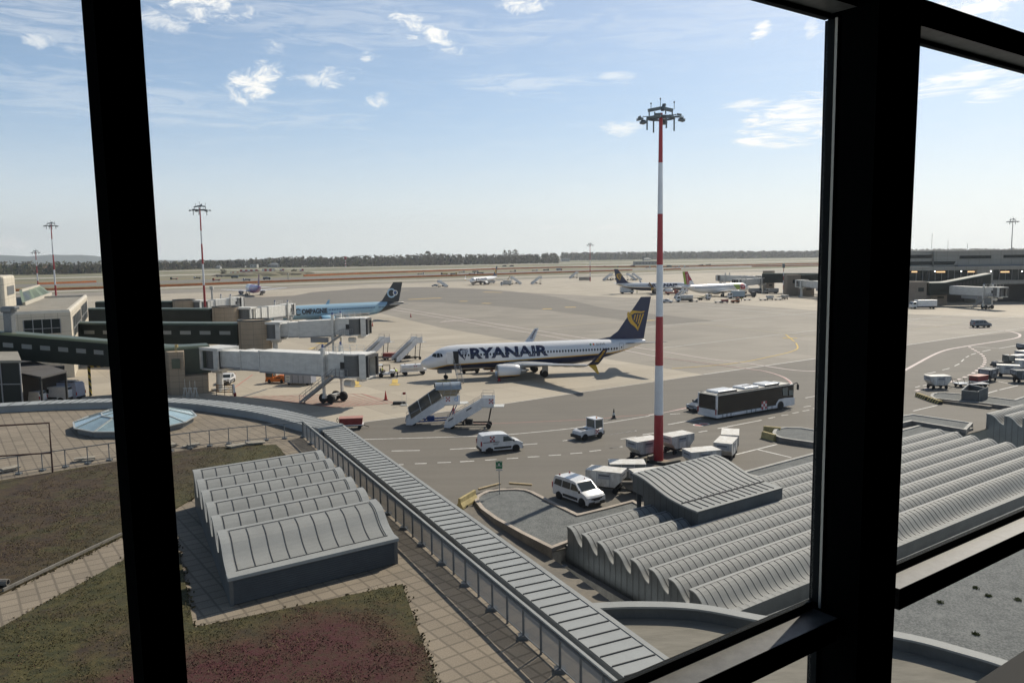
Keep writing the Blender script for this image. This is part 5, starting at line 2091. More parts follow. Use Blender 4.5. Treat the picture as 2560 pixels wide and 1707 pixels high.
def jet_bridge(label, P0, P1, z0, z1, h=2.85, w=2.9, cab_turn=0.0, pillar=True, stairs=-1, lit=False, rail=True, duct=True):
    d = P1 - P0
    L = d.length
    rz = math.atan2(d.y, d.x)
    o = thing('boarding_bridge', label, 'boarding bridge', (P0.x, P0.y, 0), rz, 'telescopic boarding bridges')
    zf = lambda x: z0 + (z1 - z0) * x / L
    # rotunda end
    mb = MB()
    mb.lathe([(1.75, z0 - .1), (1.75, z0 + h - .25)], 20, mi=1)
    mb.bx(-2.0, 2.2, -2.0, 2.0, z0 + h - .25, z0 + h + .18)
    mb.bx(-2.0, 2.0, -1.8, 1.8, z0 - .35, z0 - .1)
    for y in (-1.85, 1.85):
        mb.bx(1.2, 2.1, y - .15, y + .15, z0 - .2, z0 + h)
        mb.bx(-2.0, -1.4, y - .15, y + .15, z0 - .2, z0 + h)
    mb.build('rotunda', [M_bridge, M_curt], o)
    if pillar:
        mb = MB()
        mb.lathe([(.55, -.05), (.45, z0 - .4)], 14)
        mb.bx(-.9, .9, -.9, .9, -.05, .25)
        mb.bx(-1.1, 1.1, -.5, .5, z0 - .9, z0 - .35)
        mb.build('support', M_bridge, o)
    xs = [1.9, L * .22, L * .36, L * .83]
    for i, (x0, x1, k) in enumerate(((xs[0], xs[1] + .5, .80), (xs[1], xs[2] + .6, .90), (xs[2], xs[3], 1.0))):
        mb = MB()
        hw, hh = w / 2 * k, h * (.82 + .18 * (k - .8) / .2)
        dz = (h - hh) / 2
        rings = [[(x, y, zf(x) + dz + zz) for y, zz in ((-hw, 0), (-hw, hh), (hw, hh), (hw, 0))] for x in (x0, x1)]
        mb.loft(rings)
        mb.mi[1] = 1
        # frames and roof kerb at the ends
        for x in (x0 + .02, x1 - .02):
            mb.bar((x, -hw - .06, zf(x) + dz - .05), (x, -hw - .06, zf(x) + dz + hh + .05), .16, .1)
            mb.bar((x, hw + .06, zf(x) + dz - .05), (x, hw + .06, zf(x) + dz + hh + .05), .16, .1)
            mb.bar((x, -hw, zf(x) + dz + hh + .04), (x, hw, zf(x) + dz + hh + .04), .16, .1, 1)
        mb.bar((x0, -hw + .05, zf(x0) + dz - .12), (x1, -hw + .05, zf(x1) + dz - .12), .2, .22, 2)
        mb.bar((x0, hw - .05, zf(x0) + dz - .12), (x1, hw - .05, zf(x1) + dz - .12), .2, .22, 2)
        nr = int((x1 - x0) / 1.1)
        for j in range(1, nr):
            x = x0 + (x1 - x0) * j / nr
            for s in (-1, 1):
                mb.bar((x, s * (hw + .012), zf(x) + dz + .03), (x, s * (hw + .012), zf(x) + dz + hh - .03), .05, .02)
        mb.build('tunnel', [M_bridge, M_bridget, M_strut], o)
    # lift columns with wheel bogie
    xl = L * .80
    mb = MB()
    for s in (-1, 1):
        y = s * (w / 2 + .32)
        mb.bar((xl, y, zf(xl) - 1.0), (xl, y, zf(xl) + h + .9), .42, .42)
        mb.bar((xl, y, zf(xl) + h + .9), (xl, y, zf(xl) + h + 1.35), .2, .2, 1)
        mb.bar((xl, y, .9), (xl, y, zf(xl) - .6), .3, .3)
    mb.bar((xl, -w / 2 - .5, .95), (xl, w / 2 + .5, .95), .5, .35)
    mb.bar((xl, -w / 2 - .4, zf(xl) - .5), (xl, w / 2 + .4, zf(xl) - .5), .4, .35)
    mb.lathe([(.35, .4), (.45, 1.1)], 12, c=(xl, 0, 0))
    lc = mb.build('lift_column', [M_bridge, mat('blue_cap', (.03, .06, .2), .5)], o)
    for s in (-1, 1):
        for dx in (-.45, .45):
            m = MB()
            y = s * 1.25
            m.lathe([(.35, -.22), (.6, -.24), (.66, -.12), (.66, .12), (.6, .24), (.35, .22)], 16, 'y', (xl + dx * 1.5, y, .66))
            m.lathe([(.34, -.20), (.02, -.16)], 10, 'y', (xl + dx * 1.5, y, .66), 1)
            m.lathe([(.34, .20), (.02, .16)], 10, 'y', (xl + dx * 1.5, y, .66), 1)
            m.build('wheel', [M_tyre, M_hub], lc, smooth=True)
    # cab
    cx = L * .83 + 3.2
    zc = zf(L * .92)
    mb = MB()
    mb.bx(L * .83, cx, -w / 2 - .1, w / 2 + .1, zc, zc + h + .05)
    mb.bx(L * .83, cx, -w / 2 - .1, w / 2 + .1, zc + h + .05, zc + h + .12, 1)
    mb.lathe([(1.75, zc - .15), (1.75, zc + .05)], 24, c=(cx, 0, 0))
    mb.lathe([(1.8, zc + h), (1.8, zc + h + .2), (.02, zc + h + .26)], 24, c=(cx, 0, 0), mi=1)
    mb.bx(cx - 1.2, cx - .5, -w / 2 - .16, -w / 2 - .10, zc + .9, zc + 1.9, 2)
    cab = mb.build('cab', [M_bridge, M_bridget, M_blk], o)
    mb = MB()
    mb.lathe([(1.66, zc + .05), (1.66, zc + h)], 28, c=(cx, 0, 0))
    mb.build('curtain', M_curt, cab, smooth=True)
    ca, sa = math.cos(cab_turn), math.sin(cab_turn)
    R = Matrix.Translation((cx, 0, 0)) @ Matrix.Rotation(cab_turn, 4, 'Z')
    mb = MB()
    for y in (-1.75, 1.5):
        mb.bx(1.35, 2.3, y, y + .25, zc - .1, zc + h + .1)
    mb.bx(1.35, 2.3, -1.75, 1.75, zc + h + .05, zc + h + .22, 1)
    mb.bx(1.35, 2.3, -1.75, 1.75, zc - .25, zc - .05)
    mb.bx(1.3, 1.4, -1.5, 1.5, zc, zc + h, 2)
    mb.move(R)
    mb.build('cab_front', [M_bridge, M_bridget, M_blk], cab)
    mb = MB()
    for i in range(5):
        x = 2.3 + i * .07
        k = .04 * (i % 2)
        mb.loft([[(xx, y, z) for y, z in ((-1.7 + k, zc), (-1.7 + k, zc + h - k), (1.7 - k, zc + h - k), (1.7 - k, zc), (1.4, zc), (1.4, zc + h - .35), (-1.4, zc + h - .35), (-1.4, zc))] for xx in (x, x + .066)])
    mb.move(R)
    mb.build('bellows', M_bell, cab)
    mb = MB()
    mb.lathe([(.5, -.6), (.5, .6)], 12, 'x', (cx - .3, stairs * .9, zc - 1.0))
    mb.bx(cx + .6, cx + 1.6, -.5, .4, zc - .7, zc - .25)
    mb.build('service_unit', M_bridge, cab)
    # service stair with landing
    ys = stairs * (w / 2 + .75)
    mb = MB()
    top, bot = Vector((cx - 1.9, ys, zc)), Vector((cx - 1.9 - zc * 1.5, ys, 0.05))
    for y in (ys - .42, ys + .42):
        mb.bar((top.x, y, top.z), (bot.x, y, bot.z), .07, .26)
        mb.bar((top.x, y, top.z + 1.0), (bot.x, y, bot.z + 1.0), .045, .045)
        mb.bar((top.x, y, top.z + .55), (bot.x, y, bot.z + .55), .03, .03)
        for i in range(6):
            q = top.lerp(bot, i / 5)
            mb.bar((q.x, y, q.z), (q.x, y, q.z + 1.0), .04, .04)
        mb.bar((top.x, y, top.z + 1.05), (cx + .2, y, top.z + 1.05), .045, .045)
        mb.bar((top.x, y, top.z + .55), (cx + .2, y, top.z + .55), .03, .03)
        for i in range(4):
            mb.bar((top.x + i * .7, y, top.z - .05), (top.x + i * .7, y, top.z + 1.05), .04, .04)
    for i in range(int(zc / .2)):
        q = top.lerp(bot, (i + .5) / int(zc / .2))
        mb.bx(q.x - .13, q.x + .13, ys - .4, ys + .4, q.z - .02, q.z + .02)
    mb.bx(top.x - .1, cx + .2, ys - .45, ys + .45, zc - .1, zc - .02)
    mb.build('service_stair', M_strut, o)
    if rail:
        mb = MB()
        x0, x1 = L * .78, cx + .5
        for y in (-w / 2 + .1, w / 2 - .1):
            for z in (.55, 1.05):
                mb.bar((x0, y, zf(x0) + h + z), (x1, y, zc + h + z), .04, .04)
            for i in range(5):
                x = x0 + (x1 - x0) * i / 4
                mb.bar((x, y, zf(x) + h), (x, y, zf(x) + h + 1.05), .045, .045)
        for i in range(9):
            mb.bar((x0 + .6, -w / 2 - .25, zc + 1.2 + i * .3), (x0 + 1.1, -w / 2 - .25, zc + 1.2 + i * .3), .03, .03)
        for x in (x0 + .6, x0 + 1.1):
            mb.bar((x, -w / 2 - .25, zc + 1.1), (x, -w / 2 - .25, zc + h + 1.0), .04, .04)
        mb.build('roof_railing', M_bridge, o)
    # louvred box slung under the tunnel
    mb = MB()
    if not duct:
        return o
    mb.bx(L * .5, L * .72, -w / 2 + .2, -w / 2 + .5, zf(L * .6) - 1.25, zf(L * .6) - .3)
    mb.build('air_duct', M_strut, o)
    return o


jet_bridge('long white boarding bridge nearest to us on the left, pointing at the middle jet', Vector((-44.0, 119.8, 0)), Vector((-19.6, 105.8, 0)), 3.55, 3.95, cab_turn=rad(16), duct=False)
jet_bridge('second white boarding bridge on the left, in front of the pale blue jet', Vector((-44.5, 150.5, 0)), Vector((-29.2, 147.2, 0)), 4.85, 5.7, cab_turn=rad(10))
jet_bridge('white boarding bridge reaching the nose of the pale blue jet', Vector((-64.8, 196.0, 0)), Vector((-62.5, 226.0, 0)), 4.9, 3.9, stairs=-1)
jet_bridge('farthest white boarding bridge on the left, empty, beyond the last stone pillar', Vector((-90.5, 233.5, 0)), Vector((-85.5, 246.5, 0)), 4.9, 4.9)
rotunda('round stone pillar with a dark rim behind the nearest bridge', xyD(634, 150.5), 3.05, 8.1)
rotunda('round stone pillar at the end of the second corridor behind the left mast', xyD(563, 194.5), 3.1, 8.1)
rotunda('small round stone pillar farthest to the left', xyD(460, 233), 3.1, 8.0)
corridor('long dark green corridor with windows running to the nearest round stone pillar', Vector((-86.5, 156, 0)), Vector((-50.6, 150.7, 0)), 4.0, 3.9, 3.8, 3.95, 9, M_lglass)
corridor('dark green corridor behind the second one with a lower sloping roof line', Vector((-107, 203, 0)), Vector((-72, 195.2, 0)), 4.0, 3.6, 3.6, 4.2, 6, M_gglass)
corridor('farthest dark green corridor on the left, just showing its roof', Vector((-121, 236.5, 0)), Vector((-97.2, 233, 0)), 4.0, 3.6, 3.6, 4.2)
corridor('nearest dark green corridor sloping down from the cream terminal to the near bridge', Vector((-71.5, 112, 0)), Vector((-50.5, 120.4, 0)), 4.2, 6.3, 3.0, 3.7, 10, M_lglass)
mb = MB()
b0, b1 = Vector((-52.5, 118.3, 0)), Vector((-46.2, 121.6, 0))
nd = thing('gate_corridor', 'dark green gate box on the square stone pillar where the nearest bridge starts', 'corridor', (b0.x, b0.y, 0), 0, 'glazed gate corridors')
wallrun(nd, 'hull', b0, b1, 4.4, 2.7, 2.7, 4.1, 4.1, [mat('green_gate_cladding', (.040, .055, .036), .4, var=.2, vs=.5), M_greenr])
sp = thing('bridge_pillar', 'square stone block with a green window under the nearest gate box', 'pillar', (-52, 117.5, 0), 0, 'stone bridge pillars')
q = [xyD(392, 118.5), xyD(414, 115.6), xyD(452, 115.9), xyD(455, 121.5), xyD(396, 123)]
mb = MB()
mb.prism([(p.x + 52, p.y - 117.5) for p in q], -.1, 6.3)
mb.build('wall', M_stone, sp)
q = [xyD(452.3, 116.0), xyD(510, 117.4), xyD(512, 122), xyD(455, 121.4)]
mb = MB()
mb.prism([(p.x + 52, p.y - 117.5) for p in q], -.1, 2.66)
mb.build('wall', M_stone, sp)
mb = MB()
a, b = xyD(421, 115.5), xyD(442, 115.68)
mb.add([(p.x + 52, p.y - 117.56, z) for p, z in ((a, 3.9), (b, 3.9), (b, 5.3), (a, 5.3))], [(0, 1, 2, 3)])
mb.build('window', M_greenr, sp)
mb = MB()
for x, z in ((432, 1.1), (436, .9)):
    a = xyD(x, 115.6)
    mb.tube([(a.x + 52, a.y - 117.6, 6.3), (a.x + 52, a.y - 117.6, 6.3 + z)], .04, 6)
mb.bx(a.x + 51.85, a.x + 52.2, a.y - 117.8, a.y - 117.5, 7.0, 7.4)
mb.build('antenna', mat('ochre_box', (.45, .34, .14), .6), sp)

# --- the cream terminal at the left edge
K = xyD(174, 135.6)
wdir = Vector((-.43, .903, 0))
lt = thing('terminal_building', 'cream panelled terminal with rounded edges at the left edge of the picture', 'building', (K.x, K.y, 0))
q = [K, K + wdir * 66, K + wdir * 66 - AX * 60, K - AX * 60]
ql = [(p.x - K.x, p.y - K.y) for p in q]
mb = MB()
mb.prism(ql, -.1, 11.0)
w_ = mb.build('wall', M_cream, lt)
inn = inset([Vector((p[0], p[1], 0)) for p in ql], .6)
mb = MB()
for z0_, z1_ in ((11.0, 11.45),):
    n = len(ql)
    o0 = [(p[0], p[1], z0_) for p in ql]
    o1 = [(p.x, p.y, z1_) for p in inset([Vector((p[0], p[1], 0)) for p in ql], .18)]
    i1 = [(p.x, p.y, z1_) for p in inn]
    i0 = [(p.x, p.y, 10.9) for p in inn]
    mb.add(o0 + o1 + i1 + i0, [(i + k * n, (i + 1) % n + k * n, (i + 1) % n + k * n + n, i + k * n + n) for k in (0, 1, 2) for i in range(n)])
mb.build('parapet', mat('cream_parapet', (.58, .53, .44), .6, var=.1, vs=.5), lt)
mb = MB()
mb.prism([(p.x, p.y) for p in inn], 10.9, 11.02)
mb.build('roof', M_roofg, lt)


def onwall(root, org, d, n, s0, s1, z0_, z1_, m, name='window', off=.05, frames=0, fm=None):
    mb = MB()
    p = [org + d * s + n * off for s in (s0, s1)]
    L0_ = Vector(root.location)
    mb.add([(p[i].x - L0_.x, p[i].y - L0_.y, z) for i, z in ((0, z0_), (1, z0_), (1, z1_), (0, z1_))], [(0, 1, 2, 3)])
    o = mb.build(name, m, root)
    if frames:
        mb = MB()
        for k in range(frames + 1):
            s = s0 + (s1 - s0) * k / frames
            a = org + d * s + n * (off + .03) - L0_
            mb.bar((a.x, a.y, z0_), (a.x, a.y, z1_), .1, .1)
        a, b = org + d * s0 + n * (off + .03) - L0_, org + d * s1 + n * (off + .03) - L0_
        mb.bar((a.x, a.y, (z0_ + z1_) / 2 - .3), (b.x, b.y, (z0_ + z1_) / 2 - .3), .1, .1)
        mb.build('frame', fm or M_strut, o)
    return o


nf = Vector((AX.y, -AX.x, 0))               # outwards from the front wall
onwall(lt, K, -AX, nf, 1.6, 6.9, 7.6, 10.0, M_gglass, frames=4)
nr = Vector((wdir.y, -wdir.x, 0))
onwall(lt, K, wdir, nr, 5.0, 30, 6.4, 9.9, M_gglass, frames=5)
onwall(lt, K, wdir, nr, 34, 60, 6.4, 10.2, M_gglass, frames=4)
onwall(lt, K, -AX, nf, 13, 22, 6.0, 9.4, M_gglass, frames=3)
# stair tower and sloping glazed roof on top
tc = xyD(14.5, 141.0)
mb = MB()
tq = [tc, tc + wdir * 15, tc + wdir * 15 - AX * 12, tc - AX * 12]
mb.prism([(p.x - K.x, p.y - K.y) for p in tq], 10.9, 17.1)
tw = mb.build('roof_tower', M_cream, lt, bevel=.45)
onwall(lt, tc, wdir, nr, 2.6, 12.5, 13.6, 15.2, M_curt, 'louvre').parent = lt
g0, g1 = G(60, 760, 11.3), G(127, 735, 11.3)
h0, h1 = AT(52, 727, g0.y + 4), AT(97, 714, g1.y + 6)
mb = MB()
vs = [(v.x - K.x, v.y - K.y, v.z) for v in (g0, g1, h1, h0)]
mb.add(vs + [(v[0] - 3, v[1] + 9, 11.1) for v in (vs[2], vs[3])], [(0, 1, 2, 3), (3, 2, 4, 5), (1, 4, 2), (0, 3, 5)], 0)
for k in range(19):
    f = k / 18
    a, b = Vector(vs[0]).lerp(Vector(vs[1]), f), Vector(vs[3]).lerp(Vector(vs[2]), f)
    mb.bar(a + Vector((0, -.06, .06)), b + Vector((0, -.06, .06)), .22 if k % 6 else .5, .08, 1)
mb.bar(vs[0], vs[1], .5, .7, 2)
mb.bar(vs[3], vs[2], .5, .5, 2)
mb.build('roof_glazing', [M_gglass, mat('pale_green_slat', (.26, .32, .24), .5), mat('cream_ledge', (.50, .46, .38), .7)], lt)
# duct at the corner, glass lobby, canopy and dark loading bay below
mb = MB()
d0 = xyD(20, 112)
for z0_, z1_, s in ((6.0, 12.6, .55), (12.6, 13.3, .75)):
    mb.bx(-s, s, -s, s, z0_, z1_)
mb.bx(-.6, 1.2, -.6, .6, 12.95, 13.4)
o = mb.build('ventilation_duct', M_steel, None, bevel=.1)
o.location = (d0.x, d0.y, 0)
mb2 = MB()
tag(o, 'tall grey square ventilation duct with a hood against the cream terminal', 'duct')
mb = MB()
mb.bx(-.3, .3, -.3, .3, -.05, 6.2)
o2 = mb.build('duct_leg', M_steel, o)
gl0 = xyD(38, 98)
lob = thing('glass_lobby', 'dark glass lobby with a thin white roof slab darkened for shade at the lower left edge', 'building', (gl0.x, gl0.y, 0))
mb = MB()
mb.prism([(-12, 0), (0, 0), (-6.2, 9), (-14, 9)], -.1, 7.3)
mb.build('glazing', M_gglass, lob)
mb = MB()
mb.prism([(-12.5, -.5), (.5, -.5), (-5.9, 9.3), (-14, 9.3)], 7.3, 7.6)
mb.build('roof', M_roofg, lob)  # grey on this white slab stands for the shadow over it
mb = MB()
for x in (0, -2.4, -4.8, -7.2):
    mb.bar((x, -.06, -.1), (x, -.06, 7.3), .12, .12)
for z in (2.2, 4.6):
    mb.bar((-12, -.06, z), (0, -.06, z), .1, .1)
mb.build('frame', M_strut, lob)
cs = [G(x, y, 5.3) for x, y in ((42, 906), (66, 897), (167, 926), (103, 942), (45, 931))]
cc = thing('loading_canopy', 'flat grey canopy over the dark loading bay under the green corridor', 'canopy', (cs[0].x, cs[0].y, 0))
mb = MB()
mb.prism([(p.x - cs[0].x, p.y - cs[0].y) for p in cs], 5.05, 5.3)
mb.build('slab', mat('grey_canopy_slab', (.09, .085, .082), .8, var=.2, vs=.5), cc)
for p in (cs[2], cs[3], cs[4]):
    mb = MB()
    a = (p - cs[0]) * .97
    mb.bar((a.x, a.y, -.1), (a.x, a.y, 5.05), .22, .22)
    mb.build('post', M_dark, cc)  # dark colour stands for the shade on the canopy posts
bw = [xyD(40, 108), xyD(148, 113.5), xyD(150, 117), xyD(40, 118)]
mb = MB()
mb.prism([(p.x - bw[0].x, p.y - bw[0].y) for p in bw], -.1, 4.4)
o = mb.build('service_wall', mat('shade_dark_service_wall', (.035, .028, .022), .8, var=.2, vs=.5))  # near-black brown carries the shadow inside the loading bay
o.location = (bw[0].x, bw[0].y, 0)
tag(o, 'brown wall darkened for the shade at the back of the loading bay on the left', 'wall')
gt = thing('height_gantry', 'black and yellow striped height gantry beside the loading bay', 'gantry', (xyD(211, 116).x, 116, 0))
M_hz = matfn('hazard_stripes', lambda t, b: t.mix(t.m('GREATER_THAN', t.m('FRACT', t.m('ADD', t.m('ADD', t.sep(t.coord())[0], t.sep(t.coord())[1]), t.sep(t.coord())[2])), .5), (.02, .02, .02), (.55, .40, .05)), .6)
for nm, a, b in (('post', (0, 0, 0), (0, 0, 4.4)), ('post', (4.2, 1, 0), (4.2, 1, 4.4)), ('beam', (.15, 0, 4.3), (4.05, 1, 4.3))):
    mb = MB()
    mb.bar(a, b, .28, .28)
    mb.build(nm, M_hz, gt)

# --- right-hand terminal
DR = 300.0
R0_ = xyD(2225, DR)
rt = thing('terminal_building', 'long grey terminal with dark ribbon windows beyond the apron on the right', 'building', (R0_.x, DR, 0))


def rx(x):
    return (x - 2225) / FPX * DR


def rz_(y):
    return EYE - (y - 627.5) / FPX * DR


def rbox(name, x0, x1, y0, y1, d0, d1, m, zt=None, zb=None):
    mb = MB()
    mb.bx(rx(x0), rx(x1), d0, d1, zb if zb is not None else rz_(y1), zt if zt is not None else rz_(y0))
    return mb.build(name, m, rt)


rbox('upper_storey', 2200, 2351, 633, 669, 6, 46, M_creamg)
rbox('upper_storey', 2351.5, 2900, 628.2, 666.5, 5, 46, M_creamg)
rbox('ledge', 2200, 2900, 667, 676, 0, 46, M_creamg)
rbox('roof_edge', 2404, 2900, 664.3, 666.8, 2.5, 4.9, mat('blue_grey_flashing', (.12, .14, .17), .6))
rbox('window', 2200, 2349, 637.5, 646, 5.9, 5.99, M_gglass)
mb = MB()
mb.add([(rx(x), 5.95, rz_(y)) for x, y in ((2200, 653.5), (2350.9, 654.2))] + [(rx(x), 5.95, rz_(y)) for x, y in ((2350.9, 663), (2200, 662.5))], [(0, 1, 2, 3)])
mb.add([(rx(x), 4.95, rz_(y)) for x, y in ((2351.6, 654.2), (2407, 654.6), (2402, 663), (2351.6, 663))], [(0, 1, 2, 3)])
mb.build('window', M_gglass, rt)
rbox('window', 2416, 2496, 640.7, 648.2, 4.9, 4.99, M_gglass)
rbox('window', 2527, 2640, 640, 647.3, 4.9, 4.99, M_gglass)
rbox('glass_front', 2200, 2444, 676.3, 702, 1.5, 3, M_gglass)
rbox('column', 2444.3, 2484, 676.3, 760, .3, 12, M_creamg, zb=-.1)
rbox('glass_front', 2484.3, 2900, 676.3, 702, 1.5, 3, M_gglass)
rbox('band', 2200, 2900, 702.3, 712, .2, 20, M_creamg)
rbox('undercroft_shade', 2200, 2900, 712.3, 760, 8, 9, M_dark, zb=-.1)  # near-black panel painted for the shade under the terminal
for x in range(2296, 2560, 16):
    if not 2440 < x < 2488:
        rbox('mullion', x - .4, x + .4, 676.3, 702, 1.3, 1.48, M_strut)
for x0, x1, y in ((2284, 2298, 679), (2346, 2368, 680), (2424, 2442, 680.5), (2507, 2529, 682)):
    rbox('ceiling_lamp', x0, x1, y - 1.6, y + 1.6, 1.30, 1.36, M_warm)
for x, y in ((2338, 678.5), (2404, 679), (2478, 679.5), (2556, 681)):
    rbox('spot_lamp', x - 1.2, x + 1.2, y - 1.2, y + 1.2, .1, .18, M_lamp)
mb = MB()
for x, h in ((2310, 3.2), (2441, 2.0), (2520, 2.0)):
    pass
for i, (x, h) in enumerate(((2397, 7), (2492, 3), (2440, 4))):
    rbox('antenna', x - .25, x + .25, 0, 0, 20, 20.15, M_strut, zt=rz_(628) + h, zb=rz_(632))
ca_, cb_ = xyD(2333, 286), xyD(2462, 289)
c = thing('gate_corridor', 'dark green corridor with a pale roof ramping down from the grey terminal on the right', 'corridor', (ca_.x, ca_.y, 0), 0, 'glazed gate corridors')
k0, k1 = xyD(2317, 286), xyD(2356, 286.5)
wallrun(c, 'hull', k0, k1, 4.2, 3.9, 3.9, 4.6, 4.6, [M_green, mat('pale_corridor_roof', (.33, .33, .28), .6)])
wallrun(c, 'hull', k1, xyD(2469, 288), 4.2, 3.9, 6.8, 4.6, 4.6, [M_green, MATS['pale_corridor_roof']])
for i in range(9):
    x = 2384 + i * 8.6
    z = 3.9 + 2.9 * (x - 2356) / 113
    mb = MB()
    a, b = xyD(x, 284.3), xyD(x + 5.5, 284.4)
    mb.add([(p.x - ca_.x, p.y - ca_.y, zz_) for p, zz_ in ((a, z + 1.6), (b, z + 1.7), (b, z + 3.4), (a, z + 3.3))], [(0, 1, 2, 3)])
    mb.build('window', M_blk, c)
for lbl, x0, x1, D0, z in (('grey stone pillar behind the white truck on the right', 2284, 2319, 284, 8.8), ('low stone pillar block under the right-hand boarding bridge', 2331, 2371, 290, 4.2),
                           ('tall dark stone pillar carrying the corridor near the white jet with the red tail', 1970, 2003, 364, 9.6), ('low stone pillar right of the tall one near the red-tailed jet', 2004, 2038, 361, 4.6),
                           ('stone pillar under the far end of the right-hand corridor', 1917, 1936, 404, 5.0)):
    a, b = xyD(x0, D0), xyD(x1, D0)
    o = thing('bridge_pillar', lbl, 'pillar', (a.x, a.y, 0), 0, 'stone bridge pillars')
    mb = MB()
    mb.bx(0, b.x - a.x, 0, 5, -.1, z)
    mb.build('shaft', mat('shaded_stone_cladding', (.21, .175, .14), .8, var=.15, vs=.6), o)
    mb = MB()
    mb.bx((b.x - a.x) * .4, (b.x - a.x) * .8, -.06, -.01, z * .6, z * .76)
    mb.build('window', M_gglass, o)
jet_bridge('white boarding bridge in front of the grey terminal at the right edge', xyD(2325, 296), xyD(2515, 262.5), 4.3, 4.4, stairs=-1)
jet_bridge('white boarding bridge whose cab meets the nose of the red-tailed jet', xyD(1903, 400), Vector((109.5, 389, 0)), 4.3, 4.0, stairs=1)
jet_bridge('white boarding bridge behind the red-tailed jet, pointing left', xyD(1905, 414), xyD(1800, 436), 5.0, 5.0, stairs=1)
jet_bridge('white boarding bridge partly hidden by the thick window post', xyD(2006, 357), xyD(2092, 336), 4.5, 4.2)
corridor('dark corridor on pillars leading left to the red-tailed jet', xyD(1911, 401), xyD(2085, 377), 4.2, 4.8, 5.2, 4.7, 0)
corridor('dark corridor with a pale sloping roof edge just left of the thick window post', xyD(1995, 372), xyD(2110, 350), 4.0, 5.2, 7.0, 4.0, 0)
rotunda('grey round turret on the far end of the right-hand corridor', xyD(1923, 408), 2.9, 10.2)

# ---------------------------------------------------------------- light masts
M_mred = mat('mast_red_paint', (.33, .022, .028), .45, var=.12, vs=1)
M_mwhite = mat('mast_white_paint', (.62, .63, .65), .5, var=.08, vs=1)
M_head = mat('mast_head_grey', (.13, .15, .16), .5, .3)


def mast(label, base, h, r0, r1, stripes, hs=1.0, fine=False, group='red and white light masts', tone=None):
    o = thing('light_mast', label, 'light mast', base, 0, group)
    mb = MB()
    n = 24 if fine else 12
    zs = sorted([z for z in stripes if 0 < z < h]) + [h]
    z0 = 0.0
    col = len(zs) % 2 == 0
    mats = tone or [M_mred, M_mwhite]
    for i, z in enumerate(zs):
        mi = 0 if (len(zs) - 1 - i) % 2 == 0 else 1
        ra, rb = r0 + (r1 - r0) * z0 / h, r0 + (r1 - r0) * z / h
        mb.lathe([(ra, z0), (rb, z)], n, mi=mi, caps=(i == len(zs) - 1))
        z0 = z
    mb.build('pole', mats, o, smooth=True)
    mb = MB()
    s = hs
    mb.bar((-1.15 * s, .2, h + .25 * s), (0, -.1, h + .42 * s), .26 * s, .26 * s)
    mb.bar((0, -.1, h + .42 * s), (1.1 * s, .35, h + .28 * s), .3 * s, .26 * s)
    mb.bar((.1 * s, -.2, h + .2), (.35 * s, .2, h + .8 * s), .3 * s, .2 * s)
    for k in range(12):
        a, b = k * math.pi / 6, (k + 1) * math.pi / 6
        mb.bar((1.25 * s * math.cos(a), 1.25 * s * math.sin(a), h - .45 * s), (1.25 * s * math.cos(b), 1.25 * s * math.sin(b), h - .45 * s), .12 * s, .16 * s)
    for k in range(6):
        a = k * math.pi / 3
        mb.bar((.2 * s * math.cos(a), .2 * s * math.sin(a), h - .4 * s), (1.3 * s * math.cos(a), 1.3 * s * math.sin(a), h - .4 * s), .1 * s, .14 * s)
    for a in (.3, 1.9, 3.4, 4.9):
        x, y = 1.35 * s * math.cos(a), 1.35 * s * math.sin(a)
        mb.bar((x, y, h - .4 * s), (x, y, h - 1.55 * s), .12 * s, .12 * s)
        mb.bar((x * .85, y * .85, h - .3 * s), (x * .85, y * .85, h + .3 * s), .1 * s, .1 * s)
    for x, z in ((-.9, .75), (-.05, 1.15), (1.2, .85)):
        mb.tube([(x * s, 0, h + .3 * s), (x * s, 0, h + z * s)], .03 * s, 5)
        mb.lathe([(.02, h + z * s), (.09 * s, h + (z + .08) * s), (.02, h + (z + .2) * s)], 6, c=(x * s, 0, 0))
    mb.build('head_frame', M_head, o)
    for k in range(6):
        a = k * math.pi / 3 + .2
        x, y = 2.0 * s * math.cos(a), 2.0 * s * math.sin(a)
        m = MB()
        m.bar((x * .5, y * .5, h - .35 * s), (x * .85, y * .85, h - .35 * s), .06 * s, .06 * s)
        R = Matrix.Translation((x, y, h - .62 * s)) @ Matrix.Rotation(a, 4, 'Z') @ Matrix.Rotation(rad(12), 4, 'Y')
        b2 = MB()
        b2.bx(-.24 * s, .24 * s, -.28 * s, .28 * s, -.06 * s, .07 * s)
        b2.bx(-.25 * s, .25 * s, -.3 * s, .3 * s, .12 * s, .15 * s)
        b2.bx(-.03 * s, .03 * s, -.3 * s, .3 * s, .1 * s, .3 * s)
        b2.move(R)
        m.add(b2.v, b2.f)
        m.build('floodlight', M_head, o)
    return o


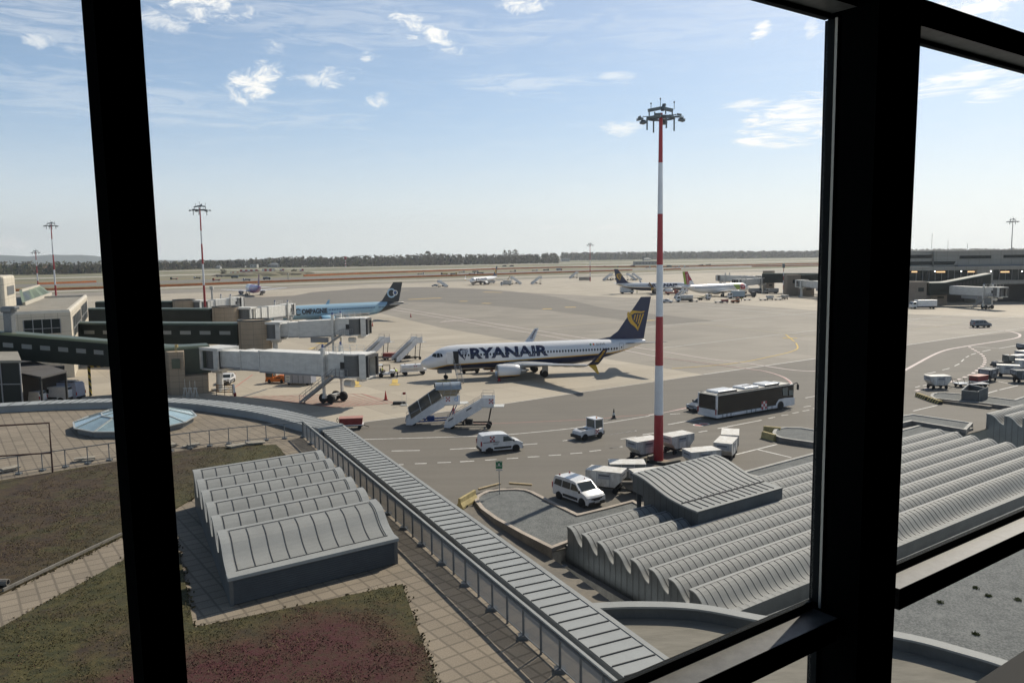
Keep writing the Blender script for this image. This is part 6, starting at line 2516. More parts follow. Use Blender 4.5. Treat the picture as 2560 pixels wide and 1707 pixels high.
mbase = G(1646, 1152)
zs = [AT(1649, y, mbase.y).z for y in (407, 535, 662, 791, 913, 1036)]
mh = AT(1651, 283, mbase.y).z
mast('tall red and white light mast standing among the baggage carts in the foreground', mbase, mh, .46, .16, zs, 1.0, True)
pad = thing('mast_plinth', 'concrete plinth edged with dark sleepers at the foot of the tall mast', 'plinth', mbase)
mb = MB()
mb.prism([(1.5, -.6), (.1, -1.5), (-1.6, .3), (-.4, 1.3)], -.02, .09)
mb.build('slab', mat('tan_plinth', (.25, .20, .145), .9, var=.25, vs=2), pad)
for a, b in (((-2.6, .9, .12), (.2, -1.55, .12)), ((.25, -1.65, .13), (1.9, -.65, .13))):
    mb = MB()
    mb.bar(a, b, .24, .24)
    mb.build('sleeper', mat('tarred_sleeper', (.03, .032, .03), .8), pad)
D = 201
b = xyD(512, D)
mast('thin red and white light mast rising behind the left corridors', b, AT(495, 520, D).z, .34, .14, [AT(500, y, D).z for y in (577, 610, 660, 713, 768, 820)], 1.15)
D = 287
b = xyD(141, D)
mast('red and white light mast above the roof of the cream terminal', b, AT(128, 561, D).z, .36, .15, [AT(134, y, D).z for y in (598, 637, 674, 713, 750)], 1.1)
D = 470
b = xyD(98, D)
mast('small distant red and white light mast left of the taller one', b, AT(91, 629, D).z, .42, .18, [AT(95, y, D).z for y in (650, 665, 683, 702, 720)], 1.15)
D = 600
b = xyD(1477, D)
mast('slender distant light mast in the middle of the far apron', b, AT(1479, 611, D).z, .36, .16, [AT(1478, y, D).z for y in (650, 664, 680, 692)], 1.25)
D = 345
b = xyD(2526, D)
mast('grey light mast rising behind the roof of the terminal on the right', b, AT(2528, 551, D).z, .30, .14, [3, 6], 1.1, group=None, tone=[M_strut, M_strut])
D = 385
b = xyD(1960, D)
o = thing('light_mast', 'short light mast with one dark floodlight head by the right-hand corridor', 'light mast', b)
h = AT(1958, 668, D).z
mb = MB()
for i in range(6):
    mb.lathe([(.16, h * i / 6), (.15, h * (i + 1) / 6)], 8, mi=i % 2)
mb.build('pole', [M_mwhite, M_mred], o)
mb = MB()
mb.bx(-.55, .45, -.5, .5, h - .3, h + 1.7)
mb.bx(-.2, .2, -.6, -.5, h - .1, h + 1.5)
mb.build('floodlight', M_head, o, bevel=.08)
# ---------------------------------------------------------------- vehicles and apron gear
M_vw = matfn('dusty_white_vehicle_paint', lambda t, b: t.mix(t.sstep(t.noise(t.coord(), 1.7, 5, .65), .3, .7), (.60, .61, .62), (.74, .74, .74)), .3)
M_trim = mat('black_trim', (.02, .02, .021), .6, var=.2, vs=3)
M_hl = mat('headlamp_glass', (.55, .57, .58), .15, spec=.8)
M_tl = mat('tail_lamp_red', (.30, .015, .015), .3)
M_glv = mat('vehicle_glass', (.025, .033, .035), .1, spec=.7)
M_silver = mat('silver_paint', (.30, .32, .34), .3, .4)
M_dgrey = mat('dark_grey_paint', (.06, .065, .07), .4)
M_orange = mat('orange_paint', (.55, .14, .015), .4, var=.15, vs=2)
M_amber = mat('amber_beacon', (.7, .22, .02), .3)
M_blue = mat('blue_frame_paint', (.03, .07, .22), .45)
M_plate = mat('pale_plate', (.55, .55, .52), .5)


def wheel(par, x, y, r, w=.2, hub=M_hub):
    m = MB()
    m.lathe([(r * .6, -w / 2), (r * .92, -w / 2), (r, -w * .3), (r, w * .3), (r * .92, w / 2), (r * .6, w / 2)], 18, 'y', (x, y, r))
    s = 1 if y > 0 else -1
    m.lathe([(r * .6, s * (w / 2 - .01)), (r * .25, s * (w / 2 + .0)), (.01, s * (w / 2 - .02))], 14, 'y', (x, y, r), 1)
    return m.build('wheel', [M_tyre, hub], par, smooth=True)


def car(root, prof, hw, paint, side_wins, shield=None, rear=None, wh=(), wr=.32, lights=True, trim=True, mirrors=True, low=.0, name='body', chk=None, decal=None):
    """x forward; prof = outline (x,z); hw(z) half width"""
    mb = MB()
    n = len(prof)
    cen = (sum(p[0] for p in prof) / n, sum(p[1] for p in prof) / n)
    vs = []
    for y in (-1, 1):
        for k, sh in ((1.0, 1.0), (.0, 0.0)):
            for x, z in prof:
                if sh:
                    vs.append((x - (.05 if x > 0 else -.05), y * hw(z), z))
                else:
                    vs.append((x, y * hw(z) * .80, z))
    # order: left outer, left inner, right outer, right inner
    fs = []
    for i in range(n):
        j = (i + 1) % n
        fs.append((i, j, j + n, i + n))
        fs.append((i + n, j + n, j + 3 * n, i + 3 * n))
        fs.append((i + 3 * n, j + 3 * n, j + 2 * n, i + 2 * n))
    fs.append(tuple(range(n)))
    fs.append(tuple(range(2 * n, 3 * n)))
    mb.add(vs, fs, 0)
    body = mb.build(name, [paint, M_trim], root, smooth=True, angle=42)
    me = body.data
    for q in side_wins:
        for y in (-1, 1):
            m = MB()
            m.add([(x, y * (hw(z) + .012), z) for x, z in q], [tuple(range(len(q)))])
            m.build('window', M_glv, root)

    def glassband(i, f0, f1, nm, inset_=.86, mat_=M_glv):
        (x0, z0), (x1, z1) = prof[i], prof[(i + 1) % n]
        dx, dz = x1 - x0, z1 - z0
        L = math.hypot(dx, dz)
        nx, nz = dz / L, -dx / L
        s = 1 if (nx * ((x0 + x1) / 2 - cen[0]) + nz * ((z0 + z1) / 2 - cen[1])) > 0 else -1
        m = MB()
        pts = []
        for f in (f0, f1):
            x, z = x0 + dx * f + s * nx * .014, z0 + dz * f + s * nz * .014
            pts.append((x, z, hw(z) * inset_))
        m.add([(pts[0][0], -pts[0][2], pts[0][1]), (pts[0][0], pts[0][2], pts[0][1]), (pts[1][0], pts[1][2], pts[1][1]), (pts[1][0], -pts[1][2], pts[1][1])], [(0, 1, 2, 3)])
        return m.build(nm, mat_, root)
    if shield is not None:
        glassband(shield, .06, .95, 'windscreen')
    if rear is not None:
        glassband(rear, .1, .9, 'rear_window')
    x_front, x_back = max(p[0] for p in prof), min(p[0] for p in prof)
    if lights:
        for y in (-1, 1):
            m = MB()
            m.bx(x_front - .32, x_front - .04, y * hw(.8) * .80 - .2, y * hw(.8) * .80 + .17, .72, .88)
            m.build('headlight', M_hl, root, bevel=.03)
            m = MB()
            m.bx(x_back - .015, x_back + .1, y * hw(1.1) * .93 - .07, y * hw(1.1) * .93 + .06, .8, 1.25)
            m.build('tail_light', M_tl, root)
    if trim:
        m = MB()
        m.bx(x_front - .25, x_front + .03, -hw(.4) * .92, hw(.4) * .92, .26, .52)
        m.bx(x_front - .1, x_front + .02, -hw(.4) * .4, hw(.4) * .4, .58, .74)
        m.build('bumper', M_trim, root, bevel=.04)
        m = MB()
        m.bx(x_back - .03, x_back + .25, -hw(.4) * .95, hw(.4) * .95, .28, .55)
        m.build('bumper', M_trim, root, bevel=.04)
        m = MB()
        m.bx(x_front + .03, x_front + .04, -.26, .26, .42, .53)
        m.build('number_plate', M_plate, root)
        if len(wh) == 2:
            for y in (-1, 1):
                m = MB()
                m.bx(wh[1] + wr * 1.5, wh[0] - wr * 1.5, y * hw(.5) - .02, y * hw(.5) + .02, .42, .62)
                m.build('side_trim', M_trim, root)
    for x in wh:
        for y in (-1, 1):
            m = MB()
            m.lathe([(wr * 1.22, -.012), (wr * 1.22, .012)], 18, 'y', (x, y * (hw(wr) + .002), wr))
            m.build('wheel_arch', M_trim, root)
            wheel(root, x, y * (hw(wr) - .07), wr)
    if mirrors:
        i = shield if shield is not None else 0
        for y in (-1, 1):
            m = MB()
            x = prof[(i + 1) % n][0] - .15 if prof[(i + 1) % n][0] > prof[i][0] else prof[i][0] - .15
            m.bx(x - .06, x + .06, y * (hw(1.1) + .03) - .09, y * (hw(1.1) + .03) + .09, 1.08, 1.28)
            m.build('mirror', M_trim, root, bevel=.02)
    return body


def taper(w, belt, top, k):
    return lambda z: w / 2 * (1.0 if z <= belt else 1 - (1 - k) * (z - belt) / (top - belt)) * (1 if z > .45 else .96)


VAN = [(-2.18, .30), (-2.22, .85), (-2.16, 1.45), (-2.05, 1.78), (-1.85, 1.84), (-.6, 1.87), (.35, 1.83), (.62, 1.76), (1.33, 1.17), (1.9, 1.02), (2.12, .86), (2.2, .55), (2.14, .28)]
vh = taper(1.84, 1.05, 1.84, .86)


def put(px0, px1, f=.5, back=0.0):
    """ground frame from two wheel contact pixels of the visible side"""
    a, b = G(*px0), G(*px1)
    return a, b, heading(a, b)


# white van with the chequered emblem, driving right
a, b, rz = put((1220, 1134), (1292, 1127.5))
n = Vector((-math.sin(rz), math.cos(rz), 0))
c = (a + b) / 2 + n * .86
v1 = thing('van', 'white panel van with a red chequered emblem driving right on the service road', 'van', c, rz)
car(v1, VAN, vh, M_vw, [[(.08, 1.12), (.12, 1.62), (.58, 1.62), (1.12, 1.16)]], shield=7, wh=(1.42, -1.36), wr=.33)
m = MB()
checker(lambda u, v: (-1.28 + u * .5, -vh(1.25 + v * .5) - .014, 1.18 + v * .52), m)
m.build('emblem', M_red_emb, v1)
m = MB()
for k, (x0, x1, z) in enumerate(((-.95, -.4, .95), (-.95, -.5, .86))):
    m.bx(x0, x1, -.935, -.925, z, z + .05)
m.build('lettering', mat('grey_small_lettering', (.22, .22, .23), .6), v1)
m = MB()
m.bx(-2.0, -.3, -.94, -.92, 1.12, 1.17)
m.build('door_rail', M_trim, v1)
# white people carrier parked by the gravel bed
a, b, rz = put((1402.4, 1247), (1452.8, 1267.6))
rz += rad(3)
n = Vector((-math.sin(rz), math.cos(rz), 0))
c = (a + b) / 2 + n * .84 + Vector((math.cos(rz), math.sin(rz), 0)) * -.05
v2 = thing('people_carrier', 'white people carrier with roof beacons parked beside the gravel bed', 'car', c, rz)
car(v2, VAN, vh, M_vw, [[(.10, 1.12), (.14, 1.62), (.58, 1.62), (1.12, 1.16)], [(-.95, 1.12), (-.92, 1.62), (.02, 1.62), (0, 1.12)], [(-1.95, 1.15), (-1.85, 1.6), (-1.05, 1.62), (-1.08, 1.12)]], shield=7, rear=2, wh=(1.42, -1.36), wr=.34)
m = MB()
for y in (-.52, .52):
    m.lathe([(.07, 1.86), (.07, 1.94), (.02, 1.98)], 10, c=(-1.7, y, 0))
m.lathe([(.04, 1.86), (.03, 1.95)], 8, c=(.4, .3, 0))
m.build('beacon', M_tl, v2)
m = MB()
m.bx(2.12, 2.19, -.55, .55, .68, .80)
m.build('grille', M_trim, v2)

# apron bus
A0, A1 = G(1791.5, 1052), G(1985, 1018)
rz = heading(A0, A1)
n = Vector((-math.sin(rz), math.cos(rz), 0))
c = A0 + n * 1.5
BL, BW, BH = 14.2, 3.0, 3.05
bus = thing('apron_bus', 'long black and white apron bus with roof units driving right', 'bus', c, rz)
m = MB()
m.bx(.15, BL - .1, -BW / 2 + .03, BW / 2 - .03, .62, BH - .05, 0)
m.build('body', [mat('bus_black_glazing', (.014, .016, .017), .12, spec=.6)], bus, bevel=.12)
m = MB()
m.bx(.1, BL - .25, -BW / 2 - .0, BW / 2 + .0, .28, .66)
m.build('skirt', M_vw, bus, bevel=.05)
m = MB()
x0, x1 = 11.0, BL - .1
for y in (-BW / 2 - .012, BW / 2 + .012):
    m.xz([(10.6, .86), (11.1, 1.35), (12.2, 1.42), (BL - .05, 1.30), (BL, .35), (10.6, .35)], y - .012, y + .012)
m.build('front_skirt', M_vw, bus)
for i, x in enumerate((1.0, 1.7, 2.4, 5.2, 6.0, 6.8, 8.1, 9.0, 9.8)):
    m = MB()
    m.bx(x, x + .07, -BW / 2 - .03, -BW / 2 - .005, .28, .67)
    m.build('skirt_gap', M_trim, bus)
m = MB()
checker(lambda u, v: (7.85 + u * 1.0, -BW / 2 - .036, .45 + v * .98), m)
m.build('emblem', M_red_emb, bus)
m = MB()
checker(lambda u, v: (7.85 + u * 1.0, -BW / 2 - .032, .45 + v * .98), m)
m2 = MB()
m2.add([(7.85, -BW / 2 - .031, .45), (8.85, -BW / 2 - .031, .45), (8.85, -BW / 2 - .031, 1.43), (7.85, -BW / 2 - .031, 1.43)], [(0, 1, 2, 3)])
m2.build('emblem_ground', M_vw, bus)
m = MB()
m.bx(-.02, .16, -BW / 2, BW / 2, .3, 1.22)
m.bx(-.02, .2, -BW / 2 - .01, -BW / 2 + .22, 1.22, BH - .05)
m.bx(-.02, .2, BW / 2 - .22, BW / 2 + .01, 1.22, BH - .05)
m.build('rear_panel', M_vw, bus, bevel=.06)
m = MB()
m.bx(-.035, -.01, -BW / 2 + .22, BW / 2 - .22, 1.26, BH - .25)
m.build('rear_window', M_glass, bus)
for y in (-BW / 2 + .1, BW / 2 - .1):
    m = MB()
    m.bx(-.05, -.02, y - .09, y + .09, .7, 1.35)
    m.build('tail_light', M_tl, bus)
m = MB()
m.bx(.0, BL - .35, -BW / 2 - .02, BW / 2 + .02, BH - .12, BH - .03, 0)
m.bx(.3, BL - .6, -BW / 2 + .35, BW / 2 - .35, BH - .03, BH + .03, 0)
m.bx(.3, BL - .9, -BW / 2 + .06, -BW / 2 + .3, BH - .03, BH + .05, 1)
m.bx(.3, BL - .9, BW / 2 - .3, BW / 2 - .06, BH - .03, BH + .05, 1)
m.build('roof', [mat('cream_roof', (.62, .59, .52), .5, var=.1, vs=1), M_trim], bus)
for x0, x1, k in ((.8, 3.9, 0), (5.4, 8.0, 1), (9.1, 11.6, 0)):
    m = MB()
    m.bx(x0, x1, -.98, .98, BH + .02, BH + .28)
    o = m.build('roof_unit', M_vw, bus, bevel=.08)
    if k:
        m = MB()
        for j in range(4):
            m.lathe([(.16, BH + .281), (.16, BH + .31)], 10, c=(6.2 + j * .42, 0, 0))
        m.build('fan', M_trim, o)
    else:
        m = MB()
        m.bx(x0 - .05, x1 + .05, -1.06, -1.0, BH + .02, BH + .2)
        m.build('grille', M_trim, o)
m = MB()
m.lathe([(.55, BH + .03), (.5, BH + .1), (.05, BH + .12)], 16, c=(12.6, .2, 0))
m.build('hatch', M_silver, bus)
m = MB()
m.tube([(BL - .25, -1.3, BH - .1), (BL + .45, -1.45, BH + .05), (BL + .6, -1.5, BH - .2)], .06, 6)
m.bx(BL + .48, BL + .66, -1.62, -1.4, BH - .85, BH - .2)
m.build('mirror_arm', M_trim, bus)
for y in (-BW / 2 - .02, BW / 2 + .02):
    for q in ([(11.9, 1.75), (11.75, 2.7), (12.75, 2.72), (12.85, 1.62)], [(13.1, 1.62), (13.0, 2.3), (13.8, 2.25), (13.95, 1.6)]):
        m = MB()
        m.add([(x, y, z) for x, z in q], [(0, 1, 2, 3)])
        m.build('window', mat('pale_cab_glass', (.16, .18, .17), .15), bus)
m = MB()
m.bx(BL - .09, BL - .03, -BW / 2 + .15, BW / 2 - .15, 1.25, BH - .3)
m.build('windscreen', M_glv, bus)
for x in (11.45, 2.9):
    for y in (-BW / 2 + .1, BW / 2 - .1):
        if x < 5:
            wheel(bus, x, y * .8, .5, .3)
            continue
        m = MB()
        m.lathe([(.60, -.02), (.60, .02)], 20, 'y', (x, y * 1.085, .5))
        m.build('wheel_arch', M_trim, bus)
        wheel(bus, x, y, .5, .3)

# silver car just behind the bus
a = G(1732, 1031)
rz = rad(215)
cr = thing('car', 'grey car half hidden behind the rear of the apron bus', 'car', a + Vector((1.6, 1.6, 0)), rz)
CAR = [(-2.0, .3), (-2.1, .75), (-2.05, .98), (-1.55, 1.4), (-1.1, 1.5), (.0, 1.5), (.35, 1.42), (1.0, .98), (1.8, .84), (2.05, .65), (2.1, .4), (2.05, .28)]
ch = taper(1.78, .9, 1.5, .80)
car(cr, CAR, ch, M_silver, [[(-1.0, .98), (-.9, 1.38), (-.1, 1.4), (-.08, .98)], [(0.0, .98), (0.0, 1.4), (.3, 1.36), (.85, 1.0)]], shield=6, rear=2, wh=(1.35, -1.3), wr=.31)


def small_car(label, p, rz, paint, prof=CAR, hwf=None, wins=None, group=None, sc=1.0, sh=6):
    o = thing('car', label, 'car', p, rz, group)
    o.scale = (sc, sc, sc)
    car(o, prof, hwf or ch, paint, wins or [[(-1.0, .98), (-.9, 1.38), (-.1, 1.4), (-.08, .98)], [(0.0, .98), (0.0, 1.4), (.3, 1.36), (.85, 1.0)]], shield=sh, rear=2, wh=(1.35, -1.3), wr=.31, mirrors=False)
    return o


mpvw = [[(.10, 1.12), (.14, 1.62), (.58, 1.62), (1.12, 1.16)], [(-.95, 1.12), (-.92, 1.62), (.02, 1.62), (0, 1.12)], [(-1.95, 1.15), (-1.85, 1.6), (-1.05, 1.62), (-1.08, 1.12)]]
small_car('white car facing us beside the bridge support and the striped barrier', G(552, 962) + Vector((.3, 2, 0)), rad(-84), M_vw)
a, b = G(2440, 819), G(2474, 818.5)
small_car('grey-blue people carrier driving right on the far right of the apron', (a + b) / 2 + Vector((0, .9, 0)), heading(a, b), mat('blue_grey_paint', (.16, .18, .21), .35), VAN, vh, mpvw, None, 1.05, 7)
small_car('small white hatchback on the apron just right of the tall mast', G(1669, 756.5), rad(-28), M_vw)
small_car('white van partly hidden behind the round stone pillar, under the green corridor', G(580, 869), rad(8), mat('dull_white_paint', (.4, .41, .42), .5), VAN, vh, [mpvw[0]], None, 1.1, 7)
# high-roof vans at the lower left
BIGV = [(-2.7, .35), (-2.75, 1.2), (-2.68, 2.3), (-2.5, 2.52), (.9, 2.55), (1.25, 2.4), (1.95, 1.35), (2.6, 1.1), (2.75, .8), (2.75, .35)]
bh = taper(2.05, 1.2, 2.5, .86)
g_ = G(148, 1002)
v3 = thing('van', 'white high-roof van with an orange cross emblem parked in front of the loading bay', 'van', g_ + Vector((0, 1.2, 0)), rad(172))
car(v3, BIGV, bh, mat('bluish_white_paint', (.40, .42, .50), .4, var=.1, vs=1), [[(1.0, 1.45), (1.05, 2.1), (1.3, 2.1), (1.75, 1.45)]], shield=5, wh=(1.75, -1.75), wr=.36)
m = MB()
checker(lambda u, v: (-.55 - u * .7, bh(1.6) + .03, 1.25 + v * .7), m)
m.build('emblem', mat('emblem_orange', (.5, .16, .05), .5), v3)
m = MB()
m.bx(-2.0, .4, -.7, .7, 2.68, 2.72)
for x in (-1.9, -.8, .3):
    for y in (-.7, .7):
        m.bx(x - .03, x + .03, y - .03, y + .03, 2.5, 2.7)
m.build('roof_rack', M_strut, v3)
g_ = G(107, 1012)
small_car('white pick-up roof showing above the curved parapet left of the high-roof van', g_ + Vector((0, 3, 0)), rad(176), M_vw, VAN, vh, [mpvw[0]], None, 1.15, 7)
g_ = G(60, 1014)
small_car('white van roof just showing above the curved parapet at the far left', g_ + Vector((0, 1.0, 0)), rad(178), M_vw, VAN, vh, [mpvw[0]], None, 1.0, 7)


# ---- tractors, carts
def tow_tractor(label, p, rz, paint=None, group=None, mark=True, cab=True):
    o = thing('tow_tractor', label, 'tow tractor', p, rz, group)
    paint = paint or M_vw
    m = MB()                                  # bonnet in front (+x), cab behind
    m.xz([(-.35, .42), (-.35, 1.15), (1.25, 1.08), (1.55, .95), (1.62, .5), (1.5, .38)], -.72, .72)
    m.bx(-1.55, -.35, -.78, .78, .42, 1.0)
    m.build('body', paint, o, bevel=.06)
    m = MB()
    m.bx(1.55, 1.78, -.74, .74, .3, .62)
    m.bx(-1.72, -1.56, -.7, .7, .35, .75)
    m.bx(-1.5, 1.4, -.80, -.74, .36, .46)
    m.bx(-1.5, 1.4, .74, .80, .36, .46)
    m.bx(.35, 1.1, -.45, .45, 1.12, 1.16)
    m.build('bumper', M_trim, o)
    if cab:
        m = MB()
        for x in (-1.5, -.42):
            for y in (-.72, .72):
                m.bar((x, y, 1.0), (x * .98, y * .95, 2.0), .09, .09)
        m.build('cab_frame', paint, o)
        m = MB()
        m.bx(-1.55, -.33, -.76, .76, 2.0, 2.12)
        m.build('cab_roof', paint, o, bevel=.05)
        m = MB()
        for y in (-.71, .71):
            m.add([(-1.46, y, 1.15), (-.46, y, 1.15), (-.46, y * .96, 1.96), (-1.44, y * .96, 1.96)], [(0, 1, 2, 3)])
        m.build('window', mat('grey_cab_glass', (.10, .115, .11), .12, spec=.6), o)
        m = MB()
        m.add([(-.4, -.66, 1.15), (-.4, .66, 1.15), (-.4, .64, 1.96), (-.4, -.64, 1.96)], [(0, 1, 2, 3)])
        m.build('windscreen', MATS['grey_cab_glass'], o)
        m = MB()
        m.bx(-1.35, -.9, -.35, .35, 1.0, 1.25)
        m.bx(-1.45, -1.32, -.35, .35, 1.2, 1.75)
        m.build('seat', M_trim, o)
        m = MB()
        m.lathe([(.08, 2.12), (.07, 2.24), (.02, 2.27)], 10, c=(-.95, .3, 0))
        m.build('beacon', M_amber, o)
    if mark:
        m = MB()
        for s in (-1, 1):
            checker(lambda u, v: (-.9 + u * .5, s * .795, .55 + v * .46), m)
        m.build('emblem', M_red_emb, o)
    for x, r in ((.95, .36), (-1.05, .36)):
        for y in (-.68, .68):
            wheel(o, x, y, r, .24)
    return o


a, b, rz = put((1462, 1101.7), (1494.8, 1096))
tow_tractor('white tow tractor with a cab at its rear driving left on the service road', (a + b) / 2 + Vector((-.3, .75, 0)), rz + math.pi, None, 'tow tractors')

M_cartw = matfn('grubby_white_cart_panel', lambda t, b: t.mix(t.sstep(t.noise(t.map(t.coord(), (1, 1, .4)), 2.2, 6, .7), .3, .7), (.40, .37, .33), (.66, .65, .62)), .55)
M_carttop = matfn('sun_bleached_cart_lid', lambda t, b: t.mix(t.sstep(t.noise(t.coord(), 1.6, 6, .7), .3, .68), (.52, .48, .41), (.72, .71, .68)), .55)
M_chas = mat('rusty_black_chassis', (.028, .024, .022), .8, var=.4, vs=6)
M_lbl = mat('cart_label_grey', (.33, .34, .36), .6)
M_lbd = mat('cart_label_dark', (.08, .085, .10), .6)


def cart_proto(label, p, rz, wall=None, lid=None, open_=False):
    o = thing('baggage_cart', label, 'baggage cart', p, rz, 'baggage carts')
    L, Wd = 1.5, .82
    m = MB()
    m.xz([(-L, 1.15), (-L, 1.82), (L, 1.82), (L, 1.15), (.95, .58), (-.95, .58)], -Wd, Wd)
    m.build('container', wall or M_cartw, o, bevel=.02)
    m = MB()
    if open_:
        for y in (-Wd, Wd):
            m.bx(-L, L, y - .03, y + .03, 1.83, 1.9)
        for x in (-L, L):
            m.bx(x - .03, x + .03, -Wd + .04, Wd - .04, 1.83, 1.9)
    else:
        m.bx(-L - .04, L + .04, -Wd - .04, Wd + .04, 1.825, 1.88)
    m.build('lid', lid or M_carttop, o)
    m = MB()
    for x in (-L, -.55, .55, L):
        for y in (-Wd, Wd):
            lo = 1.15 if abs(x) > 1 else .6
            m.bar((x, y * 1.012, lo), (x, y * 1.012, 1.82), .05, .03)
    m.build('frame', M_lbl, o)
    for s in (-1, 1):
        m = MB()
        m.bx(-.45, .6, s * (Wd + .012) - .006, s * (Wd + .012) + .006, 1.22, 1.66)
        pl_ = m.build('side_panel', M_lbl, o)
        m = MB()
        m.bx(-.38, .5, s * (Wd + .022) - .005, s * (Wd + .022) + .005, 1.46, 1.57)
        m.build('stripe', M_lbd, pl_)
        m = MB()
        m.bx(s * (L + .012) - .006, s * (L + .012) + .006, -.62, .62, 1.24, 1.72)
        pl_ = m.build('end_panel', M_lbl, o)
        m = MB()
        m.bx(s * (L + .022) - .005, s * (L + .022) + .005, -.5, .4, 1.5, 1.61)
        m.build('stripe', M_lbd, pl_)
    m = MB()
    m.bx(-1.15, 1.15, -.7, .7, .42, .56)
    m.bx(-1.4, 1.4, -.08, .08, .36, .46)
    m.bar((1.3, 0, .42), (2.3, 0, .14), .09, .09)
    m.bar((1.35, -.35, .42), (1.7, 0, .3), .06, .06)
    m.bar((1.35, .35, .42), (1.7, 0, .3), .06, .06)
    m.build('chassis', M_chas, o)
    for x in (-.95, .95):
        for y in (-.62, .62):
            wheel(o, x, y, .24, .16, M_chas)
    return o


def ctr(x0, y0, x1, y1, sgn=1):              # two near-side wheel contacts -> centre and heading
    a, b = G(x0, y0), G(x1, y1)
    rz = heading(a, b)
    n = Vector((-math.sin(rz), math.cos(rz), 0))
    return (a + b) / 2 + n * .62 * sgn, rz


def lid(ox, oy, s, cx, cy, ax, ay, bx, by):  # lid centre and long side read off a survey sheet
    c = G(ox + cx / s, oy + cy / s, 1.86)
    a, b = G(ox + ax / s, oy + ay / s, 1.86), G(ox + bx / s, oy + by / s, 1.86)
    return Vector((c.x, c.y, 0)), heading(a, b)


ZC_ = (1560, 1060, 7.84)
c, rz = lid(*ZC_, 390, 285, 110, 285, 505, 220)
C1 = cart_proto('white baggage cart standing just left of the tall mast', c, rz + math.pi)
spots = [(lid(*ZC_, 1042, 186, 760, 185, 1125, 120), math.pi, 'grubby white baggage cart just right of the tall mast'),
         (lid(*ZC_, 1522, 490, 1215, 480, 1690, 435), math.pi, 'white baggage cart half hidden behind the zinc canopy'),
         (lid(*ZC_, 1996, 307, 1785, 355, 1905, 235), math.pi, 'white baggage cart end-on at the right of the group by the mast'),
         (lid(*ZC_, 2083, 148, 1925, 205, 1940, 80), math.pi, 'white baggage cart behind the end-on one, right of the mast'),
         (lid(1420, 1040, 10.69, 1021, 1411, 735, 1320, 1465, 1390), 0, 'dirty white baggage cart parked behind the white people carrier'),
         (lid(*ZC_, 505, 902, 200, 880, 760, 840), 0, 'clean white baggage cart showing its lid behind the zinc canopy'),
         (ctr(2333, 973, 2366, 972), 0, 'lone white baggage cart on the lane left of the trolleys at the right edge'),
         (ctr(2500, 942, 2540, 944), 0, 'pale baggage cart at the head of the row at the right edge'),
         (ctr(2536, 917, 2572, 914), 0, 'pale baggage cart behind the dark tractor cab at the right edge'),
         (ctr(2545, 928, 2585, 930), 0, 'pale baggage cart cut by the right edge of the picture'),
         (ctr(2550, 905, 2590, 902), 0, 'farthest pale baggage cart in the row at the right edge'),
         (ctr(1916, 750, 1934, 750), 0, 'grey baggage cart on the apron in front of the tall stone pillar'),
         (ctr(1957, 749, 1973, 748), 0, 'grey baggage cart close to the tall stone pillar on the right')]
for (c, rz), k, lab in spots:
    dup(C1, c, rz + k, lab)
M_dkw = mat('dark_blue_grey_cart', (.06, .07, .08), .6, var=.2, vs=2)
c, rz = lid(1420, 1040, 10.69, 1572, 1218, 1195, 1215, 1950, 1212)
cart_proto('dark grey cart with a pale lid between the mast plinth and the dirty white cart', c, rz, mat('slate_grey_cart', (.10, .115, .12), .6, var=.2, vs=2))
c, rz = ctr(2469, 956, 2493, 950)
D1 = cart_proto('dark blue-grey cart with an open top beside the red trolley at the right edge', c, rz, M_dkw, M_plate, True)
c, rz = ctr(2543, 957, 2585, 957)
dup(D1, c, rz, 'dark cart at the right edge in front of the pale baggage carts')
c, rz = ctr(2553, 885, 2590, 883)
dup(D1, c, rz, 'dark cart highest up at the right edge of the picture')
tow_tractor('dark grey tow tractor with a pale cab roof in the row at the right edge', G(2512, 920) + Vector((0, .6, 0)), rad(185), M_dgrey, 'tow tractors', False)


def trolley(label, p, rz, deck, load=None, group='low trolleys'):
    o = thing('trolley', label, 'trolley', p, rz, group)
    m = MB()
    m.bx(-1.4, 1.4, -.75, .75, .48, .58)
    m.build('deck', deck, o, bevel=.02)
    m = MB()
    m.bx(-1.3, 1.3, -.6, .6, .36, .47)
    m.bar((1.35, 0, .4), (2.0, 0, .15), .08, .08)
    m.bar((-1.35, -.6, .58), (-1.6, -.6, 1.2), .05, .05)
    m.bar((-1.35, .6, .58), (-1.6, .6, 1.2), .05, .05)
    m.bar((-1.6, -.6, 1.2), (-1.6, .6, 1.2), .05, .05)
    m.build('frame', M_chas, o)
    for x in (-.95, .95):
        for y in (-.55, .55):
            wheel(o, x, y, .22, .15, M_chas)
    if load:
        m = MB()
        m.xz([(-1.25, .59), (-1.32, 1.3), (1.32, 1.3), (1.25, .59)], -.68, .68)
        m.build('side_boards', load, o, bevel=.02)
        m = MB()
        m.bx(-1.36, 1.36, -.72, .72, 1.3, 1.35)
        m.build('lid', mat('faded_red_lid', (.45, .22, .18), .6, var=.2, vs=2), o)
    return o


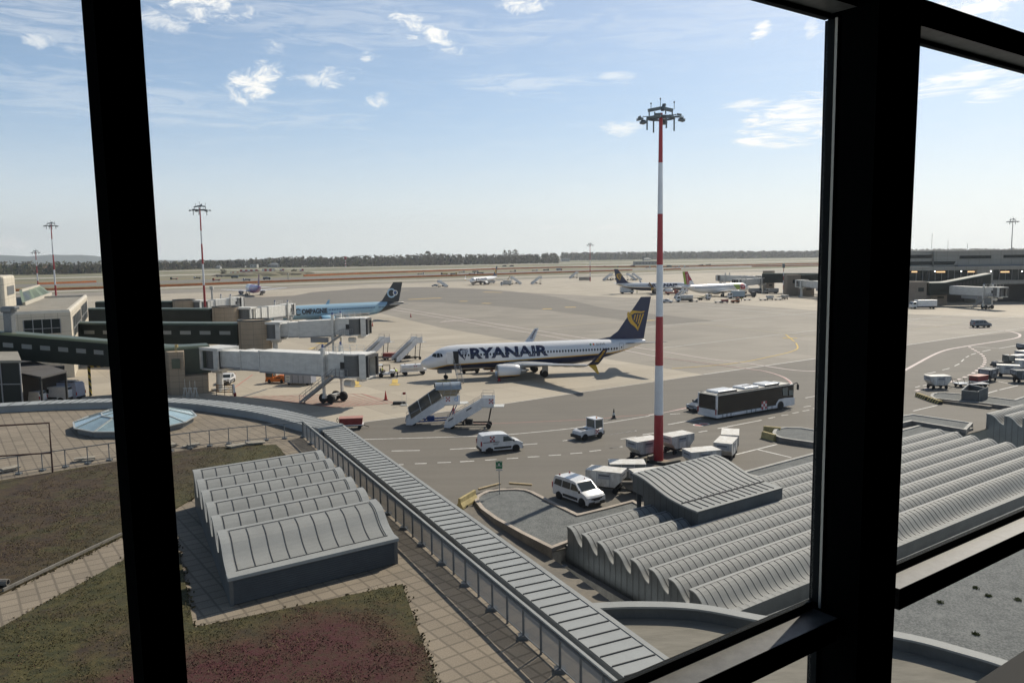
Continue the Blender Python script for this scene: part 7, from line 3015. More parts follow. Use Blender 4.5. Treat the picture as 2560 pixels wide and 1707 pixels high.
M_redc = mat('dark_red_cart', (.20, .022, .022), .6, var=.25, vs=2)
T1 = trolley('dark red trolley with a white deck by the end of the curved parapet', G(876, 1074) + Vector((0, .6, 0)), rad(8), M_vw, M_redc)
dup(T1, G(974, 900) + Vector((0, .6, 0)), rad(4), 'dark red trolley with a pale deck between the two open boarding stairs')
dup(T1, G(2452, 962) + Vector((0, .6, 0)), rad(30), 'dark red trolley among the carts at the right edge')
T2 = trolley('low white flatbed trolley in front of the red one at the right edge', G(2416, 968) + Vector((0, .5, 0)), rad(5), M_vw)
dup(T2, G(2445, 968) + Vector((0, .4, 0)), rad(3), 'second low flatbed trolley just right of the first at the right edge')
for i, (x, y, r, lab) in enumerate(((1795, 757, 4, 'grey trolley in the line in front of the red-tailed jet'), (1812, 757, 3, 'dark trolley with a red load in front of the red-tailed jet'),
                                    (1907, 751, 2, 'low dark trolley in front of the grey cart at the stone pillar'), (1945, 750, 2, 'empty low trolley between two grey carts on the right'),
                                    (1868, 751, -3, 'low trolley with raised handle right of the orange tractor'), (1736, 754.5, 3, 'low trolley behind the white tanker near the red-tailed jet'))):
    dup(T1 if i in (1,) else T2, G(x, y), rad(r), lab)
tow_tractor('orange tow tractor in front of the nose of the red-tailed jet', G(1838, 757), rad(186), mat('dull_orange_paint', (.36, .10, .03), .5), 'tow tractors', False)

# open ground-power tug, tank trailer and the two loaders by the nose
a, b, rz = put((954.5, 943.7), (977.5, 942.4))
tg = thing('ground_tug', 'open white ground tug with a roll frame standing ahead of the middle jet', 'tow tractor', (a + b) / 2 + Vector((0, .6, 0)), rad(4), None)
m = MB()
m.bx(-1.75, .55, -.68, .68, .4, .72)
m.xz([(.5, .4), (.5, 1.12), (1.35, 1.05), (1.5, .85), (1.52, .4)], -.66, .66)
m.bx(-1.8, -1.45, -.66, .66, .72, 1.25)
m.build('body', M_vw, tg, bevel=.04)
m = MB()
for x in (-1.5, .5):
    for y in (-.6, .6):
        m.bar((x, y, .7), (x, y, 1.95), .07, .07)
m.bar((-1.5, -.6, 1.95), (.5, -.6, 1.95), .07, .07)
m.bar((-1.5, .6, 1.95), (.5, .6, 1.95), .07, .07)
m.bar((.5, -.6, 1.95), (.5, .6, 1.95), .07, .07)
m.bar((.5, -.6, 1.1), (.5, .6, 1.1), .07, .07)
m.build('roll_frame', M_trim, tg)
m = MB()
m.bx(-1.55, -.7, -.66, .66, 1.97, 2.05)
m.build('canopy', M_vw, tg)
m = MB()
m.bx(-1.0, -.5, -.55, .55, .72, .95)
m.bx(-1.12, -.98, -.55, .55, .9, 1.4)
m.build('seat', M_trim, tg)
for x in (-.9, .95):
    for y in (-.62, .62):
        wheel(tg, x, y, .36, .22)
a, b, rz = put((1009.4, 939.9), (1048.9, 935.4))
tk = thing('tank_trailer', 'white tank trailer with a red chequered emblem just in front of the jet nose', 'trailer', (a + b) / 2 + Vector((0, .7, 0)), rad(20))
m = MB()
m.yz([(-.75, .85), (-.85, 1.3), (-.7, 1.75), (.7, 1.75), (.85, 1.3), (.75, .85)], -1.9, 1.8)
m.build('tank', M_vw, tk, bevel=.12)
m = MB()
m.bx(-1.95, 2.3, -.7, .7, .58, .84)
m.bx(1.4, 2.35, -.75, .75, .84, .95)
m.build('chassis', M_vw, tk)
m = MB()
checker(lambda u, v: (.15 + u * .5, -.83 - v * .0 + abs(v - .5) * .08, 1.02 + v * .55), m)
m.build('emblem', M_red_emb, tk)
m = MB()
m.lathe([(.12, 1.76), (.12, 1.9)], 10, c=(-1.2, 0, 0))
m.lathe([(.12, 1.76), (.12, 1.88)], 10, c=(.6, 0, 0))
m.bar((-1.9, 0, .6), (-3.0, 0, .35), .09, .09)
m.build('fittings', M_strut, tk)
for x in (-1.25, 1.75):
    for y in (-.6, .6):
        wheel(tk, x, y, .33, .2)
# orange pushback and the grey container dolly
a, b, rz = put((664, 958.8), (713, 960))
po = thing('pushback_tractor', 'orange pushback tractor with a glazed cab under the nearest bridge', 'tow tractor', (a + b) / 2 + Vector((0, 1.2, 0)), rad(-6))
m = MB()
m.bx(-3.4, 3.0, -1.2, 1.2, .35, 1.05)
m.bx(-.6, 2.9, -1.1, 1.1, 1.05, 1.65)
m.xz([(.3, 1.65), (.8, 1.95), (2.3, 1.85), (2.9, 1.65)], -.9, .9)
m.build('body', M_orange, po, bevel=.08)
m = MB()
m.bx(-3.35, -1.0, -1.05, 1.05, 1.05, 1.5)
m.bx(-3.45, -.85, -1.15, 1.15, 2.75, 2.95)
for x in (-3.3, -1.05):
    for y in (-1.0, 1.0):
        m.bar((x, y, 1.4), (x, y, 2.8), .14, .14)
m.build('cab', M_orange, po, bevel=.04)
m = MB()
m.bx(-3.3, -1.05, -1.0, 1.0, 1.5, 2.74)
m.build('cab_glass', M_glv, po)
m = MB()
m.bx(.2, 1.6, -1.13, -1.105, 1.25, 1.5)
m.bx(-3.5, -3.4, -1.15, 1.15, .3, .6)
m.build('vent', M_trim, po)
for x in (-2.1, 1.9):
    for y in (-1.08, 1.08):
        wheel(po, x, y, .5, .34)
po.scale = (.5, .62, .66)
a, b = G(715, 962), G(780, 963)
gd = thing('container_dolly', 'long grey sheeted container dolly behind the orange pushback tractor', 'container', (a + b) / 2 + Vector((0, 1.1, 0)), heading(a, b))
m = MB()
m.bx(-2.15, 2.15, -1.05, 1.05, .28, 1.62)
m.build('box', mat('pale_grey_sheeting', (.30, .31, .35), .6, var=.1, vs=1), gd, bevel=.03)
m = MB()
m.bx(-2.2, 2.2, -1.1, 1.1, 1.62, 2.0)
for x in (-2.15, -.9, .1, .9, 2.1):
    m.bar((x, -1.08, .28), (x, -1.08, 1.62), .08, .05)
m.build('frame', mat('grey_container_frame', (.13, .14, .16), .6), gd)
m = MB()
m.bx(-2.0, -1.3, -1.075, -1.06, .5, 1.5)
pl_ = m.build('notice', M_plate, gd)
m = MB()
for z in (1.25, 1.1, .75):
    m.bx(-1.9, -1.4, -1.085, -1.078, z, z + .07)
m.build('lines', M_lbd, pl_)
for x in (-1.5, 1.5):
    for y in (-.9, .9):
        wheel(gd, x, y, .26, .2)


# ---- boarding stairs
def stairs(label, p, rz, H=2.4, run=4.0, plat=1.6, canopy=False, logo=True, mats=None, detail=True, group='mobile boarding stairs'):
    o = thing('boarding_stairs', label, 'boarding stairs', p, rz, group)
    white = mats or M_vw
    w = .85
    b0, t0 = Vector((.1, 0, .35)), Vector((run, 0, H))
    for s in (-1, 1):
        m = MB()
        m.xz([(b0.x - .25, .18), (b0.x - .1, .95), (t0.x, H + .75), (t0.x + .1, H - .25), (b0.x + .45, .12)], s * w - .04, s * w + .04)
        m.build('side_panel', white, o)
        m = MB()
        m.bar((b0.x - .1, s * w, 1.25), (t0.x, s * w, H + 1.1), .045, .045)
        for i in range(5):
            q = b0.lerp(t0, i / 4)
            m.bar((q.x, s * w, q.z + .5), (q.x, s * w, q.z + .98), .035, .035)
        m.build('handrail', M_strut, o)
        m = MB()
        m.bx(t0.x + .05, t0.x + plat, s * (w + .05) - .03, s * (w + .05) + .03, H, H + 1.05)
        pn = m.build('platform_panel', white, o)
        if logo:
            m = MB()
            yy = s * (w + .09)
            checker(lambda u, v: (t0.x + (.25 if canopy else .95) + u * .5, yy, H + .38 + v * .52), m)
            m.build('emblem', M_red_emb, pn)
        m = MB()
        for z in (1.3, 1.6):
            m.bar((t0.x + .1, s * (w + .05), H + z), (t0.x + plat - .1, s * (w + .05), H + z), .035, .035)
        for x in (t0.x + .12, t0.x + plat - .1):
            m.bar((x, s * (w + .05), H + 1.05), (x, s * (w + .05), H + 1.62), .035, .035)
        m.build('handrail', M_strut, o)
    m = MB()
    ns = int(H / .19)
    for i in range(ns):
        q = b0.lerp(t0, (i + .5) / ns)
        m.bx(q.x - .15, q.x + .15, -w + .05, w - .05, q.z - .03, q.z + .01)
    m.build('steps', M_strut, o)
    m = MB()
    m.bx(t0.x, t0.x + plat, -w - .02, w + .02, H - .12, H)
    m.bx(t0.x + plat, t0.x + plat + 1.1, -w + .1, w - .1, H - .06, H)
    m.build('platform', M_plate, o)
    m = MB()
    m.bar((b0.x + .3, -.7, .45), (run + .9, -.7, .5), .12, .16)
    m.bar((b0.x + .3, .7, .45), (run + .9, .7, .5), .12, .16)
    m.bar((run + .7, -.7, .5), (run + .7, .7, .5), .12, .12)
    m.bar((run * .5, -.7, .5), (run * .5, .7, .5), .12, .12)
    for y in (-.7, .7):
        m.bar((run + .75, y, .5), (t0.x + plat - .35, y, H - .1), .1, .1)
        m.bar((run * .45, y, .5), (run * .62, y, H * .52), .09, .09)
    m.bx(run * .55, run * .75, -.45, .3, .5, .95)
    m.build('chassis', M_blue if canopy else M_chas, o)
    for x in (.75, run + .85):
        for y in (-.72, .72):
            wheel(o, x, y, .3, .18)
    if canopy:
        M_tint = mat('brown_tinted_canopy', (.13, .105, .065), .25, var=.3, vs=1.2, col2=(.06, .055, .045))
        m = MB()
        rings = []
        for i in range(7):
            q = Vector((b0.x + .35, 0, .85)).lerp(Vector((t0.x - .25, 0, H + .85)), i / 6)
            rings.append([(q.x - .55 * math.sin(a) * .55, -.92 * math.cos(a), q.z + 1.25 * math.sin(a)) for a in [math.pi * k / 12 for k in range(13)]])
        m.loft(rings, closed=False, caps=False)
        tn = m.build('canopy', M_tint, o, smooth=True)
        m = MB()
        for r_ in rings[::2]:
            m.tube([(v[0], v[1] * 1.015, v[2] + .012) for v in r_], .035, 5)
        m.build('canopy_rib', M_plate, tn)
        m = MB()
        rings = []
        for x in (t0.x - .9, t0.x, t0.x + .9, t0.x + 2.1):
            rings.append([(x, -.98 * math.cos(a), H + 1.75 + .75 * math.sin(a)) for a in [math.pi * k / 10 for k in range(11)]])
        m.loft(rings, closed=False, caps=False)
        rf = m.build('platform_canopy', mat('sky_tinted_canopy_top', (.30, .34, .38), .2, var=.2, vs=1), o, smooth=True)  # bluish sky reflection put into the base colour
        m = MB()
        for r_ in rings:
            m.tube([(v[0], v[1] * 1.01, v[2] + .01) for v in r_], .035, 5)
        for s in (-1, 1):
            for x in (t0.x - .1, t0.x + .7, t0.x + 1.35):
                m.bar((x, s * .98, H + .95), (x + .25, s * .98, H + 1.78), .045, .045)
            for z in (1.35, 1.75):
                m.bar((t0.x - .5, s * .98, H + z), (t0.x + 1.9, s * .98, H + z), .04, .04)
        m.build('canopy_frame', M_strut, rf)
        m = MB()
        for s in (-1, 1):
            m.add([(t0.x - .1, s * .965, H + 1.0), (t0.x + 1.5, s * .965, H + 1.0), (t0.x + 2.0, s * .965, H + 1.75), (t0.x - .7, s * .965, H + 1.75)], [(0, 1, 2, 3)])
        m.build('side_sheet', mat('tan_side_sheet', (.26, .21, .13), .35, var=.25, vs=2), rf)
    return o


SA = stairs('boarding stairs with a brown tinted canopy standing on the service road edge', G(1010, 1066) + Vector((.2, .9, 0)), rad(11), 2.35, 4.3, 1.9, canopy=True)
m = MB()
flat_letters('lettering', 'd', lambda u, v: (5.55 + u * .38, -.95, 2.72 + v * .62), None, None, bold=-.01, mb=m)
m.build('lettering', mat('light_blue_lettering', (.08, .30, .62), .5), SA)
SB = stairs('open white boarding stairs parked just right of the canopied ones', G(1112, 1072) + Vector((.1, .8, 0)), rad(-3), 2.55, 4.1, 1.5)
m = MB()
for f in (.06, .58):
    q = Vector((.1, 0, .72)).lerp(Vector((4.1, 0, 3.0)), f)
    m.xz([(q.x, q.z), (q.x + .05, q.z + .2), (q.x + .65, q.z + .54), (q.x + .6, q.z + .34)], -.90, -.892)
m.build('number_panel', M_lbd, SB)
SD = stairs('grey boarding stairs standing right of the red trolley near the jet nose', G(985, 906) + Vector((.0, .6, 0)), rad(44), 3.3, 4.6, 1.4, logo=False)
dup(SD, G(985, 906) + Vector((-6.3, 1.4, 0)), rad(44), 'grey boarding stairs left of the red trolley, behind the nearest bridge cab')
far_st = [(1118, 718, 150, 'boarding stairs left of the far white and navy jet'), (1328, 711, 20, 'right-hand one of the boarding stairs beside the far white truck'), (1303, 711, 160, 'boarding stairs next to the far white truck'),
          (1508, 702, 20, 'boarding stairs at the left end of the row of dark carts on the far apron'), (1590, 701, 150, 'boarding stairs behind the fin of the right-hand navy-tailed jet'), (1604, 701, 150, 'boarding stairs beside the others behind the navy fin'),
          (1690, 748, 40, 'boarding stairs at the tail of the red-tailed jet'), (1424, 696, 20, 'isolated boarding stairs left of the navy fin on the far apron')]
for x, y, r, lab in far_st:
    dup(SB if y > 715 else SD, G(x, y), rad(r), lab, scale=1.25)


# ---- trucks for the far apron and the building site
def truck(label, p, rz, kind='box', cabm=None, boxm=None, L=6.5, H=2.9, group=None, name='truck'):
    o = thing(name, label, 'truck', p, rz, group)
    m = MB()
    m.xz([(L / 2 - 1.7, .5), (L / 2 - 1.7, 2.45), (L / 2 - .35, 2.45), (L / 2, 1.5), (L / 2, .5)], -1.1, 1.1)
    m.build('cab', cabm or M_vw, o, bevel=.06)
    m = MB()
    m.add([(L / 2 - .32 + .03, y, 2.3) for y in (-1, 1)] + [(L / 2 + .03 - .02, y, 1.55) for y in (1, -1)], [(0, 1, 2, 3)])
    m.build('windscreen', M_glv, o)
    m = MB()
    for y in (-1.115, 1.115):
        m.add([(L / 2 - 1.35, y, 1.5), (L / 2 - .2, y, 1.5), (L / 2 - .55, y, 2.25), (L / 2 - 1.35, y, 2.25)], [(0, 1, 2, 3)])
    m.build('window', M_glv, o)
    m = MB()
    if kind == 'box':
        m.bx(-L / 2, L / 2 - 1.85, -1.2, 1.2, .85, H)
    elif kind == 'tank':
        m.lathe([(.2, -L / 2), (1.0, -L / 2 + .15), (1.05, 0), (1.0, L / 2 - 2.0), (.2, L / 2 - 1.85)], 16, 'x', (0, 0, 1.9))
    elif kind == 'tip':
        m.xz([(-L / 2 - .1, 1.7), (-L / 2 + .3, .95), (L / 2 - 1.9, .95), (L / 2 - 1.85, 1.9)], -1.2, 1.2)
    elif kind == 'belt':
        m.bar((-L / 2, 0, .9), (L / 2 + 1.2, 0, 2.6), .8, .3)
    elif kind == 'flat':
        m.bx(-L / 2, L / 2 - 1.85, -1.15, 1.15, .9, 1.15)
        m.bx(-L / 2, -L / 2 + .1, -1.15, 1.15, 1.15, 1.7)
    m.build({'box': 'box', 'tank': 'tank', 'tip': 'tipper_body', 'belt': 'belt', 'flat': 'flatbed'}[kind], boxm or M_vw, o, bevel=.05 if kind == 'box' else 0)
    m = MB()
    m.bx(-L / 2, L / 2 - .3, -.8, .8, .5, .84)
    m.build('chassis', M_chas, o)
    for x in (-L / 2 + 1.1, L / 2 - .9):
        for y in (-.95, .95):
            wheel(o, x, y, .48, .3)
    return o


M_dkg = mat('dark_green_truck', (.05, .07, .06), .6)
M_grey2 = mat('grey_truck_body', (.22, .23, .24), .6)
M_yelt = mat('yellow_machine', (.45, .30, .03), .5)
M_redt = mat('red_machine', (.30, .05, .03), .5)
TR = [('white service truck on the apron at the right edge, by the grey stone pillar', 2307, 771.5, 182, 'box', M_vw, M_vw, 8.5, 3.0),
      ('white high-lift truck with windows parked under the navy tail on the right', 1567, 734, 4, 'box', M_vw, M_vw, 6.8, 3.5),
      ('white box truck on the far apron right of the small navy-tailed jet', 1265, 713.5, 178, 'box', M_vw, M_cartw, 7.5, 3.4),
      ('white tanker near the tail of the red-tailed jet', 1711, 754.5, 182, 'tank', M_vw, M_cartw, 7.0, 2.9),
      ('white belt loader at the rear hold of the red-tailed jet', 1760, 750, 12, 'belt', M_vw, M_yelp, 5.5, 2.9),
      ('catering truck with blue doors in front of the wing of the red-tailed jet', 1840, 746, 185, 'box', M_vw, mat('blue_white_box', (.30, .38, .44), .5), 7.0, 3.3),
      ('dark loader standing under the nose of the red-tailed jet', 1872, 743, 5, 'flat', M_dgrey, M_dgrey, 6.0, 2.5),
      ('grey van truck beyond the nose of the red-tailed jet', 1888, 733, 8, 'box', M_silver, M_silver, 6.0, 2.4),
      ('silver van parked under the right-hand corridor', 1928, 734, 185, 'box', M_silver, M_silver, 6.5, 2.5),
      ('red and white loader between the two jets on the right', 1680, 737, 3, 'flat', M_redt, M_redt, 6.0, 2.4)]
for i, (lab, x, y, r, k, cm, bm_, L, H) in enumerate(TR):
    truck(lab, G(x, y), rad(r), k, cm, bm_, L, H)
SITE = [(617, 702, 185, 'tip', M_vw, M_grey2, 'white tipper truck with a grey body behind the purple jet'), (667, 699.5, 4, 'tank', M_dkg, M_grey2, 'dark grey tanker right of the purple tail fin'),
        (587, 695.5, 183, 'box', M_dkg, mat('blue_grey_box', (.09, .12, .14), .6), 'dark blue-grey truck left of the white tipper'), (549, 692.5, 182, 'tip', M_dgrey, M_dgrey, 'dark truck beside the bare tree on the building site'),
        (541, 702, 183, 'flat', M_redt, M_redt, 'low red flatbed left of the white tipper'), (435, 699, 184, 'flat', M_dkg, M_redt, 'dark truck with a red load left of the thin mast'),
        (493, 697, 184, 'tip', M_vw, M_dgrey, 'small white truck just right of the thin left mast'), (1111, 687, 186, 'tip', M_dgrey, M_yelt, 'yellow and dark tipper on the taxiway left of the far jet'),
        (1134, 687, 3, 'tip', M_yelt, M_dgrey, 'yellow digger truck on the taxiway behind the far jet'), (1154, 682, 3, 'flat', M_vw, M_silver, 'white pick-up on the taxiway above the far jet'),
        (1188, 681, 3, 'tip', M_vw, M_dkg, 'dark green tipper near the far navy tail fin'), (1201, 684.5, 183, 'tip', M_dgrey, mat('navy_tipper', (.03, .04, .07), .6), 'navy tipper just left of the far navy tail fin'),
        (1180, 686, 3, 'flat', M_silver, M_silver, 'grey flatbed in front of the navy tipper'), (1261, 667, 183, 'box', M_dgrey, M_dgrey, 'dark square truck far out near the runway'),
        (1279, 667, 183, 'box', M_dgrey, M_dgrey, 'second dark square truck far out near the runway'), (1337, 677.5, 3, 'flat', M_vw, M_silver, 'white truck on the taxiway left of the distant mast'),
        (1365, 677, 3, 'tip', M_dkg, M_dkg, 'dark truck on the taxiway left of the distant mast'), (1398, 676.5, 3, 'box', M_redt, M_silver, 'red and silver truck in the works beside the distant mast'),
        (1516, 668, 183, 'tip', M_dkg, M_dgrey, 'dark tipper among the works left of the navy fin'), (1540, 669, 3, 'tip', M_dgrey, M_yelt, 'dark and yellow digger left of the navy fin on the horizon'),
        (1581, 667.5, 183, 'box', M_dkg, M_dkg, 'dark green box truck in the works behind the navy fin'), (1620, 670, 3, 'flat', M_vw, M_silver, 'white truck in the works left of the tall mast'),
        (1673, 668, 3, 'box', M_dgrey, M_dgrey, 'dark truck in the works right of the tall mast'), (1716, 668, 183, 'tip', M_vw, M_redt, 'white and red truck in the works above the red tail'),
        (1693, 669, 3, 'flat', M_vw, M_silver, 'pale flatbed in the works above the red-tailed jet'), (1752, 664.5, 3, 'tip', M_dgrey, M_dgrey, 'dark truck far right on the works strip'), (1771, 663.5, 3, 'tip', M_dgrey, M_dgrey, 'dark excavator truck farthest right on the works strip'),
        (1052, 686.5, 3, 'flat', M_vw, M_silver, 'white pick-up on the taxiway at the left of the works'), (1282, 680, 3, 'flat', M_dgrey, M_dgrey, 'dark flatbed on the taxiway right of the far jet')]
for i, (x, y, r, k, cm, bm_, lab) in enumerate(SITE):
    truck(lab, G(x, y), rad(r), k, cm, bm_, 7.5 if y < 690 else 7.0, 3.0, 'works vehicles on the airfield')
small_car('white van on the far apron right of the small navy-tailed jet', G(1229, 708), rad(182), M_vw, VAN, vh, mpvw, None, 1.2, 7)
small_car('grey car on the far apron left of the boarding stairs', G(1087, 716), rad(180), M_silver)
# dark dollies in a row on the far apron
dd = None
for i in range(5):
    g_ = G(1523 + i * 6.2, 700.5 - i * .25)
    lab = ['leftmost', 'second', 'middle', 'fourth', 'rightmost'][i] + ' dark dolly in the row on the far apron left of the navy fin'
    if dd is None:
        dd = thing('dolly', lab, 'dolly', g_, rad(2), 'row of dark dollies')
        m = MB()
        m.bx(-1.4, 1.4, -1.0, 1.0, .45, .62)
        m.bx(-1.3, -1.1, -.9, .9, .6, 1.5)
        m.bx(1.1, 1.3, -.9, .9, .6, 1.5)
        m.build('deck', M_trim, dd)
        for x in (-1, 1):
            for y in (-.8, .8):
                wheel(dd, x, y, .25, .2)
    else:
        dup(dd, g_, rad(2), lab)
bx_ = MB()
bx_.bx(-4.5, 4.5, -1.3, 1.3, .3, 2.6)
bx_.bx(-4.6, 4.6, -1.35, 1.35, 2.6, 2.75)
o = bx_.build('storage_container', mat('tan_container', (.33, .30, .25), .7, var=.15, vs=.6), None, bevel=.04)
o.location = G(1462, 701.5)
tag(o, 'tan storage container at the foot of the distant mast', 'container')

# ---- baggage belt bits under the middle jet
bl = thing('belt_loader', 'dark belt loader under the front hold of the middle jet', 'belt loader', G(1175, 935) + Vector((0, 1.2, 0)), rad(10))
m = MB()
m.bx(-1.7, 1.5, -.6, .6, .4, .75)
m.bar((-1.8, 0, .9), (1.9, 0, 1.35), .6, .14)
m.bx(.6, 1.3, -.55, .55, .75, 1.2)
m.build('body', M_chas, bl)
m = MB()
m.bx(-.8, -.3, -.62, .62, .78, .95)
m.bx(.2, .6, -.62, .62, .8, .95)
m.build('bag', mat('brown_bag', (.16, .09, .05), .7), bl)
for x in (-1.1, 1.1):
    for y in (-.5, .5):
        wheel(bl, x, y, .26, .18)

# ---- cones, blocks, barriers, sign
M_cone = mat('cone_red', (.42, .035, .03), .6)
M_coned = mat('cone_base_black', (.03, .03, .03), .8)


def cone(label, p, red=True, h=.9, group='traffic cones'):
    o = thing('traffic_cone', label, 'traffic cone', p, 0, group)
    m = MB()
    m.lathe([(.24, .05), (.16, .35 * h), ], 14, mi=0)
    m.lathe([(.16, .35 * h), (.11, .6 * h)], 14, mi=1)
    m.lathe([(.11, .6 * h), (.035, h)], 14, mi=0)
    m.build('cone', [M_cone, M_cone if red else M_plate] if red else [M_coned, M_plate], o, smooth=True, angle=60)
    m = MB()
    m.prism([(.3, .3), (-.3, .3), (-.3, -.3), (.3, -.3)], .0, .06)
    m.build('base', M_coned, o, bevel=.02)
    return o


k1 = cone('red cone alone on the stand right of the red hatching', G(964.5, 1000), h=1.3)
for x, y, lab in ((1248, 952.7, 'red cone in front of the near engine of the middle jet'), (1229.5, 928, 'red cone behind the belly of the middle jet'), (1027, 793, 'red cone beside the pink lane lines left of the middle jet'),
                  (926, 813, 'left one of the two red cones below the charcoal tail'), (931, 815.5, 'right one of the two red cones below the charcoal tail'), (1134, 1040, 'red cone between the canopied and the open stairs')):
    dup(k1, G(x, y), 0, lab)
cone('black and white cone on the service road left of the tall mast', G(1534.5, 1046), False, 1.2)
M_jer = mat('faded_yellow_concrete', (.45, .36, .16), .8, var=.3, vs=2, bump=.2)
a, b = G(1153, 1270), G(1183, 1252)
o = thing('concrete_barrier', 'faded yellow concrete barrier block at the tip of the gravel bed', 'barrier', (a + b) / 2, heading(a, b))
m = MB()
L = (b - a).length / 2 + .3
m.yz([(-.3, 0), (-.3, .18), (-.12, .5), (-.1, .85), (.1, .85), (.12, .5), (.3, .18), (.3, 0)], -L, L)
m.build('block', M_jer, o, bevel=.02)
m = MB()
for x in (-L * .45, L * .45):
    m.bx(x - .13, x + .13, -.315, .315, -.01, .14)
m.build('slot', M_dark, o)
for lab, q in (('pale wooden beam lying left of the sign post on the rounded kerb', (1197, 1232, 1250, 1218)), ('pale wooden beam lying right of the sign post behind the kerb', (1273, 1217, 1330, 1221))):
    a, b = G(*q[:2]), G(*q[2:])
    m = MB()
    m.bar((a.x, a.y, .32), (b.x, b.y, .32), .2, .16)
    o = m.build('wooden_beam', mat('pale_timber', (.46, .36, .21), .8, var=.25, vs=3))
    tag(o, lab, 'beam', 'beams by the kerb')
M_hzb = matfn('yellow_black_blocks', lambda t, b: t.mix(t.m('GREATER_THAN', t.m('FRACT', t.m('MULTIPLY', t.m('ADD', t.sep(t.coord())[0], t.m('MULTIPLY', t.sep(t.coord())[2], -.8)), 1.7)), .5), (.03, .03, .03), (.50, .38, .12)), .8)
bl_ = [(2292, 990, 2319, 1000), (2320, 1000.5, 2352, 1011)]
for i, q in enumerate(bl_):
    a, b = G(*q[:2]), G(*q[2:])
    o = thing('striped_barrier', ['left', 'right'][i] + ' half of the black and yellow striped kerb barrier on the right', 'barrier', (a + b) / 2, heading(a, b), 'striped kerb barriers')
    m = MB()
    L = (b - a).length / 2 - .05
    m.yz([(-.28, 0), (-.22, .5), (.22, .5), (.28, 0)], -L, L)
    m.build('block', M_hzb, o)
for i, (x, y, r) in enumerate(((1922, 1098, 25), (1930, 1082, 60))):
    m = MB()
    m.yz([(-.3, 0), (-.15, .7), (.15, .7), (.3, 0)], -.9, .9)
    o = m.build('concrete_barrier', M_jer, None, bevel=.03)
    o.location = G(x, y)
    o.rotation_euler = (0, 0, rad(r) + math.pi / 2)
    tag(o, ['short yellow barrier block at the tip of the second gravel bed', 'yellow barrier block behind the first at the second gravel bed'][i], 'barrier', 'yellow barrier blocks')
sgn = thing('sign_post', 'small green assembly-point sign on a thin post in the gravel bed', 'sign', G(1248.6, 1235, .15))
h = AT(1247.8, 1152, G(1248.6, 1235, .15).y).z - .15
m = MB()
m.tube([(0, 0, 0), (0, 0, h - .1)], .035, 8)
m.build('post', M_strut, sgn)
m = MB()
m.bx(-.27, .27, -.05, -.03, h - .62, h)
pl_ = m.build('plate', mat('sign_green', (.01, .16, .07), .5), sgn)
m = MB()
Y_ = -.053
for q in ([(-.2, -.08), (-.2, -.2), (-.08, -.2)], [(.2, -.08), (.2, -.2), (.08, -.2)], [(-.2, -.42), (-.2, -.54), (-.08, -.54)], [(.2, -.42), (.2, -.54), (.08, -.54)]):
    m.add([(x, Y_, h + z + .1) for x, z in q], [(0, 1, 2)])
m.add([(x, Y_, h - .31 + z) for x, z in ((-.08, -.1), (.08, -.1), (.08, .06), (-.08, .06))], [(0, 1, 2, 3)])
m.add([(.05 * math.cos(k * .628), Y_, h - .2 + .05 * math.sin(k * .628)) for k in range(10)], [tuple(range(10))])
m.build('pictogram', M_plate, pl_)
m = MB()
m.bx(-.27, .27, -.05, -.03, h - .8, h - .66)
m.build('sub_plate', M_plate, sgn)
# orange and black barrier grid and trestles beside the bridge support
bg_ = G(562, 988)
o = thing('barrier_grid', 'orange and black barrier fence stacked by the support of the nearest bridge', 'barrier', bg_, rad(-3))
M_ob = matfn('orange_black_bands', lambda t, b: t.mix(t.m('GREATER_THAN', t.m('FRACT', t.m('MULTIPLY', t.sep(t.coord())[0], 1.3)), .5), (.02, .02, .02), (.55, .22, .04)), .6)
for j in range(4):
    m = MB()
    m.bar((-1.2, 0, .5 + j * .32), (1.2, 0, .5 + j * .32), .06, .12)
    m.build('rail', M_ob, o)
for x in (-1.2, 0, 1.2):
    m = MB()
    m.bar((x, 0, 0), (x, 0, 1.6), .07, .07)
    m.build('post', M_trim, o)
po_ = thing('bollard', 'leaning red and white bollard at the end of the barrier fence', 'bollard', G(587, 990))
m = MB()
m.tube([(0, 0, .35), (-.12, 0, 1.75)], .14, 10, 1)
m.tube([(.05, 0, 0), (0, 0, .5)], .2, 10, 0)
m.build('shaft', [M_redc, M_vw], po_)
for i, x in enumerate((464, 476, 489)):
    o = thing('trestle', ['left', 'middle', 'right'][i] + ' one of the white trestles against the square stone pillar', 'trestle', G(x, 992), 0, 'trestles')
    m = MB()
    for dx in (-.28, .28):
        for dy in (-.3, .3):
            m.bar((dx, dy, 0), (dx * .3, 0, 1.35), .06, .06)
    m.bar((0, 0, 1.3), (0, 0, 2.3 + .3 * (i == 0)), .05, .05)
    m.bar((-.3, 0, 1.25), (.3, 0, 1.25), .08, .12)
    m.build('frame', M_plate, o)
wt_ = thing('wheeled_chock', 'dark wheel chock block beside a small wire stand on the concrete', 'chock', G(999, 1010))
m = MB()
m.xz([(-.9, 0), (-.85, .35), (.75, .35), (.9, 0)], -.3, .3)
m.build('block', M_trim, wt_)
st_ = thing('wire_stand', 'small wire stand with a red tag by the canopied stairs', 'stand', G(1011, 1013))
m = MB()
for x in (-.3, .3):
    m.bar((x, 0, .1), (x, 0, 1.6), .035, .035)
m.bar((-.3, 0, 1.6), (.3, 0, 1.6), .035, .035)
m.bx(-.5, .4, -.3, .3, 0, .1)
m.build('frame', M_plate, st_)
m = MB()
m.bx(-.2, .2, -.03, .03, 1.45, 1.75)
m.build('tag', M_redc, st_)
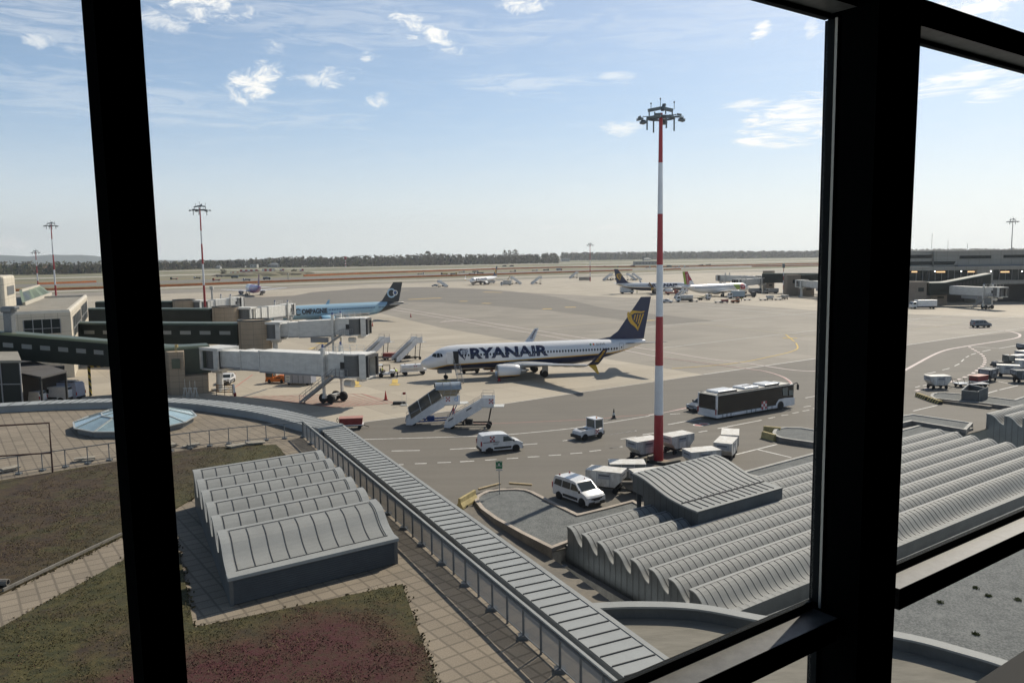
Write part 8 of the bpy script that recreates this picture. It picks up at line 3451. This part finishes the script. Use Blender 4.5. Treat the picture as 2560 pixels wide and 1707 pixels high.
# fenced skip on the third island
sk_ = [G(x, y, .4) for x, y in ((2403, 1000), (2443, 1004), (2466, 995), (2420, 984))]
o = thing('stair_enclosure', 'dark rectangular stairwell enclosure with a striped railing on the gravel bed at right', 'enclosure', sk_[0])
cc_ = [(p - sk_[0]) for p in sk_]
m = MB()
for i in range(4):
    a, b = cc_[i], cc_[(i + 1) % 4]
    d = (b - a).normalized()
    n = Vector((-d.y, d.x, 0)) * .09
    m.prism([(a.x, a.y), (b.x, b.y), (b.x + n.x, b.y + n.y), (a.x + n.x, a.y + n.y)], -.1, 1.25)
m.build('wall', mat('shaded_concrete', (.12, .12, .115), .8, var=.2, vs=1), o)
a, b = cc_[1], cc_[2]
for k in range(7):
    m = MB()
    p = a.lerp(b, (k + .5) / 7)
    m.bar((p.x + .12, p.y - .1, 0), (p.x + .12, p.y - .1, 1.5), .12, .1)
    m.build('bar', M_steel, o)
m = MB()
for i in range(4):
    m.bar((cc_[i].x, cc_[i].y, 1.28), (cc_[(i + 1) % 4].x, cc_[(i + 1) % 4].y, 1.28), .14, .08)
m.build('coping', M_zincl, o)
# low concrete bench blocks along the third island
m = MB()
a, b = G(2360, 1007), G(2478, 1022)
m.bar((a.x, a.y, .18), (b.x, b.y, .18), .7, .36)
tag(m.build('concrete_kerb_block', M_wallc), 'long dark concrete kerb block along the front of the right gravel bed', 'kerb block')
m = MB()
if True:
    m.prism([(-.7, -.25), (-.2, -.45), (.5, -.3), (.75, .1), (.2, .4), (-.6, .2)], 0, lambda p: .45 + .2 * p[0])
o = m.build('concrete_lump', mat('tan_rubble', (.30, .25, .18), .9, var=.3, vs=3), None, bevel=.06)
o.location = G(1600, 1156)
tag(o, 'lump of tan concrete on the ground left of the mast plinth', 'rubble')


# ---- people
M_skin = mat('skin', (.42, .25, .18), .6)
M_vest = mat('hi_vis_vest', (.50, .66, .03), .6)
M_trs = mat('dark_work_trousers', (.015, .017, .024), .8)
M_hair = mat('dark_hair', (.02, .014, .01), .7)


def skin_obj(name, verts, edges, radii, m, parent, lvl=1):
    me = bpy.data.meshes.new(name)
    me.from_pydata(verts, edges, [])
    me.materials.append(m)
    o = bpy.data.objects.new(name, me)
    COL.objects.link(o)
    o.parent = parent
    md = o.modifiers.new('skin', 'SKIN')
    for i, sv in enumerate(me.skin_vertices[0].data):
        r = radii[i]
        sv.radius = (r, r) if not isinstance(r, tuple) else r
        sv.use_root = (i == 0)
    s = o.modifiers.new('sub', 'SUBSURF')
    s.levels = s.render_levels = lvl
    for p in me.polygons:
        p.use_smooth = True
    return o


def person(label, p, rz, bend=0.0, sit=False, reach=0.3, group=None):
    """faces +x"""
    o = thing('person', label, 'person', p, rz, group)
    cb, sb_ = math.cos(bend), math.sin(bend)
    hip = Vector((0, 0, .92 if not sit else .50))

    def up(x, y, z):                          # torso frame, leaning forward about the hips
        return hip + Vector((x * cb + z * sb_, y, z * cb - x * sb_))
    V, E, Rr = [], [], []

    def add(v, r, par=None):
        V.append(tuple(v))
        Rr.append(r)
        if par is not None:
            E.append((par, len(V) - 1))
        return len(V) - 1
    pel = add(up(0, 0, 0), (.15, .13))
    ch1 = add(up(0, 0, .28), (.145, .12), pel)
    ch2 = add(up(0, 0, .48), (.15, .12), ch1)
    nk = add(up(.02, 0, .60), .055, ch2)
    hb = add(up(.03, 0, .68), .07, nk)
    hd = add(up(.045, 0, .75), .095, hb)
    add(up(.035, 0, .83), .085, hd)
    add(up(.14, 0, .73), .022, hd)            # nose
    for s in (-1, 1):
        add(up(.03, s * .10, .74), .018, hd)  # ears
        sh = add(up(0, s * .19, .50), .065, ch2)
        el = add(up(.06 + reach * .35, s * .25, .50 - .26 + reach * .05), .048, sh)
        wr = add(up(.10 + reach, s * .22, .50 - .45 + reach * .35), .036, el)
        pm = add(up(.13 + reach * 1.2, s * .21, .50 - .52 + reach * .40), (.04, .022), wr)
        for f in range(4):
            b_ = add(up(.17 + reach * 1.25, s * (.18 + f * .02), .50 - .57 + reach * .42), .010, pm)
            add(up(.19 + reach * 1.25, s * (.18 + f * .02), .50 - .61 + reach * .42 - .01 * (f in (1, 2))), .008, b_)
        t_ = add(up(.18 + reach * 1.15, s * .165, .50 - .53 + reach * .40), .011, pm)
        hp = add(hip + Vector((0, s * .09, -.05)), .095, pel)
        if sit:
            kn = add(hip + Vector((.42, s * .12, .0)), .07, hp)
            an = add(hip + Vector((.45, s * .12, -.42)), .05, kn)
        else:
            kn = add(Vector((.03, s * .10, .50)), .068, hp)
            an = add(Vector((-.02, s * .11, .09)), .048, kn)
        ft = add(Vector(V[an]) + Vector((.10, 0, -.045)), (.045, .035), an)
        add(Vector(V[ft]) + Vector((.09, 0, -.005)), (.042, .028), ft)

    def colour(t, b):
        x, y, z = t.sep(t.coord())
        return t.mix(t.m('GREATER_THAN', z, .9 if not sit else .62), (.015, .017, .024), (.42, .25, .18))
    nm = 'body_paint_sit' if sit else 'body_paint'
    mt = MATS.get(nm) or matfn(nm, colour, .7)
    skin_obj('body', V, E, Rr, mt, o)
    v = [tuple(up(0, 0, z)) for z in (.02, .28, .50)] + [tuple(up(0, s * .20, .50)) for s in (-1, 1)] + [tuple(up(.05 + reach * .15, s * .245, .36)) for s in (-1, 1)]
    skin_obj('hi_vis_vest', v, [(0, 1), (1, 2), (2, 3), (2, 4), (3, 5), (4, 6)], [(.175, .155), (.17, .145), (.165, .135), .08, .08, .066, .066], M_vest, o)
    m = MB()
    c_ = up(.025, 0, .82)
    m.lathe([(.102, -.05), (.105, .0), (.085, .06), (.03, .095)], 14, c=tuple(c_))
    m.build('hair', M_hair, o, smooth=True)
    return o


person('person in a yellow vest leaning forward between the tug and the white tank trailer', G(994, 943.7), rad(175), bend=rad(38), reach=.35)
dr = person('person in a yellow vest sitting in the open ground tug', tg.location + Vector((-.75, -.15, .46)), rad(4), bend=rad(4), sit=True, reach=.32)
person('person in a yellow vest standing under the wing tip of the right-hand navy-tailed jet', G(1592.5, 735), rad(250), reach=.08)
person('person in a yellow vest standing by the orange tractor at the red-tailed jet', G(1854, 753), rad(200), reach=.2)
person('person in a yellow vest standing beside the bridge that meets the pale blue jet', Vector((-66.8, 203.5, 0)), rad(300), reach=.2)
# ---------------------------------------------------------------- works fences, far structures, forest, hills, haze
M_net = mat('orange_barrier_net', (.62, .17, .035), .7, var=.25, vs=.08)


def long_fence(label, pts, h=1.3, w=.35, group='orange barrier fences'):
    o = thing('barrier_fence', label, 'fence', pts[0], 0, group)
    mb = MB()
    for i in range(len(pts) - 1):
        a, b = pts[i] - pts[0], pts[i + 1] - pts[0]
        mb.bar((a.x, a.y, h / 2), (b.x, b.y, h / 2), w, h)
    mb.build('netting', M_net, o)
    return o


long_fence('long low orange barrier fence along the near edge of the taxiway works', px(-60, 731, 120, 726, 400, 717, 720, 704.5, 1040, 693.6, 1200, 688.5, 1400, 682.2, 1580, 676.5), 1.5, 1.2)
long_fence('second orange barrier fence farther out behind the taxiway works', px(760, 691, 900, 685.5, 1040, 680.5, 1200, 675, 1240, 674), 1.9, 1.5)
long_fence('short orange fence on the grass behind the cream terminal', px(95, 711.5, 240, 706), 1.6, 1.2)
long_fence('orange barrier fence in the works behind the distant mast', px(1230, 673.8, 1400, 669.5, 1490, 668.5, 1640, 668), 2.0, 1.5)
long_fence('orange barrier fence above the red tail fin at the right', px(1640, 668.5, 1760, 666.5, 1950, 662, 2060, 660), 1.8, 1.5)
long_fence('short orange fence below the bright taxiway at the right', px(1660, 675.5, 1702, 673.8), 1.6, 1.2)
long_fence('orange fence between two bright strips left of the thick window post', px(1880, 667.5, 1960, 666, 2060, 664.5), 1.6, 1.2)
M_ckr = [mat('checker_red', (.33, .035, .04), .6), mat('checker_white', (.62, .60, .58), .6)]


def checker_wall(label, x0, x1, y0, y1, nx, ny):
    a, b = G(x0, y1), G(x1, y1)
    b = Vector((b.x, a.y + (b.x - a.x) * .25, 0))
    h = (y1 - y0) / FPX * a.y
    o = thing('checkered_barrier', label, 'barrier', a, 0, 'red and white chequered blast screens')
    d = b - a
    mb = MB()
    for i in range(nx):
        for j in range(ny):
            p, q = d * (i / nx), d * ((i + 1) / nx)
            nrm = Vector((d.y, -d.x, 0)).normalized() * .3
            mb.prism([(p.x, p.y), (q.x, q.y), (q.x - nrm.x, q.y - nrm.y), (p.x - nrm.x, p.y - nrm.y)], h * j / ny, h * (j + 1) / ny - .002, (i + j) % 2)
    mb.build('panel', M_ckr, o)
    mb = MB()
    for i in range(nx + 1):
        p = d * (i / nx) - Vector((d.y, -d.x, 0)).normalized() * .35
        mb.bar((p.x, p.y, 0), (p.x, p.y + 1.5, h), .25, .25)
    mb.build('strut', M_strut, o)


checker_wall('largest red and white chequered screen on the works mound', 600, 635, 674.5, 688.5, 7, 3)
checker_wall('red and white chequered screen right of the purple tail fin', 655, 679, 672.5, 684, 5, 2)
checker_wall('small red and white chequered screen behind the works mound', 699, 708, 672.5, 680, 2, 2)
checker_wall('single red and white chequered block farthest right on the mound', 749, 757, 672.5, 682, 2, 2)
checker_wall('low red and white chequered screen at the left of the mound', 575, 592, 680, 688, 4, 2)


def far_house(label, x0, x1, y0, y1, wall, roofm, hip=True, name='house', rh=.4, cat='building'):
    a, b = G(x0, y1), G(x1, y1)
    w = (x1 - x0) / FPX * a.y
    h = (y1 - y0) / FPX * a.y
    o = thing(name, label, cat, (a.x, a.y, 0))
    mb = MB()
    mb.bx(0, w, 0, w * .5 + 6, -.2, h * (1 - rh) if hip else h)
    mb.build('wall', wall, o)
    mb = MB()
    if hip:
        e, z0, z1 = .6, h * (1 - rh), h
        D_ = w * .5 + 6
        mb.add([(-e, -e, z0), (w + e, -e, z0), (w + e, D_ + e, z0), (-e, D_ + e, z0), (w * .3, D_ / 2, z1), (w * .7, D_ / 2, z1)], [(0, 1, 5, 4), (1, 2, 5), (2, 3, 4, 5), (3, 0, 4), (3, 2, 1, 0)])
    else:
        mb.bx(-.4, w + .4, -.4, w * .5 + 6.4, h, h + .5)
    mb.build('roof', roofm, o)
    n = max(2, int(w / 6))
    for i in range(n):
        mb = MB()
        x = w * (i + .5) / n
        hw = h * (1 - rh) if hip else h
        mb.bx(x - .8, x + .8, -.06, -.01, hw * .35, hw * .7)
        mb.build('window', M_gglass, o)
    return o


M_fw = mat('far_white_wall', (.45, .44, .40), .8)
M_fg = mat('far_grey_wall', (.24, .24, .23), .8)
M_tile = mat('red_tile_roof', (.30, .15, .09), .8, var=.2, vs=.1)
M_rgry = mat('grey_tile_roof', (.20, .21, .22), .8)
far_house('pale grey flat-roofed house in front of the forest by the big chequered screen', 625, 642, 661, 670, M_fw, M_rgry, False)
far_house('grey hip-roofed hangar in front of the forest behind the chequered screens', 671, 694, 657.5, 669, M_fg, M_rgry, True, 'hangar')
far_house('long low house with a red tile roof at the edge of the forest', 572, 611, 662, 668, M_fw, M_tile, True)
far_house('small pale house at the left end of the building site', 539, 550, 664, 672, M_fw, M_rgry)
far_house('pale shed with a light roof in front of the forest at the far left', 91, 115, 676, 685.5, M_fw, mat('light_metal_roof', (.5, .5, .52), .5), True, 'shed')
far_house('red-roofed house half sunk in the forest at the far left', 100, 128, 663, 681, M_fw, M_tile, True)
far_house('white hut standing at the edge of the forest right of the middle', 1404, 1424, 646, 654, M_fw, M_fw, False, 'hut')
far_house('white gabled hut with a dark door beyond the runway, left of the tall mast', 1611, 1628, 645, 651, M_fw, M_fw, True, 'hut')
far_house('long grey low building beyond the runway behind the tall mast', 1588, 1644, 654.5, 662.5, M_fg, M_rgry, False, 'equipment_building')
far_house('tiny white house in front of the forest left of the tall mast', 1562, 1570, 643, 648.5, M_fw, M_fw)


def slim_tower(label, x, y0, y1, w, mats, bands=5, cat='tower', name='tower'):
    a = G(x, y1)
    h = (y1 - y0) / FPX * a.y
    o = thing(name, label, cat, a)
    mb = MB()
    for i in range(bands):
        mb.lathe([(w * (1 - .3 * i / bands), h * .8 * i / bands), (w * (1 - .3 * (i + 1) / bands), h * .8 * (i + 1) / bands)], 8, mi=i % len(mats))
    mb.build('shaft', mats, o)
    mb = MB()
    mb.bx(-w * 1.5, w * 1.5, -w * 1.5, w * 1.5, h * .8, h)
    mb.build('head', mats[-1], o, bevel=.1)
    return o


slim_tower('slim red and white radar tower in front of the forest', 864, 642, 668, 1.6, [M_ckr[1], M_ckr[0]], 6)
slim_tower('dark slim control tower beyond the runway behind the tall mast', 1608, 641, 656, 2.0, [M_fg, M_dgrey], 2)
slim_tower('white windsock mast with a dark base on the grass strip', 720.6, 683, 702, .45, [M_fw], 3, 'mast', 'windsock_mast')
slim_tower('white service mast beyond the last bridge on the left', 531, 716, 757, .5, [M_fw], 3, 'mast', 'service_mast')

# earth mound of the works
mb = MB()
rm = random.Random(5)
c = G(655, 692)
for cx, cy, w, d, h in ((600, 691, 26, 16, 4.5), (640, 690, 30, 18, 5.5), (690, 688, 34, 18, 5.0), (735, 685, 26, 16, 3.5), (565, 690, 20, 14, 3)):
    g_ = G(cx, cy)
    n = 14
    rings = []
    for j in range(5):
        f = j / 4
        r = math.cos(f * math.pi / 2 * .96)
        rings.append([(g_.x + w * r * math.cos(k * 2 * math.pi / n) * rm.uniform(.85, 1.1), g_.y + 8 + d * r * math.sin(k * 2 * math.pi / n) * rm.uniform(.85, 1.1), -.3 + h * math.sin(f * math.pi / 2) * rm.uniform(.9, 1.1)) for k in range(n)])
    mb.loft(rings, caps=True)
struct('hill', mb, mat('mound_earth', (.20, .17, .12), .95, var=.4, vs=.12, col2=(.13, .13, .07)), True)

# forest: crowns made of small leaf clumps, early spring colours
FM = [mat('bare_twig_brown', (.20, .165, .118), .95, var=.3, vs=.05), mat('spring_olive', (.195, .18, .085), .95, var=.3, vs=.05),
      mat('evergreen', (.07, .085, .058), .95, var=.3, vs=.05), mat('trunk_grey', (.085, .075, .062), .95)]
rf_ = random.Random(11)


def crown(mb, x, y, z0, h, w, kind, n=46, sz=1.0):
    """a trunk with clumps of twigs and leaves"""
    mb.add([(x - .3, y, z0), (x + .3, y, z0), (x + .15, y, z0 + h * .6), (x - .15, y, z0 + h * .6)], [(0, 1, 2, 3)], 3)
    for i in range(n):
        f = rf_.random()
        if kind == 2:
            r = w * (1 - f) ** .8 * rf_.uniform(.3, 1)
            z = z0 + h * (.12 + .88 * f)
        else:
            a = rf_.uniform(-1, 1)
            z = z0 + h * (.56 + .43 * a)
            r = w * math.sqrt(max(.05, 1 - a * a)) * rf_.uniform(.25, 1.0)
        t_ = rf_.uniform(0, 6.283)
        px_, py_ = x + r * math.cos(t_), y + r * math.sin(t_)
        s = rf_.uniform(.7, 1.7) * sz
        u = Vector((rf_.uniform(-1, 1), rf_.uniform(-1, 1), rf_.uniform(-.6, .6))).normalized() * s
        v = Vector((rf_.uniform(-.5, .5), rf_.uniform(-.5, .5), 1)).normalized() * s * rf_.uniform(.45, .85)
        p = Vector((px_, py_, z))
        mb.add([p - u - v * .6, p + u * .7 - v, p + u + v * .5, p - u * .4 + v], [(0, 1, 2, 3)], kind if rf_.random() < .8 else (kind + 1) % 2)


# front edge of the wood, photo pixel -> ground, and how high it stands
EDGE = [(-100, 688, 651), (100, 687, 652), (250, 683, 652), (400, 676, 651), (540, 671, 648.5), (700, 668.5, 641), (860, 667, 638.5), (1000, 664.5, 636), (1070, 663.5, 631), (1150, 662, 634.5), (1260, 660, 634.5), (1330, 659, 632), (1400, 658, 631), (1404, 651, 630.5),
        (1500, 650.5, 630), (1640, 648.5, 628.5), (1760, 647, 627.5), (1900, 645.5, 626.5), (2060, 644, 625.5), (2300, 641, 622.5), (2600, 637, 620)]
fb = MB()
for i in range(len(EDGE) - 1):
    (x0, y0, t0), (x1, y1, t1) = EDGE[i], EDGE[i + 1]
    if x1 - x0 < 6:
        continue
    wpx = x1 - x0
    D0 = G((x0 + x1) / 2, (y0 + y1) / 2).y
    n = int(wpx / FPX * D0 / 7.5)
    for k in range(n):
        f = (k + rf_.random()) / n
        x = x0 + (x1 - x0) * f
        yb = y0 + (y1 - y0) * f
        g_ = G(x, yb)
        top = AT(x, t0 + (t1 - t0) * f, g_.y).z
        for row in range(4):
            yy = g_.y + row * 24 + rf_.uniform(0, 18)
            hh = top * rf_.uniform(.80, 1.0) * (1 - .16 * (row == 0))
            if rf_.random() < .02:
                hh *= 1.06
            r = rf_.random()
            ever = .16 if (x < 620 or 1400 < x < 1640) else .06
            kind = 2 if r < ever else (1 if r < ever + .30 else 0)
            sc = g_.y / 1700
            crown(fb, g_.x + rf_.uniform(-4, 4), yy, -.2, hh, hh * rf_.uniform(.26, .40), kind, 30 if row else 34, 1.5 * max(.7, sc))
        # understorey closing the wood
        for q in range(12):
            s = rf_.uniform(1.5, 3.4)
            xx, zz = g_.x + rf_.uniform(-5, 5), rf_.uniform(.5, max(2, top * .6))
            yy = g_.y + rf_.uniform(8, 50)
            fb.add([(xx - s, yy, zz - s * .8), (xx + s, yy, zz - s), (xx + s * .8, yy + 1, zz + s), (xx - s * .9, yy + 1, zz + s * .7)], [(0, 1, 2, 3)], rf_.choice((0, 0, 1, 2)))
tag(fb.build('forest', FM), 'long belt of bare and budding woodland closing the horizon', 'forest', kind='stuff')
sheet('woodland_floor', [(p.x, p.y) for p in [G(x, y + .2) for x, y, _ in EDGE]] + [(7000, 6000), (-7000, 6000)], mat('leaf_litter', (.09, .08, .05), .95, var=.3, vs=.02), -.02)


def tree(label, px_, py_, h, w, kind, n=160, sz=.5, group='single trees by the works'):
    g_ = G(px_, py_)
    o = thing('tree', label, 'tree', g_, 0, group)
    mb = MB()
    mb.tube([(0, 0, -.2), (.1, 0, h * .3), (0, .1, h * .55)], [.35, .25, .12], 8)
    for k in range(9):
        a = k * 2.4
        mb.tube([(0, 0, h * (.18 + .03 * k)), (w * .6 * math.cos(a), w * .6 * math.sin(a), h * (.5 + .04 * k))], [.14, .04], 5)
    mb.build('trunk', FM[3], o)
    mb = MB()
    crown(mb, 0, 0, 0, h, w, kind, n, sz)
    mb.build('crown', FM, o)


tree('bare round-headed tree left of the big chequered screen', 558, 688, 7.5, 4.6, 0)
tree('olive bush tree between the chequered screens', 645, 686, 5.0, 4.0, 1)
tree('dark bush tree right of the middle chequered screen', 685, 683, 6.0, 3.6, 2)
tree('olive bush tree at the right end of the works mound', 735, 682, 5.0, 5.0, 1)
tree('tall tree standing out of the wood above the far jet', 1070, 664, 33, 12, 0, 220, 1.4)
tree('round tree standing out of the wood right of the far jet, first of three', 1262, 660, 34, 8, 0, 200, 1.2)
tree('round tree standing out of the wood, second of three right of the far jet', 1274, 660, 34, 7, 0, 180, 1.2)
tree('wide round tree standing out of the wood, third of three right of the far jet', 1289, 660, 35, 11, 0, 220, 1.3)
# blue hills
hb = MB()
prof = [(-400, 640), (-200, 634), (-60, 638), (0, 641), (60, 636.5), (100, 637.5), (140, 637), (175, 639.5), (205, 644), (235, 648.5), (300, 650), (420, 651.5), (520, 650.5), (640, 652), (760, 655)]
DH = 8600.0
top = [AT(x, y, DH) for x, y in prof]
vs = [(p.x, p.y, -5) for p in top] + [(p.x, p.y + 500, max(p.z, 0)) for p in top] + [(p.x, p.y + 1000, -5) for p in top]
n = len(top)
hb.add(vs, [(i, i + 1, i + 1 + n, i + n) for i in range(n - 1)] + [(i + n, i + 1 + n, i + 1 + 2 * n, i + 2 * n) for i in range(n - 1)])
struct('hills', hb, mat('far_hill_green', (.07, .09, .07), .95, var=.3, vs=.0008), True)
# haze: one even box of air round everything
HX = 9800.0
mb = MB()
mb.bx(-HX, HX, -400, HX, -7.5, 420)
hz_ = mb.build('haze', [])
hm = bpy.data.materials.new('thin_air')
hm.use_nodes = True
t = NT(hm.node_tree)
t.t.nodes.clear()
pvn = t.n('ShaderNodeVolumePrincipled')
pvn.inputs['Color'].default_value = (.90, .95, 1.0, 1)
pvn.inputs['Density'].default_value = .00008
pvn.inputs['Anisotropy'].default_value = .45
t.t.links.new(pvn.outputs[0], t.n('ShaderNodeOutputMaterial').inputs['Volume'])
hz_.data.materials.append(hm)
tag(hz_, kind='stuff', label='thin pale haze hanging over the whole airfield', cat='haze')
